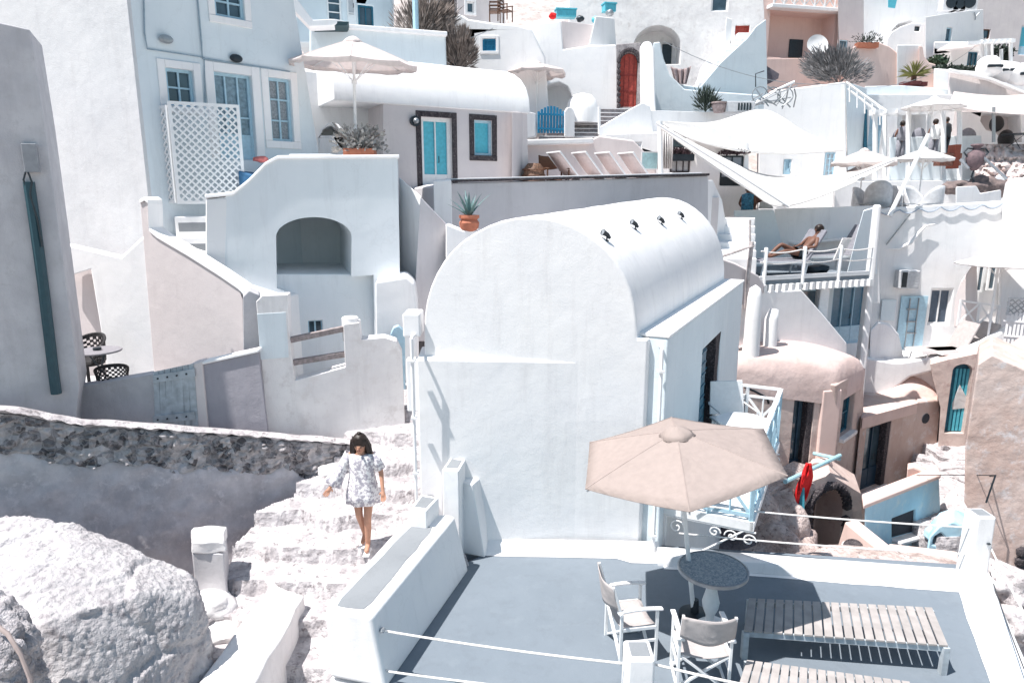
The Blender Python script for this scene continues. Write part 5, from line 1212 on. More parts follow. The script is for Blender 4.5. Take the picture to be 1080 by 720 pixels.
b = bm_new(); p = V(597, 150, 22.2); tube(b, [V(632, 142, 22.5), V(632, 113, 22.5)], .045, 8); solo('handrail_post', b, WPAINT, 'thin white post at the foot of the dark stone steps', 'post', smooth=True)
# white oven dome
b = bm_new(); c = V(614, 117, 24); lathe(b, [(.55, -.4), (.55, 0), (.48, .3), (.3, .5), (0, .58)], c, 20); solo('oven_dome', b, WHITE, 'small round white dome beside the gate pillar', 'oven', smooth=True, ang=80)
p = V(566, 118, 24.2)
parasol('scalloped cream parasol over the bright blue gate', (p.x, p.y, V(566, 118, 24.2).z), 1.0, 1.55, .28, CANVP, n=8, rot=R(12), val=.13, wave=.35, pole_r=.03)
# arched alcove wall
wH = Pl((555, 90, 26.8), (655, 90, 26.5))
alc = [wH.p(*q) for q in ((570, 122), (570, 105), (573, 95), (580, 89), (590, 87), (598, 91), (603, 100), (604, 122))]
house('white_courtyard_house', 'white courtyard wall with mauve arched alcove behind the blue gate', wH, [(540, 30), (560, 25), (592, 22), (594, 52), (622, 48), (650, 47), (652, 60), (652, 150), (540, 150)], 3, WHITE, niches=[(alc, .8), ([wH.p(*q) for q in ((594, 24), (592, 52), (622, 49), (628, 25))], .02)] if False else [(alc, .8)], bevel=.06)
M3('lavender_upper_wall', 'flat lavender wall panel below the turquoise boxes', 'wall', Pl((592, 40, 27.9), (630, 40, 28.3)), [(592, 22), (630, 27), (630, 60), (592, 60)], .3, LPINK, bevel=.02)
M3('tower_block', 'square white chimney tower with shaded right side above the red door', 'chimney', Pl((622, 35, 27.6), (648, 35, 28.2)), [(628, 17), (648, 19), (650, 50), (621, 48)], 1.1, WHITE, bevel=.04)
b = bm_new(); p = V(561, 58, 25.2)
for s in (-1, 1):
    pts = [V(552+s*0+k*3.2, 40+((k-3)**2)*.6+k*2.2, 25+.0*s) for k in range(7)]; tube(b, [q+Vector((0, .2*s, 0)) for q in pts], .05, 6)
solo('curved_pipe', b, WPAINT, 'curved white metal awning arm on the white courtyard wall', 'awning arm', smooth=True)
b = bm_new(); p = wH.p(561, 68)+wH.n*.2; lathe(b, [(.1, 0), (.3, .14), (.32, .2), (.0, .19)], p, 14); solo('wall_bowl', b, METALG, 'grey bowl shaped light under the curved awning arm', 'lamp', smooth=True)
# turquoise boxes and clutter on the wall
for q, lb in (((587, 9, 608, 18), 'turquoise crate on the parapet at the top, left'), ((638, 3, 650, 12), 'small turquoise crate behind the chimney tower')):
    pl_ = Pl(((q[0]), q[3], 29), (q[2], q[3], 29.1)); r_ = pl_.rect(*q); rt = root('turquoise_crate', lb, 'crate', pl_.p(q[0], q[3])); b = bm_new(); pbox(b, pl_, r_[0], r_[2], r_[1], r_[3]-.04, -.4, 0); part('crate_body', b, TURQ, rt, bevel=.02); b = bm_new(); pbox(b, pl_, r_[0]-.03, r_[2]+.03, r_[3]-.04, r_[3]+.02, -.43, .03); part('lid', b, TURQ, rt, bevel=.01)
for x, y, m_, lb in ((583, 17, CLOTHR, 'small red cloth on the parapet left of the turquoise crate'), (612, 20, METALD, 'dark pot on the parapet right of the turquoise crate'), (628, 21, TURQ, 'striped turquoise towel over the parapet'), (643, 14, METALG, 'grey jar on top of the chimney tower')):
    b = bm_new(); blob(b, V(x, y, 28.7), (.16, .12, .13), 2, .3, 2, x); solo('parapet_clutter', b, m_, lb, 'clutter', smooth=True)
# red arched door house
rd = Pl((650, 85, 26.2), (692, 85, 26.1))
dh = archloop(rd, 654, 673, 66, 55, 113, 10)
rt = root('door_gateway', 'stone framed gateway holding a tall arched red door', 'gateway', rd.p(663, 114))
wallp(rt, rd, [(650, 47), (676, 45), (678, 120), (650, 120)], 1.2, DST, holes=[(dh, .22)], bevel=.03, name='stone_frame')
dl = rd.off(-.14); b = bm_new(); prism(b, [v-rd.n*.15 for v in archloop(rd, 654.4, 672.6, 66, 56, 113, 10)], -rd.n*.05); o = part('door', b, RED, rt, label='tall arched red door')
b = bm_new()
for x in (658.5, 663.5, 668.5): r_ = rd.rect(x-.3, 60, x+.3, 113); pbox(b, rd, r_[0], r_[2], r_[1], r_[3], -.15, -.13)
for y in (78, 95): r_ = rd.rect(655, y, 672, y+1.4); pbox(b, rd, r_[0], r_[2], r_[1], r_[3], -.15, -.125)
part('door_battens', b, flat('dark_red_wood', (.22, .03, .025)), o)
b = bm_new(); 
pts = arc(rd, 652.5, 674.5, 66, 52.5, 14)
for (a, c), (a2, c2) in zip(pts, pts[1:]): m0 = rd.w((a+a2)/2, (c+c2)/2, .02); blob(b, m0, (.09, .06, .09), 1, .2, 2, int(a*9))
for y in range(70, 113, 6): blob(b, rd.p(652.6, y)+rd.n*.02, (.08, .05, .11), 1, .2, 2, y)
o2 = part('arch_stones', b, BLKST, rt)
M3('gateway_pillar', 'tall rounded white pillar right of the red door', 'pillar', Pl((676, 90, 25.4), (692, 90, 25.2)), [(676, 130), (675, 50), (678, 44), (686, 43), (690, 50), (692, 130)], .9, WHITE, bevel=.1)
# sloping white stair parapet right of steps
M3('stair_parapet', 'white triangular parapet rising to the pillar beside the red door', 'wall', Pl((632, 125, 23.4), (700, 125, 24.6)), [(632, 134), (668, 113), (678, 108), (686, 112), (690, 150), (632, 150)], .5, WHITE, bevel=.04)
M3('white_front_parapet', 'low blue white parapet right of the red door pillar', 'wall', Pl((680, 120, 24.6), (790, 122, 26)), [(676, 116), (740, 118), (800, 116), (800, 150), (676, 150)], .5, WHITE, bevel=.05)
# stair house
sh = Pl((655, 60, 30.2), (810, 60, 29.8))
al_ = archloop(sh, 668, 718, 50, 27, 68, 12)
rt = house('stair_house', 'big white house with mauve vaulted recess and an outside staircase', sh, [(600, -60), (800, -60), (806, 10), (808, 130), (640, 130), (640, 40), (600, 40)], 4, WHITE2, [('window', (751, -8, 768, 12), .15, WPAINT, GLASS, 1, 1), ('door', (775, 27, 790, 52), .12, RED, RED, 1, 2)], niches=[(al_, 1.1)], bevel=.06)
b = bm_new(); pq = sh.off(-1.08); r_ = pq.rect(698, 47, 708, 72); pbox(b, pq, r_[0], r_[2], r_[1], r_[3], 0, .04); part('recess_door', b, METALD, rt)
sp_ = Pl((740, 80, 27.6), (808, 70, 28.6))
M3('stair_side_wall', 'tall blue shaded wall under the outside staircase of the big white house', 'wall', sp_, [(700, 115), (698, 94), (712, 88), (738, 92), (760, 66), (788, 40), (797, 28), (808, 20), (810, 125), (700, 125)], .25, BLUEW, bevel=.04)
rt = root('outside_stairs', 'narrow white staircase climbing the face of the big white house', 'stairs', V(755, 90, 28.8))
for k in range(10):
    p = V(746+4.6*k, 88-5.8*k, 28.3+.1*k); b = bm_new(); box(b, p.x-.4, p.y-.2, p.z-1.6, p.x+.25, p.y+.9, p.z); part('step', b, WHITE, rt, bevel=.02)
M3('stair_inner_wall', 'curved white inner wall left of the narrow staircase', 'wall', Pl((735, 80, 28.9), (775, 60, 29.2)), [(733, 92), (739, 72), (750, 58), (764, 48), (766, 18), (772, 20), (770, 52), (752, 68), (745, 92)], .2, WHITE, bevel=.03)
rt = root('draped_cloth', 'brown cloth hung in folds on the blue white wall below the vaulted recess', 'cloth', V(718, 92, 27.2)); b = bm_new(); g = []
for j in range(9):
    t = j/8; row = []
    for i in range(21):
        s = i/20; w_ = 11*(1-.45*t); x = 718+w_*(2*s-1); y = 70+19*t+3*math.sin(s*math.pi)*(1-t); row.append(b.verts.new(V(x, y, 27.2+.08*math.sin(s*22))))
    g.append(row)
for j in range(8):
    for i in range(20): b.faces.new((g[j][i], g[j][i+1], g[j+1][i+1], g[j+1][i]))
o = part('cloth', b, flat('mauve_brown_cloth', (.34, .27, .27), rough=.9), rt, smooth=True); o.modifiers.new('th', 'SOLIDIFY').thickness = .02
M3('blue_white_wall', 'blue white wall left of the brown hung cloth', 'wall', Pl((692, 90, 26.8), (760, 95, 27.2)), [(689, 45), (696, 44), (700, 62), (706, 78), (722, 94), (745, 96), (800, 100), (802, 130), (689, 130)], .4, BLUEW, bevel=.05)
# pots and plants on the parapet
shrub('dark_yucca', 'dark spiky potted plant on the low parapet under the staircase', V(744, 118, 25.2), (.45, .4, .75), 700, LEAFD, size=.12, seed=8, spiky=True, cat='plant')
pot('clay_pot', 'round woven pot right of the dark spiky plant', V(758, 119, 25.1), .28, .35, plaster('mottled_clay', (.42, .34, .33), (.25, .2, .2), scale=9), 'pot')
rt = root('ac_box', 'grey slatted equipment box on the parapet under the staircase', 'box', V(778, 119, 25.1)); p = V(779, 119, 25.1); b = bm_new(); box(b, p.x-.5, p.y-.2, p.z, p.x+.5, p.y+.2, p.z+.36); part('casing', b, LGREY, rt, bevel=.02); b = bm_new()
for k in range(5): box(b, p.x-.1+k*.1, p.y-.22, p.z+.06, p.x-.05+k*.1, p.y-.2, p.z+.3)
part('louvres', b, METALD, rt)
# clutter of metal furniture on roof at 800-830,90-115
rt = root('bicycle_pile', 'tangle of dark metal rods and hoops on the roof below the shaded gable', 'scrap pile', V(815, 114, 26)); b = bm_new(); rnd = random.Random(5); c = V(815, 114, 26)
for k in range(16): 
    a = Vector((rnd.uniform(-.9, .9), rnd.uniform(-.4, .4), rnd.uniform(0, .2))); d = Vector((rnd.uniform(-.8, .8), rnd.uniform(-.4, .4), rnd.uniform(.2, .9))); tube(b, [c+a, c+a*.5+d*.6, c+d], .025, 5)
for k in range(3): tube(b, [c+Vector((-.5+k*.5+.28*math.cos(t), .1*k, .45+.28*math.sin(t))) for t in [i*math.pi/8 for i in range(17)]], .02, 5, cap=False)
part('rods', b, METALG, rt)
b = bm_new(); tube(b, [V(797, 92, 26), V(797, 78, 26), V(806, 75, 25.8)], .02, 5); solo('hook_lamp', b, METALD, 'thin dark bracket lamp in front of the shaded stair wall', 'lamp')
# ================= right-hand side: terraces, sails, pink houses
def pillow(b, q, h, zdrop=.6, n=18, pw_=.5):
    g = []
    for j in range(n+1):
        row = []
        for i in range(n+1):
            s, t = i/n, j/n; p = (q[0]*(1-s)+q[1]*s)*(1-t)+(q[3]*(1-s)+q[2]*s)*t
            k = (math.sin(math.pi*s)**pw_)*(math.sin(math.pi*t)**pw_); row.append(b.verts.new(p+UP*(h*k+.03*noise.noise(p*1.3)*k)))
        g.append(row)
    for j in range(n):
        for i in range(n): b.faces.new((g[j][i], g[j][i+1], g[j+1][i+1], g[j+1][i]))
    rim = [g[0][i] for i in range(n)]+[g[j][n] for j in range(n)]+[g[n][i] for i in range(n, 0, -1)]+[g[j][0] for j in range(n, 0, -1)]
    lo = [b.verts.new(v.co-UP*zdrop) for v in rim]
    for i in range(len(rim)): k = (i+1) % len(rim); b.faces.new((rim[k], rim[i], lo[i], lo[k]))
    b.faces.new(lo)
# ---- vaulted pink house
fa = Pl((783, 450, 15.2), (882, 450, 15.8)); fb = Pl(fa.p(882, 450), V(911, 450, 17.4))
rt = root('vaulted_pink_house', 'pink plastered cave house with a soft vaulted roof beside the balcony', 'house', fa.p(850, 600))
dd = fa.rect(834, 420, 855, 515)
wallp(rt, fa, [(765, 388), (795, 402), (817, 403), (845, 403), (862, 405), (872, 406), (882, 406), (882, 640), (765, 640)], .5, PINK, holes=[(rloop(fa, dd), .30)], bevel=.05)
opening(rt, fa, dd, 'door', .24, flat('deep_blue_paint', (.015, .05, .09), rough=.5), nx=2, nz=1, fw=.07)
b = bm_new(); pbox(b, fa, dd[2]-.16, dd[2]-.002, dd[1], dd[3]-.002, -.23, -.02); part('stone_jamb', b, BLKST, rt, bevel=.02)
b = bm_new(); pbox(b, fa, fa.uz(863, 450)[0], fa.uz(882.5, 450)[0], -11, fa.uz(870, 411)[1], -.1, .07); part('corner_pier', b, PEACH, rt, bevel=.04)
wr_ = fb.rect(888.5, 418, 900, 456)
wallp(rt, fb, [(882, 406), (911, 388), (911, 620), (882, 640)], .5, PINK, holes=[(rloop(fb, wr_), .25)], bevel=.04, name='side_wall')
opening(rt, fb, wr_, 'window', .2, TEAL, nx=1, nz=2, fw=.06, surround=None)
b = bm_new(); pbox(b, fb, wr_[0]-.06, wr_[2]+.1, wr_[1]-.1, wr_[1]-.003, -.1, .12); part('sill', b, WHITE2, rt, bevel=.02)
b = bm_new(); bl = V(770, 362, 18.8); br = V(905, 362, 18.9); br.z = bl.z = fa.p(845, 399).z+.05
q = [fa.p(765, 390)-fa.n*.0, fa.p(882, 405.5)+fa.n*.05, fb.p(911, 388)+fb.n*.04, bl]
pillow(b, q, .62, .5, 24, .27); part('vaulted_roof', b, PINKR, rt, smooth=True, ang=50)
b = bm_new(); tube(b, [fa.p(783, 407)+fa.n*.1, fa.p(793, 411)+fa.n*.1, fa.p(806, 418)+fa.n*.12, fa.p(808, 424)+fa.n*.1], .03, 6); part('cable', b, METALD, rt)
# ---- low pink house with dark blue door
fc = Pl((908, 480, 17.0), (966, 480, 18.6)); fd = Pl(fc.p(966, 480), V(992, 470, 19.0))
rt = root('low_pink_house', 'low weathered pink house with a tall dark blue door', 'house', fc.p(940, 560))
dd = fc.rect(911, 449, 936, 514)
wallp(rt, fc, [(908, 441), (960, 426), (967, 425), (950, 620), (890, 620)], 3, PINKP, holes=[(rloop(fc, dd), .3)], bevel=.04)
opening(rt, fc, dd, 'door', .22, flat('deep_blue_paint', (.015, .07, .14), rough=.5), nx=2, nz=1, fw=.07)
b = bm_new(); pbox(b, fc, dd[2]-.2, dd[2]-.002, dd[1], dd[3]-.002, -.2, -.01); part('stone_jamb', b, BLKST, rt, bevel=.02)
b = bm_new(); pbox(b, fc, dd[0]-.05, dd[2]+.1, dd[1]-.14, dd[1]-.003, -.2, .2); part('door_step', b, WHITE2, rt, bevel=.03)
wallp(rt, fd, [(966, 424), (992, 421), (974, 620), (949, 620)], 2.5, PINKP, bevel=.05, name='end_wall')
b = bm_new(); p = fd.p(976, 441); tube(b, [p-fd.n*.05, p+fd.n*.02], .15, 16); part('round_vent', b, DARKROOM, rt)
b = bm_new(); q = [fc.p(908, 440)+fc.n*.05, fc.p(967, 424)+fc.n*.05, fd.p(992, 420), V(992, 402, 21.5)]; q[3] = V(930, 418, 20.5); q = [fc.p(908, 440)+fc.n*.05, fc.p(966, 424.5)+fc.n*.05, V(955, 411, 21.5), V(908, 420, 20)]
pillow(b, q, .12, .3, 10); part('flat_roof', b, PINKR, rt, smooth=True, ang=50)
b = bm_new(); q = [V(931, 424, 18.8), V(992, 424, 19.0), V(985, 408, 21.2), V(928, 408, 21.2)]; pillow(b, q, .75, .5, 16, .6); part('vault', b, PINKR, rt, smooth=True, ang=50)
M3('rounded_pink_wall', 'soft rounded pink wall end between the two pink roofs', 'wall', Pl((908, 420, 19.6), (934, 420, 20.2)), [(905, 396), (915, 392), (927, 392), (932, 399), (933, 430), (905, 440)], .5, PINK, bevel=.1)
# ---- pink wall with turquoise arched door
fe = Pl((980, 420, 18.6), (1034, 420, 18.5))
rt = root('turquoise_door_house', 'pink wall with an arched turquoise door at the head of the rough steps', 'house', fe.p(1015, 460))
dl_ = archloop(fe, 1005, 1026, 391, 384, 457, 8)
wallp(rt, fe, [(981, 384), (1000, 379), (1034, 372), (1040, 560), (984, 560), (992, 430), (984, 400)], 2, PINK, holes=[(dl_, .25)], bevel=.05)
b = bm_new(); prism(b, [v-fe.n*.17 for v in archloop(fe, 1005.3, 1025.7, 391, 384.6, 457, 8)], -fe.n*.05); o = part('door', b, TEAL, rt)
for k in range(5): r_ = fe.rect(1007+4*k, 390, 1009.4+4*k, 456); b = bm_new(); pbox(b, fe, r_[0], r_[2], r_[1], r_[3], -.17, -.14); part('plank', b, TURQ, o)
b = bm_new(); prism(b, [fe.p(*q)-fe.n*.12 for q in ((1007, 427), (1015, 407), (1024, 424), (1024, 431), (1007, 433))], -fe.n*.02); part('curtain', b, CANVW, o, label='small white gathered curtain across the turquoise door')
# ---- near right pink building
ff = Pl((1020, 480, 13.2), (1080, 480, 13.0))
rt = root('near_pink_house', 'big patched pink house wall cut by the right edge of the picture', 'house', ff.p(1070, 700))
wallp(rt, ff, [(1031, 384), (1046, 374), (1080, 389), (1330, 425), (1330, 860), (1090, 820), (1064, 700), (1050, 640), (1042, 596), (1034, 560), (1017, 530), (1018, 470), (1024, 430)], 2.4, PINKP, bevel=.08)
b = bm_new(); pillow(b, [V(1052, 386, 14.4), V(1300, 400, 14.4), V(1300, 368, 17.5), V(1058, 364, 17.2)], .8, .9, 16, .5); part('domed_roof', b, PINKR, rt, smooth=True, ang=50)
b = bm_new(); r_ = ff.rect(1070, 582, 1100, 662); 
for k in range(9): blob(b, ff.w(r_[0]+.06*noise.noise(Vector((k, 0, 0))), r_[1]+(r_[3]-r_[1])*k/8, .02), (.12, .08, .12), 1, .3, 2, k)
for k in range(4): blob(b, ff.w(r_[0]+.16*k, r_[3]+.03, .02), (.12, .08, .1), 1, .3, 2, k+20)
part('stone_surround', b, BLKST, rt)
b = bm_new(); pbox(b, ff, r_[0], r_[2], r_[1], r_[3], -.02, .012); part('doorway', b, DARKROOM, rt)
b = bm_new(); a_ = ff.p(1043, 501)+ff.n*.05; tube(b, [a_, V(1050, 501, a_.y-.4), V(1040, 530, a_.y-.5)], .018, 5); tube(b, [V(963, 501, 14.6), V(1000, 500.5, 14), V(1050, 501, a_.y-.4)], .010, 5); solo('iron_bracket', b, METALD, 'rusty bracket and wire strung from the sky blue house to the pink wall', 'bracket')
# ---- arched stone opening wall
fg = Pl((800, 560, 13.9), (910, 560, 15.0))
rt = root('arched_cellar_wall', 'pink wall with a dark stone ringed cellar arch below the red cloth', 'wall', fg.p(860, 620))
ar = archloop(fg, 853, 889, 540, 516, 605, 12)
wallp(rt, fg, [(800, 520), (822, 512), (846, 512), (862, 505), (876, 500), (908, 520), (915, 640), (790, 640), (783, 560)], 1.2, PINK, holes=[(ar, .8)], bevel=.06)
b = bm_new(); pts = arc(fg, 850, 892, 540, 512, 18)
for (a, c), (a2, c2) in zip(pts, pts[1:]): blob(b, fg.w((a+a2)/2, (c+c2)/2, .03), (.13, .09, .11), 1, .35, 2, int(a*9))
for y in range(546, 606, 6):
    for x in (851, 891): blob(b, fg.p(x, y)+fg.n*.03, (.13, .09, .10), 1, .35, 2, y+x)
part('arch_stones', b, BLKST, rt)
b = bm_new(); pbox(b, fg.off(-.7), *(lambda r_: (r_[0], r_[2], r_[1], r_[3]))(fg.rect(856, 530, 880, 605)), 0, .04); part('cellar_door', b, WOODD, rt)
def rock(label, px, py, Y, r, mat, seed, name='rock', group='pink rocks below the balcony', amp=.4):
    b = bm_new(); c = V(px, py, Y); blob(b, c, r, 4, amp, 1.6, seed)
    wobble(b, .05, 4, seed, .02, 12); return solo(name, b, mat, label, 'rock', group, smooth=True, ang=70)
PRK = plaster('pink_rock', (.66, .56, .53), (.42, .33, .30), bump=1, scale=3, col3=(.20, .15, .14), amp=2, bs=5)
rock('pale pink rock just right of the scroll bracket', 812, 556, 13.6, (.7, .6, .9), PRK, 1)
rock('pink rock mass below the far rope, left of the teal pole', 826, 590, 13.2, (.8, .7, .8), PRK, 2)
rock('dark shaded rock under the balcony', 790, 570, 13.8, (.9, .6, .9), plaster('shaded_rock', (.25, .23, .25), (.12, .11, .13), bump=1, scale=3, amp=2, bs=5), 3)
rock('flat whitish slab rock behind the kerb below the arch', 905, 604, 11.6, (1.5, .8, .35), PRK, 5, amp=.2)
rock('whitish broken lip of rock behind the kerb near the sky blue house', 960, 612, 11.5, (1.3, .8, .35), PRK, 6, amp=.2)
M3('pink_ledge_wall', 'thick pale pink ledge running from the balcony to the red cloth', 'wall', Pl((795, 520, 13.2), (850, 500, 14.2)), [(802, 545), (800, 528), (822, 512), (838, 504), (860, 510), (858, 522), (830, 560)], 1.1, PRK, bevel=.12)
M3('peach_niche_block', 'peach block with a white rim between the red cloth and the blue door', 'wall', Pl((852, 495, 14.9), (878, 495, 15.2)), [(850, 520), (851, 498), (856, 488), (874, 486), (878, 492), (876, 505), (866, 520)], .3, PEACH, bevel=.05)
# sloping pink parapets
def slope_wall(label, p0_, p1_, w_, h, mat, name='sloping_parapet'):
    b = bm_new(); a, c = Vector(p0_), Vector(p1_); bar(b, a-UP*h*.5, c-UP*h*.5, w_, h); return solo(name, b, mat, label, 'wall', bevel=.05)
slope_wall('pink sloping parapet dropping right from the cellar arch', V(893, 545, 13.6), V(968, 606, 11.9), .35, 1.2, PEACH)
slope_wall('short pinkish parapet beside the turquoise arched stand', V(972, 575, 13.2), V(985, 600, 12.4), 1.3, .9, PINK)
rt = root('clay_jar', 'round banded clay jar beside the foot of the cellar arch', 'jar', V(899, 586, 13.0)); c = V(899, 586, 13.0); b = bm_new(); lathe(b, [(.1, 0), (.2, .1), (.22, .2), (.16, .3), (.12, .33), (.1, .3)], c, 16); part('jar_body', b, BLKST, rt, smooth=True); b = bm_new(); lathe(b, [(.223, .17), (.228, .2), (.223, .23)], c, 16); part('band', b, WHITE2, rt)
# ---- sky blue hut
fh = Pl((918, 560, 13.4), (989, 545, 14.8))
rt = root('sky_blue_hut', 'small sky blue plastered hut with one dark window and a pink roof edge', 'hut', fh.p(950, 600))
wq = [fh.p(*q) for q in ((941, 568), (966, 561), (966, 537), (941, 547))]
wallp(rt, fh, [(912, 530), (930, 524), (990, 500), (992, 545), (992, 640), (912, 640)], .3, SKYB, holes=[(wq, .07)], bevel=.05)
b = bm_new(); hexa(b, [v-fh.n*.065 for v in wq]+[v-fh.n*.05 for v in wq]); part('window', b, DARKROOM, rt)
b = bm_new(); bar(b, fh.w(wq[0].dot(fh.u)-fh.a.dot(fh.u), 0, 0)*0+wq[0]+fh.n*.06-UP*.04, wq[1]+fh.n*.06-UP*.04, .3, .08); part('sill', b, WHITE2, rt, bevel=.03)
b = bm_new(); q = [fh.p(908, 531)+fh.n*.06, fh.p(990, 499)+fh.n*.06, fh.p(990, 499)+backdir(fh, [fh.p(912, 530), fh.p(990, 500)])*.5+UP*.03, fh.p(908, 531)+backdir(fh, [fh.p(912, 530), fh.p(990, 500)])*.5+UP*.03]; hexa(b, [v-UP*.12 for v in q]+[v+UP*.0 for v in q]); part('roof_slab', b, PEACH, rt, bevel=.04)
M3('peach_coping_block', 'small peach coping step on top of the sky blue hut', 'coping', Pl((957, 500, 14.5), (975, 500, 14.8)), [(956, 506), (957, 494), (964, 493), (984, 503), (984, 510)], .4, PEACH, bevel=.04)
# turquoise arched stand
rt = root('arched_stand', 'sky blue masonry stand with two dark arched openings at the foot of the rough steps', 'stand', V(1000, 580, 13.4)); fs = Pl((984, 570, 13.5), (1022, 570, 13.5))
wallp(rt, fs, [(976, 590), (980, 566), (990, 555), (1005, 550), (1022, 556), (1026, 600), (1000, 600)], .8, SKYB, holes=[([fs.p(*q) for q in ((984, 574), (986, 566), (992, 562), (998, 567), (999, 578))], .4), ([fs.p(*q) for q in ((1007, 580), (1008, 570), (1014, 565), (1021, 570), (1022, 582))], .4)], bevel=.06)
# rough white steps
def steps_h(x, y): return 0
rt = root('rough_steps', 'rough whitewashed rock steps climbing to the turquoise door', 'steps', V(1004, 560, 14.5))
for k in range(9):
    yy = 556-11.5*k; Yk = 14.0+.62*k; b = bm_new(); c = V(1004-1.0*k, yy, Yk); c2 = V(988+.3*k, yy, Yk); hw = abs(c.x-c2.x)+.25
    box(b, c.x-hw, c.y-.5, c.z-1.2, c.x+hw+.3, c.y+.7, c.z); bmesh.ops.subdivide_edges(b, edges=b.edges, cuts=7, use_grid_fill=True); wobble(b, .16, 1.8, k, .05, 7); part('step', b, STEPM, rt, smooth=True, ang=60)
b = bm_new(); q = [V(1050, 690, 11.5), V(1120, 690, 11.5), V(1100, 590, 13), V(1030, 560, 13.5)]
blockz(b, [Vector((p.x, p.y, 0)) for p in q], -11, V(1060, 640, 12.2).z); bmesh.ops.subdivide_edges(b, edges=b.edges, cuts=8, use_grid_fill=True); wobble(b, .2, 1.5, 2, .05, 6); solo('side_lane', b, STEPM, kind='structure', smooth=True, ang=60)
rock('white jagged rock row beside the near pink house', 1058, 612, 12.2, (.35, .6, .35), STEPM, 12, group='white stones beside the near pink house'); rock('white rounded rock lower down by the near pink house', 1070, 655, 11.6, (.4, .5, .3), STEPM, 13, group='white stones beside the near pink house')
# teal washing pole and red cloth
rt = root('washing_pole', 'pale teal pole frame projecting from the pink pier holding the red cloth', 'pole', fa.p(882, 500)); b = bm_new(); e0, e1 = V(828, 508, 13.2), V(886, 480, 15.0); tube(b, [e0, e1], .045, 8); part('long_pole', b, flat('pale_teal_paint', (.33, .55, .62), rough=.6), rt, smooth=True)
b = bm_new(); tube(b, [V(858, 478, 15.4), V(886, 484, 14.9)], .045, 8); part('cross_pole', b, MAT['pale_teal_paint'], rt, smooth=True)
b = bm_new(); tube(b, [V(846, 500, 13.7), V(845, 545, 13.5), V(841, 608, 13.2)], [.05, .07, .09], 8); solo('teal_drain_pipe', b, flat('teal_pipe_paint', (.05, .30, .38), rough=.6), 'upright teal pipe below the red cloth', 'pipe', smooth=True)
rt = root('red_cloth', 'bright red garment draped over the pale teal pole', 'garment', V(847, 540, 13.55)); b = bm_new(); g = []
for j in range(13):
    t = j/12; row = []
    for i in range(13):
        s = i/12; lx = 850-13*t-3*math.sin(t*3.1); rx = 855+2.5*math.sin(t*2.5)-10*max(0, t-.35); x = lx+(rx-lx)*s; y = 488+(50 if s < .45 else 34+10*math.sin(s*7))*t; row.append(b.verts.new(V(x, y, 13.6+.07*math.sin(s*13+t*3))))
    g.append(row)
for j in range(12):
    for i in range(12): b.faces.new((g[j][i], g[j][i+1], g[j+1][i+1], g[j+1][i]))
o = part('cloth', b, CLOTHR, rt, smooth=True); o.modifiers.new('th', 'SOLIDIFY').thickness = .02
# ================= deck balcony
zk = V(850, 285, 17.0).z
dp = Pl((800, 294, 16.6), (918, 282, 17.9))
rt = root('timber_deck', 'raised deck terrace with a white comb edge of beam ends', 'deck', dp.p(860, 300))
e0, e1 = dp.p(800, 296), dp.p(919, 284); zk = e0.z; 
q = [dp.w(*dp.uz(800, 296)), dp.w(dp.uz(919, 284)[0], zk), dp.w(dp.uz(919, 284)[0], zk)-dp.n*3.6, dp.w(dp.uz(785, 296)[0], zk)-dp.n*3.6]
b = bm_new(); hexa(b, [v-UP*.1 for v in q]+q); part('deck_floor', b, DECK, rt)
ua_, ub_ = dp.uz(800, 296)[0], dp.uz(919, 284)[0]
b = bm_new(); pbox(b, dp, ua_, ub_, zk+.002, zk+.1, -.06, .03); part('edge_beam', b, WPAINT, rt)
n = 17
for k in range(n):
    u = ua_+(ub_-ua_)*(k+.3)/n; b = bm_new(); pbox(b, dp, u, u+.09, zk-.28, zk-.101, -.3, .14); part('joist', b, WPAINT, rt)
for x in (805.5, 846, 883.5): u = dp.uz(x, 290)[0]; b = bm_new(); c = dp.w(u, zk, .02); tube(b, [c-UP*.15, c+UP*.78, c+UP*.8], [.05, .05, .035], 8); part('rail_post', b, WPAINT, rt, smooth=True)
b = bm_new()
for h_ in (.45, .72): tube(b, [dp.w(ua_+(ub_-ua_)*k/30, zk+h_-.06*abs(math.sin(k/30*math.pi*3)), .02) for k in range(31)], .018, 5)
part('rope_rail', b, ROPE, rt)
b = bm_new(); c = dp.w(ub_, zk, 0); hexa(b, [c+Vector(v) for v in ((-.08, -.1, -3.4), (.14, -.1, -3.4), (.14, .2, -3.4), (-.08, .2, -3.4), (-.06, -.05, 1.8), (.08, -.05, 1.8), (.08, .2, 1.8), (-.06, .2, 1.8))]); part('end_pillar', b, WHITE, rt, bevel=.06)
# room below deck
un = dp.off(-.9)
house('glazed_room', 'shaded room with blue glass doors below the timber deck', un, [(800, 306), (918, 296), (915, 380), (800, 380)], 2.0, BLUEW, [('door', (846, 305, 871, 352), .12, PALEB, GLASS, 1, 1), ('door', (877, 302, 912, 362), .12, PALEB, flat('blue_glass_door', (.10, .20, .27), rough=.15), 3, 1)], bevel=.03)
b = bm_new(); c = dp.w(dp.uz(876, 290)[0], zk, -.2); hexa(b, [c+Vector(v) for v in ((-.16, -.15, -1.9), (.12, -.15, -1.9), (.12, .15, -1.9), (-.16, .15, -1.9), (-.12, -.15, -.29), (.12, -.15, -.29), (.12, .15, -.29), (-.12, .15, -.29))]); solo('deck_pillar', b, WPAINT, 'slim white pillar under the middle of the timber deck', 'pillar', bevel=.03)
M3('white_ramp_wall', 'white sloping wall in front of the glazed room above the pink vault', 'wall', Pl((800, 330, 16.5), (880, 340, 17.2)), [(770, 312), (806, 308), (845, 306), (868, 332), (893, 362), (893, 420), (770, 420)], .5, WHITE, bevel=.05)
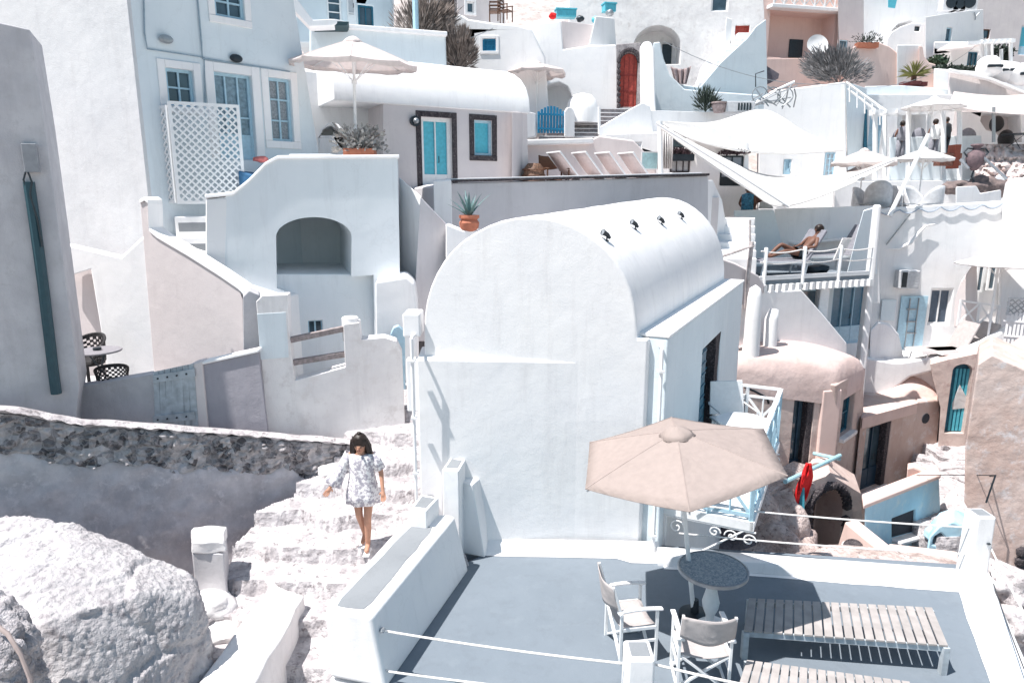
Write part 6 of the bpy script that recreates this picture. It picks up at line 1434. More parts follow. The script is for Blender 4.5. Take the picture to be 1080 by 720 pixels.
rt = root('round_chimney', 'rounded white chimney stub standing left of the timber deck', 'chimney', V(792, 330, 15.5)); c = V(794, 340, 15.6); b = bm_new(); lathe(b, [(.20, -1), (.18, 0), (.16, .6), (.12, .8), (0, .88)], c, 18); part('chimney_stack', b, WHITE, rt, smooth=True, ang=80)
b = bm_new(); c = V(813, 345, 16.2); tube(b, [c+UP*-.9, c+UP*.2, c+Vector((.05, 0, .45))], [.17, .16, .1], 12); part('stack_pipe', b, WHITE, rt, smooth=True, ang=80)
# left low wall of deck & mast
M3('deck_side_wall', 'white and mauve low wall left of the timber deck', 'wall', Pl((757, 275, 15.4), (806, 292, 16.3)), [(752, 270), (775, 278), (800, 291), (806, 300), (800, 330), (760, 310)], .3, LPINK, bevel=.03)
b = bm_new(); tube(b, [V(787, 325, 15.8), V(789, 290, 15.8), V(793, 255, 15.9)], .05, 6); tube(b, [V(757, 272, 15.3), V(795, 259, 15.9)], .03, 6); tube(b, [V(791, 262, 15.9), V(791, 232, 15.9)], .025, 6); solo('rope_mast', b, plaster('weathered_pole', (.55, .50, .49), (.35, .30, .29), scale=6), 'weathered pole with ropes left of the reclining sunbather', 'pole')
# walls behind deck
wI = Pl((772, 250, 19.6), (835, 250, 20.6)); wJ = Pl(wI.p(835, 250), V(925, 250, 20.5))
M3('deck_back_wall', 'pale shaded wall behind the reclining sunbather', 'wall', wI, [(774, 222), (776, 222), (816, 221), (826, 262), (836, 300), (774, 300)], .4, BLUEW, bevel=.04)
M3('deck_back_wall', 'long white wall with grey shelf behind the empty sun lounger', 'wall', wJ, [(817, 221), (830, 220), (925, 217), (928, 320), (825, 320)], .4, WHITE, bevel=.04)
M3('shaded_gable_wall', 'blue grey slanted wall end right of the empty sun lounger', 'wall', Pl((893, 260, 18.6), (926, 260, 19.2)), [(911, 222), (925, 218), (925, 290), (893, 290), (903, 250)], .4, BLUEW, bevel=.03)
b = bm_new(); a_, c_ = wJ.p(832, 256)+wJ.n*.2, wJ.p(905, 250)+wJ.n*.2; bar(b, a_, c_, .4, .06); solo('wall_shelf', b, WHITE, 'white ledge along the wall behind the loungers', 'shelf', bevel=.015)
b = bm_new(); lathe(b, [(.05, 0), (.09, .05), (.09, .12), (.03, .16)], wJ.p(862, 251)+wJ.n*.2+UP*.03, 12); solo('ledge_lantern', b, METALG, 'small grey lantern standing on the ledge behind the loungers', 'lantern', smooth=True)
# white stairs between dome and deck
rt = root('white_stairs', 'wide white stairs climbing between the dome and the sunbather', 'stairs', V(765, 270, 17.5))
for k in range(6):
    p = V(764+.5*k, 272-8.5*k, 16.3+.5*k); b = bm_new(); box(b, p.x-.7, p.y-.1, p.z-1.2, p.x+.75, p.y+.9, p.z); part('step', b, WHITE, rt, bevel=.03)
M3('stair_flank_wall', 'white flank wall left of the wide white stairs', 'wall', Pl((746, 230, 16.9), (762, 230, 18)), [(747, 190), (752, 190), (762, 212), (766, 235), (762, 262), (750, 275), (746, 260)], .3, WHITE, bevel=.03)
# loungers
def lounger(label, group, mat, frame=WPAINT, ang=55, name='sun_lounger'):
    r = root(name, label, 'sun lounger', (0, 0, 0), group); b = bm_new(); box(b, -.9, -.3, .28, .35, .3, .34); part('seat_pad', b, mat, r, bevel=.02)
    b = bm_new(); c, s = math.cos(R(ang)), math.sin(R(ang)); L_ = .75; hexa(b, [Vector(v) for v in ((.35, -.3, .29), (.35, .3, .29), (.35+L_*c, .3, .29+L_*s), (.35+L_*c, -.3, .29+L_*s), (.32, -.3, .34), (.32, .3, .34), (.32+L_*c, .3, .34+L_*s), (.32+L_*c, -.3, .34+L_*s))]); part('backrest', b, mat, r, bevel=.015)
    for x in (-.75, .3):
        for y in (-.27, .27): b = bm_new(); tube(b, [(x, y, 0), (x+.06, y, .3)], .02, 6); part('leg', b, frame, r)
    b = bm_new(); bar(b, (-.9, .31, .29), (.4, .31, .29), .03, .05); bar(b, (-.9, -.31, .29), (.4, -.31, .29), .03, .05); bar(b, (-.9, -.31, .29), (-.9, .31, .29), .03, .045); part('frame', b, frame, r)
    return r
GRS = flat('grey_sling', (.22, .22, .25), rough=.9)
l1 = lounger('empty sun lounger with raised grey back on the timber deck', 'sun loungers on the timber deck', GRS, ang=58); p = VZ(890, 284, zk); place(l1, (p.x-.2, p.y+.3, zk), R(12), s=1.25)
l2 = copy_tree(l1); p = VZ(838, 290, zk); place(l2, (p.x-.2, p.y+.15, zk), R(12), 'sun lounger under the reclining dark haired sunbather', 1.2)
b = bm_new(); p = VZ(862, 288, zk); blob(b, p+UP*.1, (.3, .2, .14), 2, .4, 2, 3); solo('dark_bag', b, METALD, 'dark bag lying between the two loungers', 'bag', smooth=True)
b = bm_new(); pl_ = Pl((875, 280, 17.9), (905, 262, 18.2)); hexa(b, [pl_.p(*q)+pl_.n*n_ for n_ in (0, .04) for q in ((878, 274), (886, 274), (898, 251), (888, 251))]); solo('white_towel', b, CANVW, 'white towel spread on the raised back of the empty lounger', 'towel', bevel=.01)
# ================= middle right white houses
T2 = -.85
b = bm_new(); q = [V(775, 240, 21), V(1120, 240, 23.2), V(1140, 240, 31), V(760, 240, 27)]; blockz(b, q, -4, T2); solo('middle_terrace', b, WHITE, kind='structure')
we = Pl((921, 300, 21.3), (1062, 300, 21.2))
rt = house('right_terrace_house', 'rounded white house with an air conditioner and sliding window, rope scallops along its top', we, [(921, 222), (940, 219), (1057, 212), (1110, 205), (1110, 430), (915, 430)], .8, WHITE, [('window', (981, 305, 1003, 342), .16, WPAINT, flat('grey_blue_glass', (.09, .12, .16), rough=.15), 2, 1)], bevel=.06)
b = bm_new(); tube(b, [we.p(925+132*k/40, 222-8*k/40)+we.n*.06-UP*(.14*abs(math.sin(k/40*math.pi*6))) for k in range(41)], .022, 5); part('rope_garland', b, flat('blue_grey_rope', (.36, .42, .5)), rt)
b = bm_new(); tube(b, [we.p(*q)+we.n*.12 for q in ((935, 262), (945, 262), (958, 256), (966, 246), (974, 238), (984, 236))], [.01, .04, .055, .055, .04, .01], 8); part('raised_moulding', b, WHITE, rt, smooth=True)
b = bm_new(); tube(b, [we.p(*q)+we.n*.05 for q in ((959, 226), (934, 258))], .02, 5); part('cable', b, METALG, rt)
rt = root('air_conditioner', 'boxy air conditioner mounted above the pale blue shower niche', 'air conditioner', we.p(953, 305)); r_ = we.rect(943, 284, 963, 303); b = bm_new(); pbox(b, we, r_[0], r_[2], r_[1], r_[3], .0, .38); part('casing', b, LGREY, rt, bevel=.03)
b = bm_new(); pbox(b, we, r_[0]+.04, r_[0]+.2, r_[1]+.05, r_[3]-.05, .38, .385); part('vent_grille', b, METALD, rt)
b = bm_new(); 
for k in range(6): zz = r_[1]+.08+k*.085; pbox(b, we, r_[0]+.25, r_[2]-.05, zz, zz+.03, .38, .39)
part('louvres', b, LGREY, rt)
sn = we.off(.05); rt = root('shower_panel', 'pale blue doors and a light panel with rungs below the air conditioner', 'shower', we.p(960, 372))
for q, m_ in (((929, 316, 944, 338), BLUEW), ((947, 312, 975, 371), PALEB)):
    r_ = sn.rect(*q); b = bm_new(); pbox(b, sn, r_[0], r_[2], r_[1], r_[3], 0, .03); part('door_panel', b, m_, rt, bevel=.01)
b = bm_new()
for x in (955.5, 964.5): r_ = sn.rect(x-.4, 314, x+.4, 370); pbox(b, sn, r_[0], r_[2], r_[1], r_[3], .05, .09)
for y in (325, 338, 350): r_ = sn.rect(955, y, 965, y+1.2); pbox(b, sn, r_[0], r_[2], r_[1], r_[3], .05, .09)
part('ladder', b, METALG, rt)
M3('rounded_bench_wall', 'quarter round white wall left of the shower doors', 'wall', Pl((918, 370, 19.6), (960, 370, 20.2)), [(917, 372), (918, 348), (926, 340), (938, 343), (948, 354), (952, 372), (952, 390), (917, 390)], .4, WHITE, bevel=.05)
# entrance recess on the right of that house
M3('curved_recess', 'mauve grey shaded porch side wall curving up by the far doors', 'wall', Pl((1006, 310, 20.7), (1032, 300, 20.3)), [(1006, 345), (1007, 316), (1014, 296), (1030, 274), (1032, 350)], .2, LPINK, bevel=.03)
wf = we.off(.12); rt = root('glass_doors', 'pair of dark glass doors behind the white parasol pole', 'door', wf.p(1040, 312))
for q in ((1029, 278, 1037, 308), (1041, 278, 1050, 306)):
    r_ = wf.rect(*q); b = bm_new(); frame_bars(b, wf, r_, .06, 0, .05, 1, 1); o = part('door_leaf', b, WPAINT, rt); b = bm_new(); pbox(b, wf, r_[0]+.02, r_[2]-.02, r_[1]+.02, r_[3]-.02, .005, .02); part('pane', b, GLASS, o)
# terrace in front, curved wall
cw = Pl((918, 380, 19.3), (1062, 370, 19.1))
M3('curved_terrace_wall', 'long curved white terrace wall above the pink roofs', 'wall', cw, [(912, 378), (935, 382), (960, 381), (1000, 374), (1035, 362), (1052, 352), (1062, 345), (1070, 372), (1050, 374), (1000, 388), (960, 398), (915, 430), (905, 400)], .5, WHITE, bevel=.08)
zq = VZ(1000, 372, -5.2)
zz_ = cw.p(1000, 372).z-.35; b = bm_new(); q = [V(912, 380, 19.9), V(1070, 366, 19.0), V(1080, 366, 23.0), V(912, 380, 23)]; blockz(b, q, zz_-2, zz_); solo('lower_terrace', b, WHITE, kind='structure')
lg = lounger('taupe lounger folded upright on the curved terrace, left of the pair', 'taupe loungers on the curved terrace', SLING, ang=62); p = V(1014, 365, 19.7); place(lg, (p.x-.5, p.y, zz_), R(10), s=1.15)
lg2 = copy_tree(lg); p = V(1036, 360, 19.6); place(lg2, (p.x-.5, p.y, zz_), R(10), 'taupe lounger on the curved terrace next to the crossed railing', 1.15)
def xrail(name, label, p0_, p1_, h, n, mat, cat='railing'):
    rt = root(name, label, cat, p0_.lerp(p1_, .5)); d = p1_-p0_; b = bm_new(); bar(b, p0_+UP*h, p1_+UP*h, .06, .05); bar(b, p0_+UP*.08, p1_+UP*.08, .05, .05); part('rails', b, mat, rt)
    for i in range(n+1): b = bm_new(); q = p0_+d*(i/n); bar(b, q, q+UP*(h+.03), .06, .06, Vector((0, 1, 0))); part('rail_post', b, mat, rt)
    for i in range(n):
        a, c = p0_+d*(i/n), p0_+d*((i+1)/n); b = bm_new(); bar(b, a+UP*.1, c+UP*h, .035, .045); bar(b, a+UP*h+Vector((0, .02, 0)), c+UP*.1+Vector((0, .02, 0)), .035, .045); part('crossed_bars', b, mat, rt)
    return rt
xrail('crossed_railing', 'white railing of crossed bars in front of the porch recess', V(1010, 343, 20.2), V(1050, 349, 19.9), .75, 2, WPAINT)
p = V(1042, 355, 19.5)
parasol('wide flat white parasol over the porch with two dark doors', (p.x, p.y, p.z), 1.08, 2.42, .30, CANVW, n=8, rot=R(15), val=.03, pole_r=.035)
rt = root('picket_fence', 'white picket fence with pointed tops at the right edge', 'fence', V(1070, 362, 19.8)); fp_ = Pl((1058, 350, 19.0), (1095, 345, 18.6))
for k in range(9): r_ = fp_.rect(1060+4.2*k, 332-.8*k, 1062.6+4.2*k, 362); b = bm_new(); pbox(b, fp_, r_[0], r_[2], r_[1], r_[3], 0, .03); part('picket', b, WPAINT, rt)
for yy in (338, 354): r_ = fp_.rect(1058, yy, 1095, yy+2); b = bm_new(); pbox(b, fp_, r_[0], r_[2], r_[1], r_[3], .031, .05); part('cross_rail', b, WPAINT, rt)
rt = root('lattice_screen', 'grey diagonal lattice panel above the picket fence at the right edge', 'screen', V(1075, 335, 20.6)); lq = Pl((1062, 320, 19.4), (1090, 318, 19.2)); r_ = lq.rect(1062, 314, 1092, 333); b = bm_new(); lattice(b, lq, r_, .16, .035); part('lattice', b, METALG, rt); b = bm_new(); frame_bars(b, lq, r_, .05, -.02, .03); part('screen_frame', b, LGREY, rt)
M3('right_edge_house', 'white house corner at the right edge beside the far parasol', 'house', Pl((1054, 250, 20.4), (1120, 250, 19.8)), [(1058, 212), (1062, 190), (1120, 180), (1120, 400), (1052, 400), (1054, 290)], 2, WHITE, bevel=.08)
# ================= sails
def sail(name, label, pts, mat, sag, n=14, group=None):
    """four corner cloth: a b c d"""
    a, b_, c, d = [Vector(p) for p in pts]; rt = root(name, label, 'shade sail', (a+b_+c+d)/4, group); b = bm_new(); g = []
    for j in range(n+1):
        row = []
        for i in range(n+1):
            s, t = i/n, j/n; p = (a*(1-s)+b_*s)*(1-t)+(d*(1-s)+c*s)*t; k = math.sin(math.pi*s)*(.4+.6*math.sin(math.pi*t)); pin = 1-.12*math.sin(math.pi*s)
            m_ = (a*(1-s)+b_*s)*.5+(d*(1-s)+c*s)*.5; p = m_+(p-m_)*pin; row.append(b.verts.new(p-UP*sag*k))
        g.append(row)
    for j in range(n):
        for i in range(n): b.faces.new((g[j][i], g[j][i+1], g[j+1][i+1], g[j+1][i]))
    o = part('cloth', b, mat, rt, smooth=True, ang=80); o.modifiers.new('th', 'SOLIDIFY').thickness = .02
    b = bm_new(); ed = [v.co.copy() if False else None for v in []]
    return rt
CV2 = flat('sail_canvas', (.84, .82, .80), rough=.95, var=.03, spec=.1, trans=.3)
def curve_sail(name, label, top, bot, mat, sag=.25, n=28, m=12):
    rt = root(name, label, 'shade sail', V(*top[0])); b = bm_new(); g = []
    def at(c, t):
        k = t*(len(c)-1); i = min(int(k), len(c)-2); f = k-i
        P = [V(*c[max(0, i-1)]), V(*c[i]), V(*c[i+1]), V(*c[min(len(c)-1, i+2)])]
        return .5*((2*P[1])+(P[2]-P[0])*f+(2*P[0]-5*P[1]+4*P[2]-P[3])*f*f+(3*P[1]-P[0]-3*P[2]+P[3])*f**3)
    for i in range(n+1):
        t = i/n; a, c = at(top, t), at(bot, t); g.append([b.verts.new(a.lerp(c, k/m)-UP*(sag*math.sin(math.pi*k/m)*math.sin(math.pi*t))) for k in range(m+1)])
    for i in range(n):
        for k in range(m): b.faces.new((g[i][k], g[i+1][k], g[i+1][k+1], g[i][k+1]))
    o = part('cloth', b, mat, rt, smooth=True, ang=80); o.modifiers.new('th', 'SOLIDIFY').thickness = .02
    b = bm_new(); tube(b, [at(bot, k/24)-UP*.01 for k in range(25)], .022, 5); part('edge_hem', b, mat, rt, smooth=True)
CV2 = flat('sail_canvas', (.84, .82, .80), rough=.95, var=.03, spec=.1, trans=.4)
curve_sail('upper_shade_sail', 'upper white shade sail stretched under the stair house', [(698, 128, 21), (750, 129, 22.5), (806, 116, 25), (852, 141, 25), (890, 156, 24.5)], [(698, 130, 21), (730, 147, 21), (780, 159, 21.5), (835, 162, 22.5), (890, 158, 24)], CV2, .2)
curve_sail('lower_shade_sail', 'lower white shade sail slung like a hammock on the long pole', [(697, 133, 19), (745, 158, 20.5), (800, 183, 22), (850, 187, 22.5), (900, 181, 22.5), (946, 166, 22)], [(697, 135, 18.8), (745, 170, 18.7), (790, 200, 18.6), (824, 217, 18.5), (885, 199, 19.6), (946, 168, 21)], CV2, .15)
b = bm_new(); tube(b, [V(692, 130, 18.7), V(770, 178, 18.6), V(832, 218, 18.5)], .035, 8); solo('sail_boom', b, WPAINT, 'long white boom running down right under the lower sail edge', 'pole', smooth=True)
b = bm_new(); tube(b, [V(696, 128, 18.9), V(697, 190, 18.9)], .07, 8); solo('sail_mast', b, WPAINT, 'short white mast holding the left corner of both sails', 'pole', smooth=True)
b = bm_new(); tube(b, [V(938, 228, 20.5), V(979, 142, 21.5)], .06, 8); solo('leaning_pole', b, WPAINT, 'long leaning white pole in front of the pergola', 'pole', smooth=True)
b = bm_new(); tube(b, [V(825, 216, 19.5), V(943, 168, 20.3)], .045, 6); solo('sail_spar', b, WPAINT, 'thin spar rising right to the parasol under the lower sail', 'pole', smooth=True)
# white cube house behind sails
wk = Pl((808, 150, 28.6), (893, 150, 28.4)); wk2 = Pl(wk.p(893, 130), V(928, 130, 30.5))
house('white_cube_house', 'plain bright white cube house carrying the round grey shrub', wk, [(800, 118), (812, 96), (892, 86), (894, 240), (800, 240)], 4, WHITE, [('door', (827, 168, 834, 184), .1, PALEB, PALEB, 1, 1), ('window', (870, 161, 880, 187), .1, PALEB, LGREY, 2, 4)], bevel=.07)
M3('shaded_cube_side', 'pale blue shaded side wall of the white cube house', 'wall', wk2, [(892, 86), (914, 93), (914, 170), (894, 180)], .3, BLUEW, bevel=.04)
shrub('round_shrub', 'big round grey green shrub on the white cube house roof', V(885, 90, 30.5), (1.75, 1.1, 1.25), 5200, GREYB, size=.14, seed=21, spiky=True, stems=24)
# peach house with balcony
pk_ = Pl((806, 50, 36), (886, 50, 37)); rec = rloop(pk_, pk_.rect(811, 13, 879, 62))
rt = house('peach_house', 'peach house with deep loggia and white lattice balcony at the top', pk_, [(804, -30), (888, -30), (890, 130), (804, 130)], 3, PEACH, niches=[(rec, 1.0)], bevel=.03)
b = bm_new(); pq = pk_.off(-.98); r_ = pq.rect(832, 42, 846, 61); pbox(b, pq, r_[0], r_[2], r_[1], r_[3], 0, .05); part('loggia_window', b, METALD, rt)
b = bm_new(); r_ = pk_.rect(808, 9, 884, 13); pbox(b, pk_, r_[0], r_[2], r_[1], r_[3], 0, .5); part('balcony_slab', b, WHITE, rt, bevel=.03)
M3('peach_parapet', 'peach parapet wall below the loggia and the satellite dish', 'wall', Pl((806, 75, 35), (905, 75, 36)), [(804, 62), (880, 61), (905, 62), (905, 100), (804, 100)], .3, PEACH, bevel=.03)
p0_, p1_ = pk_.p(810, 11)+pk_.n*.45+UP*.1, pk_.p(884, 11)+pk_.n*.45+UP*.1
xrail('lattice_balcony', 'white crossed balcony railing at the top of the peach house', p0_, Vector((p1_.x, p1_.y, p0_.z)), .8, 7, WPAINT)
rt = root('satellite_dish', 'white satellite dish on the peach parapet', 'satellite dish', V(861, 66, 34.6)); c = V(861, 49, 34.5); b = bm_new(); g = []
lathe(b, [(0, 0), (.2, .015), (.36, .06), (.5, .13), (.5, .15), (.35, .08), (0, .02)], (0, 0, 0), 24); bmesh.ops.transform(b, matrix=Matrix.Translation(c) @ Matrix.Rotation(R(75), 4, 'X'), verts=b.verts); part('dish', b, WPAINT, rt, smooth=True)
b = bm_new(); tube(b, [c, c-Vector((0, .1, .1)), V(861, 66, 34.7)], .03, 6); tube(b, [c+Vector((0, -.05, -.4)), c+Vector((0, -.55, 0))], .02, 5); part('mount', b, METALG, rt)
# small parasol edge dark at (800,72)
b = bm_new(); pl_ = Pl((806, 80, 33), (824, 85, 33)); prism(b, [pl_.p(*q) for q in ((806, 68), (822, 78), (821, 83), (812, 88), (806, 88))], -pl_.n*.6); solo('dark_awning', b, flat('slate_canvas', (.13, .12, .14), rough=.9), 'small dark canvas awning against the tall shaded wall', 'awning', bevel=.02)
# pink tower strip and white houses beyond
def H(name, label, x0, y0, x1, y1, Y0, Y1, mat, wins=(), niches=(), thick=3, bevel=.05, top=None):
    pl_ = Pl((x0, (y0+y1)/2, Y0), (x1, (y0+y1)/2, Y1)); o = top or [(x0, y0), (x1, y0)]
    return pl_, house(name, label, pl_, o+[(x1, y1), (x0, y1)], thick, mat, wins, bevel=bevel, niches=[([pl_.p(*q) for q in nl], d) for nl, d in niches])
H('pale_pink_tower', 'tall pale pink wall right of the loggia with a small blue window', 884, -30, 911, 100, 36.2, 36.8, CREAM, [('window', (885, 42, 894, 58), .12, PALEB, GLASS, 1, 1)])
H('peach_curved_house', 'peach house with a rounded shoulder and a red planter on its roof', 895, 45, 948, 120, 33.5, 34.2, PEACH, top=[(890, 62), (895, 52), (905, 47), (925, 44), (938, 49), (947, 56)])
b = bm_new(); p = V(914, 48, 33.6); box(b, p.x-.5, p.y-.15, p.z-.12, p.x+.5, p.y+.15, p.z+.1); o = root('roof_planter', 'red planter of dark greenery on the rounded peach house roof', 'planter', p); part('trough', b, TERRA, o, bevel=.02); b = bm_new(); leaves(b, p+UP*.08, (.75, .25, .45), 260, .14, 6, True); part('foliage', b, LEAFD, o, recalc=False)
H('white_column_house', 'white blind doorway between pink pilasters beside the yucca', 946, 47, 972, 110, 34, 34.4, WHITE)
H('pink_pilaster', 'pink pilaster wall curving down right of the white blind doorway', 969, 48, 987, 110, 33.6, 33.8, PEACH, top=[(969, 48), (973, 49), (975, 60), (980, 66), (987, 68)])
b = bm_new(); p = V(963, 89, 33); rt = root('potted_yucca', 'yellow green yucca in a dark red pot on the pale wall', 'plant', p); lathe(b, [(.3, -.05), (.36, .1), (.3, .1)], p, 12); box(b, p.x-.55, p.y-.2, p.z-.1, p.x+.55, p.y+.2, p.z+.08); part('pot', b, flat('maroon_pot', (.10, .02, .02)), rt); b = bm_new(); tube(b, [p, p+UP*.35], .12, 8); part('trunk', b, WOODD, rt); b = bm_new()
rnd = random.Random(2)
for k in range(60):
    a = rnd.uniform(0, 6.283); e = rnd.uniform(.1, 1.45); d = Vector((math.cos(a)*math.cos(e), math.sin(a)*math.cos(e), math.sin(e))); s = Vector((-math.sin(a), math.cos(a), 0))*.035; q = p+UP*.35; b.faces.new([b.verts.new(q-s), b.verts.new(q+s), b.verts.new(q+d*.5+s*.8), b.verts.new(q+d*.8-UP*.1), b.verts.new(q+d*.5-s*.8)])
part('leaves', b, YUCC, rt, recalc=False)
H('top_white_house', 'white flat house high up behind the rounded peach house', 905, -30, 1005, 60, 40, 41, WHITE, niches=[([(940, 40), (941, 32), (948, 25), (960, 22), (968, 26), (968, 40)], 1.2)])
H('small_vault_house', 'low white vault house with one tiny square window', 935, 25, 1000, 70, 37.5, 38, WHITE, [('window', (965, 28, 970, 33), .1, METALD, GLASS, 1, 1)], top=[(935, 42), (940, 34), (950, 28), (962, 24), (975, 25), (990, 30), (1000, 36)])
p = V(941, 9, 39.5); b = bm_new(); pl_ = Pl((937, 5, 39.5), (947, 5, 39.7)); prism(b, [pl_.p(*q) for q in ((937, -4), (947, -4), (944, 9), (937, 8))], -pl_.n*.03); solo('turquoise_cloth', b, TURQ, 'bright turquoise cloth hanging at the top edge', 'cloth')
H('white_block_house', 'white block house with an arched dark window and roof machinery', 976, 12, 1038, 75, 36.5, 38, WHITE, [('window', (998, 29, 1004, 44), .15, PALEB, GLASS, 1, 1)], top=[(976, 18), (1000, 14), (1022, 11), (1037, 10)])
b = bm_new(); p = V(1029, 18, 37.6); tube(b, [p-UP*.15, p], .03, 5); tube(b, [p, p+Vector((-.14, -.05, .2))], .03, 5); tube(b, [p, p+Vector((.14, -.05, .2))], .03, 5); solo('forked_vent', b, METALG, 'small forked pipe on the white block house wall', 'vent')
for i, (x, s) in enumerate(((1000, .42), (1009, .34), (1019, .45))):
    p = V(x, 12, 38.6); rt = root('roof_fan', ['grey fan unit leftmost on the block house roof', 'smaller grey fan unit in the middle of the block house roof', 'grey fan unit rightmost on the block house roof'][i], 'fan', p, 'roof fan units'); b = bm_new(); box(b, p.x-s, p.y-.2, p.z, p.x+s, p.y+.3, p.z+s*1.8); part('casing', b, LGREY, rt, bevel=.03); b = bm_new(); tube(b, [(p.x, p.y-.23, p.z+s*.9), (p.x, p.y-.2, p.z+s*.9)], s*.7, 16); part('fan_grille', b, METALD, rt)
H('tall_pink_house', 'tall pale pink house filling the top right corner', 1028, -40, 1130, 75, 42, 43, CREAM, [('window', (1037, 31, 1044, 41), .12, WOODD, GLASS, 1, 1), ('door', (1076, 28, 1088, 58), .12, PALEB, TURQ, 1, 1)])
# far pergola terrace at top right
q = Pl((990, 70, 34.5), (1075, 70, 36.5))
H('pergola_back_house', 'white wall with small dark openings behind the far pergola', 985, 44, 1046, 90, 35.8, 36.2, WHITE, [('window', (1021, 55, 1031, 69), .12, TEAL, GLASS, 2, 1), ('window', (985.5, 58, 989, 72), .12, METALD, GLASS, 1, 1)], thick=.5)
rt = root('far_pergola', 'white timber pergola with a pink awning at the top right', 'pergola', q.p(1050, 70))
b = bm_new(); hexa(b, [V(x, y, Y) for x, y, Y in ((988, 53, 34.2), (1026, 49, 34.2), (1026, 51, 34.2), (988, 54.5, 34.2), (1003, 45, 36), (1038, 45, 36), (1038, 46, 36), (1003, 46, 36))]); part('awning', b, CANVP, rt)
for (x, y0_, y1_, Y) in ((1039, 44, 68, 34.8), (1046, 43, 66, 36), (1066, 43, 66, 35), (1056, 52, 66, 36)):
    b = bm_new(); tube(b, [V(x, y1_, Y), V(x, y0_, Y)], .08, 6); part('post', b, WPAINT, rt)
b = bm_new(); bar(b, V(1020, 46, 34.5), V(1070, 43, 34.9), .12, .16); bar(b, V(1034, 44, 36), V(1068, 42.5, 36), .12, .16)
for k in range(6): bar(b, V(1036+6*k, 44.6-.3*k, 34.3), V(1036+6*k, 43.4-.2*k, 36.4), .08, .1)
part('beams', b, WPAINT, rt)
shrub('terrace_shrub', 'dark shrub beside the far pergola posts', V(1056, 64, 36.5), (.7, .5, .7), 500, LEAFD, size=.14, seed=31)
shrub('terrace_shrub', 'low dark shrub under the far awning at left', V(992, 70, 34.5), (.6, .4, .5), 500, LEAF, size=.13, seed=32)
shrub('terrace_shrub', 'flat row of greenery on the white terrace edge at the far right', V(1020, 76, 33.8), (2.2, .4, .35), 700, LEAFD, size=.12, seed=33)
M3('far_terrace_block', 'white stepped terrace below the far pergola', 'wall', Pl((990, 80, 33), (1120, 85, 33)), [(985, 72), (1040, 76), (1060, 68), (1120, 66), (1120, 120), (985, 120)], 2.5, WHITE, bevel=.06)
# mauve retaining wall sloping down right
M3('mauve_retaining_wall', 'large plain mauve retaining wall sloping down to the right edge', 'wall', Pl((1000, 95, 31.5), (1120, 110, 31)), [(1001, 74), (1018, 76), (1045, 85), (1080, 99), (1120, 116), (1120, 150), (1000, 150)], 1, CREAM, bevel=.05)
b = bm_new(); pl_ = Pl((1000, 95, 31.3), (1120, 110, 30.8)); bar(b, pl_.p(1000, 74), pl_.p(1044, 84), .3, .1); bar(b, pl_.p(1044, 84), pl_.p(1120, 115), .3, .1); solo('retaining_coping', b, WHITE, 'white coping along the mauve retaining wall top', 'coping', bevel=.02)
for i, (x, y) in enumerate(((1057, 84), (1076, 88), (1042, 80))):
    p = V(x, y, 31.8-.2*i); rt = root('covered_scooter', ['rounded white covered scooter parked above the mauve wall', 'second rounded white cover at the right edge above the mauve wall', 'small white cover left of the rounded ones above the mauve wall'][i], 'scooter'); rt.location = p; ROOTS[rt] = p
    b = bm_new(); blob(b, p+UP*.35, (.75-.12*i, .4, .45), 3, .25, 1.6, i+3); part('cover', b, WHITE, rt, smooth=True); b = bm_new(); box(b, p.x-.3, p.y-.42, p.z+.28, p.x+.35, p.y-.3, p.z+.4); part('dark_visor', b, METALD, rt, bevel=.03)
# pale wall row under yucca
M3('pale_row_wall', 'long pale blue wall below the yucca and round shrub', 'wall', Pl((915, 100, 32), (1005, 105, 32.6)), [(912, 91), (950, 90), (1003, 94), (1003, 140), (912, 140)], 1.5, BLUEW, bevel=.04)
# stair handrails
b = bm_new(); tube(b, [V(892, 87, 27.5), V(935, 118, 26.8)], .06, 6); tube(b, [V(894, 94, 27.5), V(930, 122, 26.8)], .05, 6)
for k in range(5): tube(b, [V(896+8*k, 91+6*k, 27.4-.15*k), V(896+8*k, 108+6*k, 27.4-.15*k)], .03, 5)
solo('stair_handrail', b, WPAINT, 'white double handrail slanting down right of the white cube house', 'handrail')
# ================= terrace with pergola
T3 = V(960, 190, 26.5).z
b = bm_new(); q = [V(880, 190, 26.2), V(1100, 190, 27.5), V(1120, 190, 34), V(880, 190, 32)]; blockz(b, q, -2, T3); solo('pergola_terrace', b, WHITE, kind='structure')
rt = root('white_pergola', 'white pergola frame with slim posts shading the diners', 'pergola', V(965, 190, 27))
for (x, y0_, y1_, Y) in ((923, 118, 190, 26.8), (933, 120, 186, 29), (958, 118, 190, 27), (949, 120, 186, 29.4), (995, 116, 190, 27.2), (1012, 112, 190, 27.6), (980, 120, 170, 29.6)):
    b = bm_new(); tube(b, [V(x, y1_, Y), V(x, y0_, Y)], .09, 6); part('post', b, WPAINT, rt)
b = bm_new(); bar(b, V(918, 119, 26.8), V(1018, 114, 27.5), .16, .2); bar(b, V(925, 121, 29.2), V(1000, 117, 29.6), .14, .16)
for k in range(8): bar(b, V(922+12*k, 118.6-.6*k, 26.6), V(926+11*k, 120.6-.6*k, 29.6), .08, .12)
part('beams', b, WPAINT, rt)
H('pergola_rear_wall', 'white wall with blue shaded arch behind the diners', 912, 100, 1030, 200, 31, 31.6, WHITE, [('door', (916, 120, 929, 168), .1, PALEB, PALEB, 1, 3)], niches=[([(949, 150), (950, 120), (976, 119), (978, 130), (978, 150)], .8)], thick=1.5)
b = bm_new(); tube(b, [V(912.5, 160, 29.5), V(912.5, 116, 29.5)], .08, 6); solo('teal_post', b, TEAL, 'teal door post at the left of the pergola', 'post')
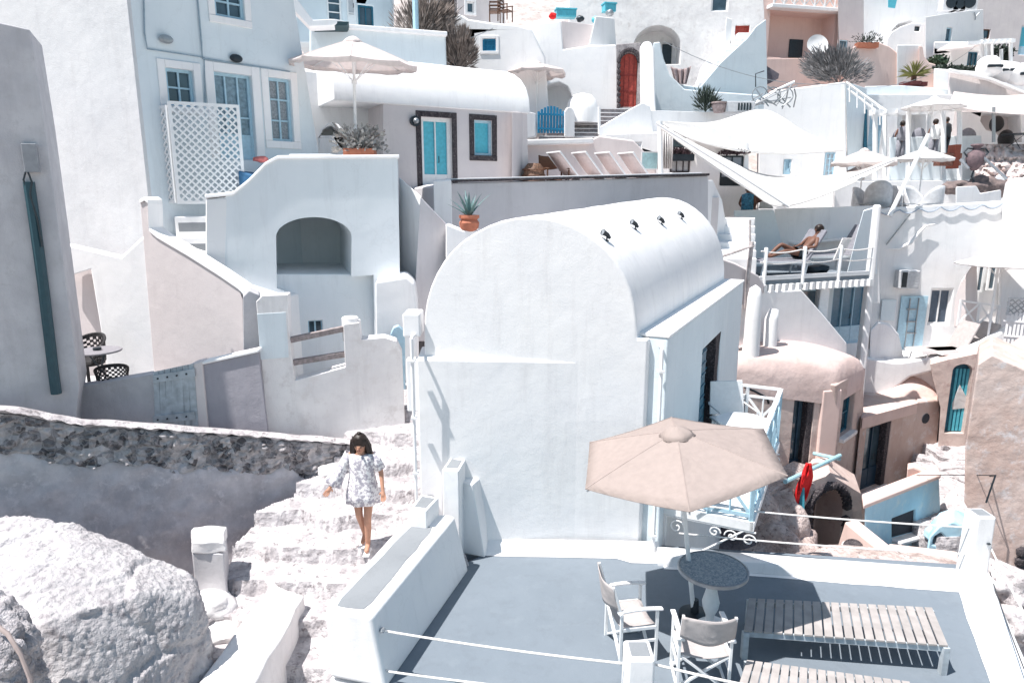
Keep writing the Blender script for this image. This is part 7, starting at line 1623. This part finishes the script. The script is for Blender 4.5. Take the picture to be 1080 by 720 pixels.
M3('pergola_low_wall', 'pale low wall the diners sit behind', 'wall', Pl((938, 160, 28.6), (1036, 160, 29)), [(938, 145), (1035, 143), (1036, 190), (938, 190)], .3, BLUEW, bevel=.04)
for i, (x, w_) in enumerate(((949, .3), (969, .3), (985, .3), (1020, .35))):
    p = V(x, 146, 29.3); b = bm_new(); blob(b, p, (w_*1.0, .2, .42), 3, .05, 1, i); solo('dining_chair_back', b, GRS if i != 2 else LGREY, ['rounded grey chair back leftmost behind the pale low wall', 'rounded grey chair back beneath the blue arch', 'rounded grey chair back below the white shirted diner', 'rounded grey chair back right of the pergola'][i], 'chair', 'chairs behind the pale low wall', smooth=True)
# parasols
p = V(980, 150, 26.0); parasol('low white parasol in front of the pergola beams', (p.x, p.y, V(980, 150, 26).z), 1.05, V(980, 103, 26).z-V(980, 150, 26).z, .33, CANVW, n=8, rot=R(20), val=.04)
p = V(905, 225, 23.0); parasol('small beige parasol with soft edge left of the leaning pole', (p.x, p.y, T2), 1.0, V(905, 158, 23).z-T2, .40, CANVP, n=8, rot=R(8), val=.12, wave=.3)
p = V(967, 225, 23.4); parasol('white parasol behind the leaning pole', (p.x, p.y, T2), .9, V(967, 157, 23.4).z-T2, .32, CANVW, n=8, rot=R(8), val=.08, wave=.3)
sail('pink_awning', 'pale pink awning spread at the right edge beside the pergola', [V(1000, 112, 27), V(1110, 122, 27), V(1110, 96, 31), V(1006, 97, 31)], CANVP, .35)
p = V(1048, 150, 27.5); b = bm_new(); tube(b, [V(1048, 150, 27.5), V(1048, 113, 27.5)], .06, 6); solo('awning_pole', b, METALG, 'grey pole under the pale pink awning', 'pole')
H('mauve_cave', 'white cave front with mauve arched mouth under the pink awning', 1012, 118, 1110, 190, 30.6, 30, WHITE, niches=[([(1034, 128), (1036, 119.5), (1058, 119.5), (1076, 121), (1078, 150), (1060, 150), (1050, 140), (1040, 137)], 1.2)], thick=1.6)
for i, (x, y, s) in enumerate(((1051, 131, .32), (1061, 147, .38))):
    p = V(x, y, 28.8); b = bm_new(); blob(b, p, (s*.8, .25, s), 3, .08, 1, i); solo('black_chair_back', b, RATTAN, ['upper black egg chair under the pink awning', 'lower black egg chair under the pink awning'][i], 'chair', 'black egg chairs', smooth=True)
p = V(1070, 158, 28); bistro('small dark table at the right edge under the pink awning', p, p.z, .5, .6, METALD, METALD)
# rubble slope
b = bm_new(); g = []
for j in range(31):
    row = []
    for i in range(41): x, y = 1028+70*i/40, 152+46*j/30; q = V(x, y, 28.3-1.8*j/30+.35*noise.noise(Vector((i*.3, j*.3, 1)))+.18*noise.noise(Vector((i*.9, j*.9, 1)))); row.append(b.verts.new(q))
    g.append(row)
for j in range(30):
    for i in range(40): b.faces.new((g[j][i], g[j][i+1], g[j+1][i+1], g[j+1][i]))
solo('rubble_slope', b, plaster('pale_rubble', (.72, .64, .62), (.58, .49, .47), bump=1, scale=2, col3=(.40, .33, .32), amp=2.5, bs=3), kind='structure', smooth=True, ang=60)
for i, (x, y, r_) in enumerate(((1018, 198, (.7, .4, .25)), (1038, 199, (.8, .5, .42)))): rock(['flat brown rock ledge below the urn', 'lumpy dark brown rock right of the urn stand'][i], x, y, 24.5, r_, plaster('brown_rock', (.22, .17, .16), (.12, .10, .10), bump=1, scale=5, amp=2), 40+i, group='brown rocks below the urn')
rt = root('tall_urn', 'dark pink urn with handles on a crooked iron stand', 'urn', V(1027, 195, 24.2)); c = V(1027, 180, 24.2); b = bm_new(); lathe(b, [(.08, 0), (.24, .2), (.30, .42), (.26, .58), (.12, .68), (.11, .76), (.2, .84), (.18, .88), (.1, .8)], c, 20); part('urn_body', b, plaster('urn_clay', (.20, .14, .15), (.12, .09, .1), scale=8), rt, smooth=True, ang=60); b = bm_new()
for s in (-1, 1):
    b = bm_new(); tube(b, [c+Vector((.27*s, 0, .45)), c+Vector((.42*s, 0, .6)), c+Vector((.3*s, 0, .74)), c+Vector((.12*s, 0, .72))], .03, 6); part('handle', b, METALD, rt)
b = bm_new(); tube(b, [c, c+Vector((-.05, 0, -.2)), c+Vector((.05, 0, -.35)), c+Vector((-.02, 0, -.6))], .03, 6); part('stand', b, METALD, rt)
b = bm_new(); tube(b, [V(1036, 165, 24), V(1062, 189, 23.6)], .05, 6); tube(b, [V(1013, 168, 24.4), V(1022, 178, 24.2)], .06, 6); solo('slanted_handrail', b, METALG, 'dark slanted handrail over the pale rubble beside the urn', 'handrail')
# tables and chairs on the middle terrace
def tubchair(label, group, mat, name='tub_chair'):
    r = root(name, label, 'chair', (0, 0, 0), group); b = bm_new(); lathe(b, [(0, .36), (.24, .36), (.26, .42), (0, .44)], (0, 0, 0), 16); part('seat', b, mat, r, smooth=True); b = bm_new(); g = []
    for j in range(6): g.append([b.verts.new((.28*math.cos(R(-20+220*i/16)), .28*math.sin(R(-20+220*i/16)), .4+(.52*math.sin(math.pi*i/16)**.7)*j/5)) for i in range(17)])
    for j in range(5):
        for i in range(16): b.faces.new((g[j][i], g[j][i+1], g[j+1][i+1], g[j+1][i]))
    o = part('backrest', b, mat, r, smooth=True); o.modifiers.new('th', 'SOLIDIFY').thickness = .03
    for a in (45, 135, 225, 315): b = bm_new(); tube(b, [(.2*math.cos(R(a)), .2*math.sin(R(a)), .37), (.24*math.cos(R(a)), .24*math.sin(R(a)), 0)], .02, 5); part('leg', b, WPAINT, r)
    return r
tc0 = None
tl3 = ['grey tub chair leftmost on the middle terrace', 'large grey tub chair second from left on the middle terrace', 'grey tub chair just left of the leaning pole foot', 'grey tub chair right of the leaning pole', 'grey tub chair rightmost on the middle terrace']
for i, (x, Y, s, rz) in enumerate(((909, 22.6, 1.25, 30), (924, 22.2, 1.45, 160), (937, 23, 1.3, -40), (964, 22.8, 1.3, 20), (980, 22.9, 1.3, 200))):
    o = tc0 = tubchair(tl3[0], 'grey tub chairs on the middle terrace', LGREY) if i == 0 else copy_tree(tc0); p = V(x, 225, Y); place(o, (p.x, p.y, T2), R(rz), tl3[i], s)
for i, (x, Y) in enumerate(((917, 21.8), (950, 22.2), (972, 22))): p = V(x, 225, Y); bistro(['low table leftmost on the middle terrace', 'low table by the foot of the leaning pole', 'low table rightmost on the middle terrace'][i], p, T2, .42, .62, METALG, WPAINT, 'low tables on the middle terrace')
M3('terrace_back_bench', 'long white bench wall behind the tub chairs', 'wall', Pl((880, 200, 25.2), (1012, 200, 25.8)), [(880, 192), (1012, 190), (1060, 186), (1060, 230), (880, 230)], .6, WHITE, bevel=.04)
M3('white_altar_block', 'white squared block below the brown rocks', 'wall', Pl((1010, 210, 22.8), (1052, 210, 23.2)), [(1008, 197), (1030, 196), (1034, 204), (1056, 200), (1056, 225), (1008, 225)], .6, WHITE, bevel=.05)
# brown loungers beneath the lower sail
b = bm_new(); p = V(795, 217, 21.4); rt = root('brown_canopy', 'dark brown open canopy behind the blue shirted person', 'canopy', p)
pl_ = Pl((772, 215, 22.2), (816, 215, 22.4)); prism(b, [pl_.p(*q) for q in ((772, 208), (778, 203), (795, 201), (803, 206), (812, 212), (800, 214), (795, 221), (774, 219))], -pl_.n*.4); part('canopy_cloth', b, flat('brown_canvas', (.10, .045, .035), rough=.9), rt, bevel=.05)
M3('grey_lounger_back', 'pale grey angled lounger back right of the brown canopy', 'sun lounger', Pl((798, 218, 21.2), (822, 215, 21.3)), [(800, 220), (802, 213), (812, 212), (816, 220)], .4, LGREY, bevel=.02)
b = bm_new(); rt = root('orange_stools', 'small orange brown cabinet on the pergola terrace', 'cabinet', V(998, 174, 26.2)); p = V(1000, 175, 26.2); box(b, p.x-.45, p.y-.2, p.z, p.x+.35, p.y+.2, p.z+.45); part('cabinet_body', b, flat('orange_wood', (.30, .13, .09), var=.4), rt, bevel=.02); b = bm_new(); box(b, p.x+.05, p.y-.23, p.z-.1, p.x+.25, p.y+.23, p.z+.75); part('stile', b, flat('rust_wood', (.28, .07, .04)), rt)
# ================= people
def human(label, joints, radii, loc, rz, scale, skin, hair_col=HAIR, garments=(), hair='short', head_tilt=0, hands=True, shoes=None, group=None):
    """joints: name->xyz in the figure's own frame (facing -Y); one continuous skinned body"""
    rt = root('person', label, 'person', (0, 0, 0), group)
    J = {k: Vector(v) for k, v in joints.items()}
    E_ = [('pelvis', 'waist'), ('waist', 'chest'), ('chest', 'neck'), ('neck', 'jaw'), ('jaw', 'head')]
    for s in 'LR': E_ += [('chest', 'sh'+s), ('sh'+s, 'el'+s), ('el'+s, 'wr'+s), ('pelvis', 'hip'+s), ('hip'+s, 'kn'+s), ('kn'+s, 'cf'+s), ('cf'+s, 'an'+s), ('an'+s, 'to'+s)]
    RD = dict(pelvis=.115, waist=.095, chest=.12, neck=.052, jaw=.075, head=.092, sh=.055, el=.036, wr=.024, hip=.085, kn=.052, cf=.05, an=.034, to=.032); RD.update(radii)
    for s in 'LR': J['cf'+s] = J['kn'+s].lerp(J['an'+s], .35)+Vector((0, .02, 0))
    names = list(J); idx = {n: i for i, n in enumerate(names)}; verts = [J[n] for n in names]; rr = [RD.get(n, RD.get(n[:-1], .03)) for n in names]; edges = [(idx[a], idx[b_]) for a, b_ in E_]
    if hands:
        for s in 'LR':
            w_ = J['wr'+s]; d = (w_-J['el'+s]).normalized(); side = d.cross(Vector((0, 1, 0))); side = side.normalized() if side.length > .1 else Vector((1, 0, 0))
            pal = w_+d*.055; verts.append(pal); rr.append(.026); pi = len(verts)-1; edges.append((idx['wr'+s], pi)); nrm = d.cross(side)
            for k, (sp, ln) in enumerate(((-.028, .06), (-.010, .072), (.010, .068), (.028, .052))):
                a = pal+side*sp+d*.035; verts.append(a); rr.append(.0105); verts.append(a+d*ln*.5+nrm*.006); rr.append(.0095); verts.append(a+d*ln+nrm*.022); rr.append(.008); i = len(verts)-3; edges += [(pi, i), (i, i+1), (i+1, i+2)]
            a = w_+d*.03+side*.034*(-1 if s == 'L' else 1); verts += [a, a+d*.03+side*.02*(-1 if s == 'L' else 1)]; rr += [.011, .009]; i = len(verts)-2; edges += [(pi, i), (i, i+1)]
    me = D.meshes.new('body'); me.from_pydata([tuple(v) for v in verts], edges, []); o = D.objects.new('body', me); COL.objects.link(o); o.parent = rt; me.materials.append(skin)
    sk = o.modifiers.new('skin', 'SKIN'); 
    if not me.skin_vertices: me.attributes.new  # layer is added with the modifier
    lay = me.skin_vertices[0] if me.skin_vertices else None
    if lay is None:
        bm = bmesh.new(); bm.from_mesh(me); bm.verts.layers.skin.verify(); bm.to_mesh(me); bm.free(); lay = me.skin_vertices[0]
    for i, r in enumerate(rr): lay.data[i].radius = (r, r); lay.data[i].use_root = (i == idx['pelvis'])
    sk.use_smooth_shade = True; ss = o.modifiers.new('subd', 'SUBSURF'); ss.levels = 2; ss.render_levels = 2
    ROOTS[o] = Vector()
    H_ = J['head']; F_ = (J['head']-J['jaw']).normalized(); f = Vector((0, -math.cos(head_tilt), -math.sin(head_tilt))); f = (f-F_*f.dot(F_)).normalized(); sd = F_.cross(f)
    # face
    for s in (-1, 1):
        b = bm_new(); blob(b, H_+f*.083+sd*s*.032-F_*.015, (.013, .008, .008), 2, 0); part('eye', b, HAIR, rt, smooth=True)
        b = bm_new(); blob(b, H_+sd*s*.092-F_*.02, (.012, .02, .03), 2, 0); part('ear', b, skin, rt, smooth=True)
    b = bm_new(); blob(b, H_+f*.098-F_*.04, (.013, .018, .022), 2, 0); part('nose', b, skin, rt, smooth=True)
    b = bm_new(); blob(b, H_+f*.082-F_*.075, (.026, .010, .008), 2, 0); part('mouth', b, flat('lip', (.30, .09, .08)), rt, smooth=True)
    b = bm_new(); blob(b, H_-f*.022+F_*.02, (.102, .104, .106), 3, .08, 3, 2)
    for v in b.verts:
        r_ = v.co-H_
        if r_.dot(f) > .05 and r_.dot(F_) < .082: v.co -= f*(r_.dot(f)-.05)
    part('hair', b, hair_col, rt, smooth=True)
    if hair == 'long':
        for s in (-1, 1):
            b = bm_new(); t = H_+sd*s*.075-f*.02; tube(b, [t+F_*.03, t-F_*.08+sd*s*.02, t-F_*.17+sd*s*.035+f*.01, t-F_*.27+sd*s*.03+f*.03, t-F_*.33+sd*s*.02+f*.03], [.045, .05, .045, .032, .012], 10); wobble(b, .012, 14, s); part('hair_lock', b, hair_col, rt, smooth=True, ang=80)
        b = bm_new(); rn = random.Random(3)
        for k in range(26):
            s = 1 if k % 2 else -1; a = H_+sd*s*rn.uniform(.05, .1)+F_*rn.uniform(-.02, .08)-f*rn.uniform(-.02, .05); tube(b, [a, a-F_*.12+sd*s*rn.uniform(.01, .05), a-F_*rn.uniform(.24, .34)+sd*s*rn.uniform(-.01, .05)+f*rn.uniform(0, .05)], [.006, .005, .002], 4)
        part('hair_strands', b, hair_col, rt)
        b = bm_new(); blob(b, H_+F_*.125-f*.03, (.032, .032, .028), 3, .15, 3); part('hair_bun', b, hair_col, rt, smooth=True)
    for nm, rings, mat, fold, nf in garments:
        b = bm_new(); prev = None; n = 40
        for j, (c, rx, ry) in enumerate(rings):
            t = j/max(1, len(rings)-1); ring = []
            c = Vector(c)
            d = (Vector(rings[min(j+1, len(rings)-1)][0])-Vector(rings[max(j-1, 0)][0])).normalized()
            e1 = Vector((1, 0, 0))-d*d.x; e1 = e1.normalized() if e1.length > .2 else Vector((0, 0, 1)); e2 = d.cross(e1).normalized()
            for k in range(n):
                a = 2*math.pi*k/n; w_ = 1+fold*t*math.sin(a*nf+t*1.5)+fold*.5*t*noise.noise(Vector((math.cos(a)*2, math.sin(a)*2, t*3))); ring.append(b.verts.new(c+e1*rx*w_*math.cos(a)+e2*ry*w_*math.sin(a)))
            if prev:
                for k in range(n): b.faces.new((prev[k], prev[(k+1) % n], ring[(k+1) % n], ring[k]))
            prev = ring
        o = part(nm, b, mat, rt, smooth=True, ang=80); m_ = o.modifiers.new('th', 'SOLIDIFY'); m_.thickness = .008
    if shoes:
        for s in 'LR':
            b = bm_new(); a, c = J['an'+s], J['to'+s]; z = min(a.z, c.z)-.03; d = (c-a); d.z = 0; d.normalize(); m0 = a.lerp(c, .5); bar(b, Vector((a.x, a.y, z))-d*.05, Vector((c.x, c.y, z))+d*.05, .085, .02); part('sandal', b, shoes, rt, bevel=.006)
    return place(rt, loc, rz, s=scale)
# printed dress
dm = D.materials.new('printed_dress'); dm.use_nodes = True; nt = dm.node_tree; bb = nt.nodes['Principled BSDF']; tc = _n(nt, 'ShaderNodeTexCoord'); n1 = _n(nt, 'ShaderNodeTexNoise'); n1.inputs['Scale'].default_value = 26; n1.inputs['Detail'].default_value = 3; nt.links.new(tc.outputs['Object'], n1.inputs['Vector'])
cr = _n(nt, 'ShaderNodeValToRGB'); el = cr.color_ramp.elements; el[0].position = .42; el[0].color = (.36, .34, .39, 1); el[1].position = .56; el[1].color = (.80, .78, .78, 1); e = el.new(.48); e.color = (.52, .48, .50, 1); nt.links.new(n1.outputs['Fac'], cr.inputs['Fac']); nt.links.new(cr.outputs['Color'], bb.inputs['Base Color']); bb.inputs['Roughness'].default_value = .95
WJ = dict(pelvis=(0, 0, .93), waist=(0, .01, 1.08), chest=(0, 0, 1.27), neck=(0, -.02, 1.41), jaw=(0, -.045, 1.475), head=(0, -.065, 1.545),
          shL=(.155, 0, 1.36), elL=(.25, .01, 1.12), wrL=(.29, -.10, .90), shR=(-.155, 0, 1.36), elR=(-.28, -.04, 1.13), wrR=(-.38, -.16, .97),
          hipL=(.085, 0, .87), knL=(.065, -.09, .47), anL=(.045, -.06, .08), toL=(.055, -.20, .035), hipR=(-.085, 0, .87), knR=(-.055, -.06, .50), anR=(-.03, .10, .15), toR=(-.045, -.02, .06))
fq = on_path(386, 578)
gq = [('dress', [((0, -.01, 1.40), .10, .08), ((0, 0, 1.37), .19, .105), ((0, 0, 1.27), .19, .13), ((0, 0, 1.10), .165, .13), ((0, 0, .95), .19, .15), ((0, -.01, .80), .215, .175), ((0, -.01, .69), .225, .18)], dm, .09, 7),
      ('sleeve', [((-.15, 0, 1.37), .075, .08), ((-.22, -.02, 1.25), .068, .072), ((-.28, -.04, 1.13), .078, .08), ((-.34, -.08, 1.04), .10, .10), ((-.38, -.10, .97), .12, .12)], dm, .12, 5),
      ('sleeve', [((.15, 0, 1.37), .066, .07), ((.20, .01, 1.25), .068, .075), ((.24, .01, 1.15), .072, .082)], dm, .10, 5)]
human('dark haired woman in a loose printed white dress walking down the steps looking down', WJ, {}, fq+UP*0.01, R(-2), .96, SKIN, garments=gq, hair='long', head_tilt=R(42), shoes=WPAINT)
# reclining sunbather
RJ = dict(pelvis=(0, 0, .12), waist=(.12, 0, .2), chest=(.3, 0, .36), neck=(.40, 0, .50), jaw=(.43, 0, .56), head=(.44, -.02, .64),
          shL=(.32, .16, .45), elL=(.2, .26, .3), wrL=(.02, .2, .25), shR=(.32, -.16, .45), elR=(.2, -.26, .28), wrR=(.0, -.2, .25),
          hipL=(-.03, .09, .12), knL=(-.42, .1, .32), anL=(-.72, .1, .06), toL=(-.84, .1, .1), hipR=(-.03, -.09, .12), knR=(-.42, -.1, .18), anR=(-.82, -.1, .06), toR=(-.94, -.1, .1))
p = VZ(838, 290, zk)
human('dark tanned sunbather reclining on the lounger beside the mast', RJ, {}, Vector((p.x+.15, p.y+.15, zk+.42)), R(12), 1.15, SKIND, garments=[('swimwear', [((-.12, 0, .13), .13, .17), ((0, 0, .14), .14, .18), ((.08, 0, .17), .13, .17)], METALD, .02, 3)], hands=True)
SJ = dict(WJ); SJ.update(elR=(-.24, 0, 1.12), wrR=(-.20, -.16, 1.0), wrL=(.2, -.18, 1.0), elL=(.24, 0, 1.12), anR=(-.085, 0, .08), toR=(-.09, -.14, .035), knR=(-.085, -.03, .48), anL=(.085, 0, .08), toL=(.09, -.14, .035), knL=(.085, -.03, .48))
def shirt(m_): return ('shirt', [((0, -.01, 1.42), .08, .075), ((0, 0, 1.38), .19, .11), ((0, 0, 1.25), .19, .14), ((0, 0, 1.05), .17, .14), ((0, 0, .88), .18, .15)], m_, .05, 6)
def trous(m_): return [('trousers', [((.085, 0, .92), .10, .12), ((.085, -.02, .5), .085, .09), ((.085, 0, .12), .08, .09)], m_, .03, 5), ('trousers', [((-.085, 0, .92), .10, .12), ((-.085, -.02, .5), .085, .09), ((-.085, 0, .12), .08, .09)], m_, .03, 5)]
BL = flat('blue_print_shirt', (.05, .22, .36), var=.6, scale=20); p = V(789, 205, 21.2)
human('person in a bright blue printed top standing before the brown canopy', SJ, {}, Vector((p.x, p.y, V(789, 197, 21.2).z-1.62)), R(150), 1.0, SKIND, garments=[shirt(BL)]+trous(METALD))
p = V(988, 126, 28.0); human('diner in a white top with dark hair under the pergola', SJ, {}, Vector((p.x, p.y, V(988, 125, 28).z-1.68)), R(170), 1.0, SKIND, garments=[shirt(WPAINT)]+trous(GRS))
p = V(1000, 126, 28.3); human('person in dark clothes standing right of the white topped diner', SJ, {}, Vector((p.x, p.y, V(1000, 124, 28.3).z-1.68)), R(200), 1.02, SKIND, garments=[shirt(METALD)]+trous(METALD))
p = V(953, 128, 28.6); human('diner in grey seen behind the pale low wall at the left of the pergola', SJ, {}, Vector((p.x, p.y, V(953, 127, 28.6).z-1.68)), R(170), 1.0, SKIND, garments=[shirt(GRS)]+trous(GRS))
# ================= small fittings: overhead cables and flood lamps
for a_, c_, sg, lb in ((V(340, 60, 20.5), V(520, 30, 24), .35, 'thin overhead cable crossing above the cream house roof'), (V(700, 44, 26), V(893, 88, 28), .5, 'thin cable strung from the gateway pillar to the white cube house'), (V(925, 92, 31), V(1040, 40, 36), .5, 'thin cable rising from the white cube house to the far block house')):
    rope(a_, c_, sg, lb, r=.012, mat=METALG, cat='cable', name='overhead_cable', group='overhead cables')
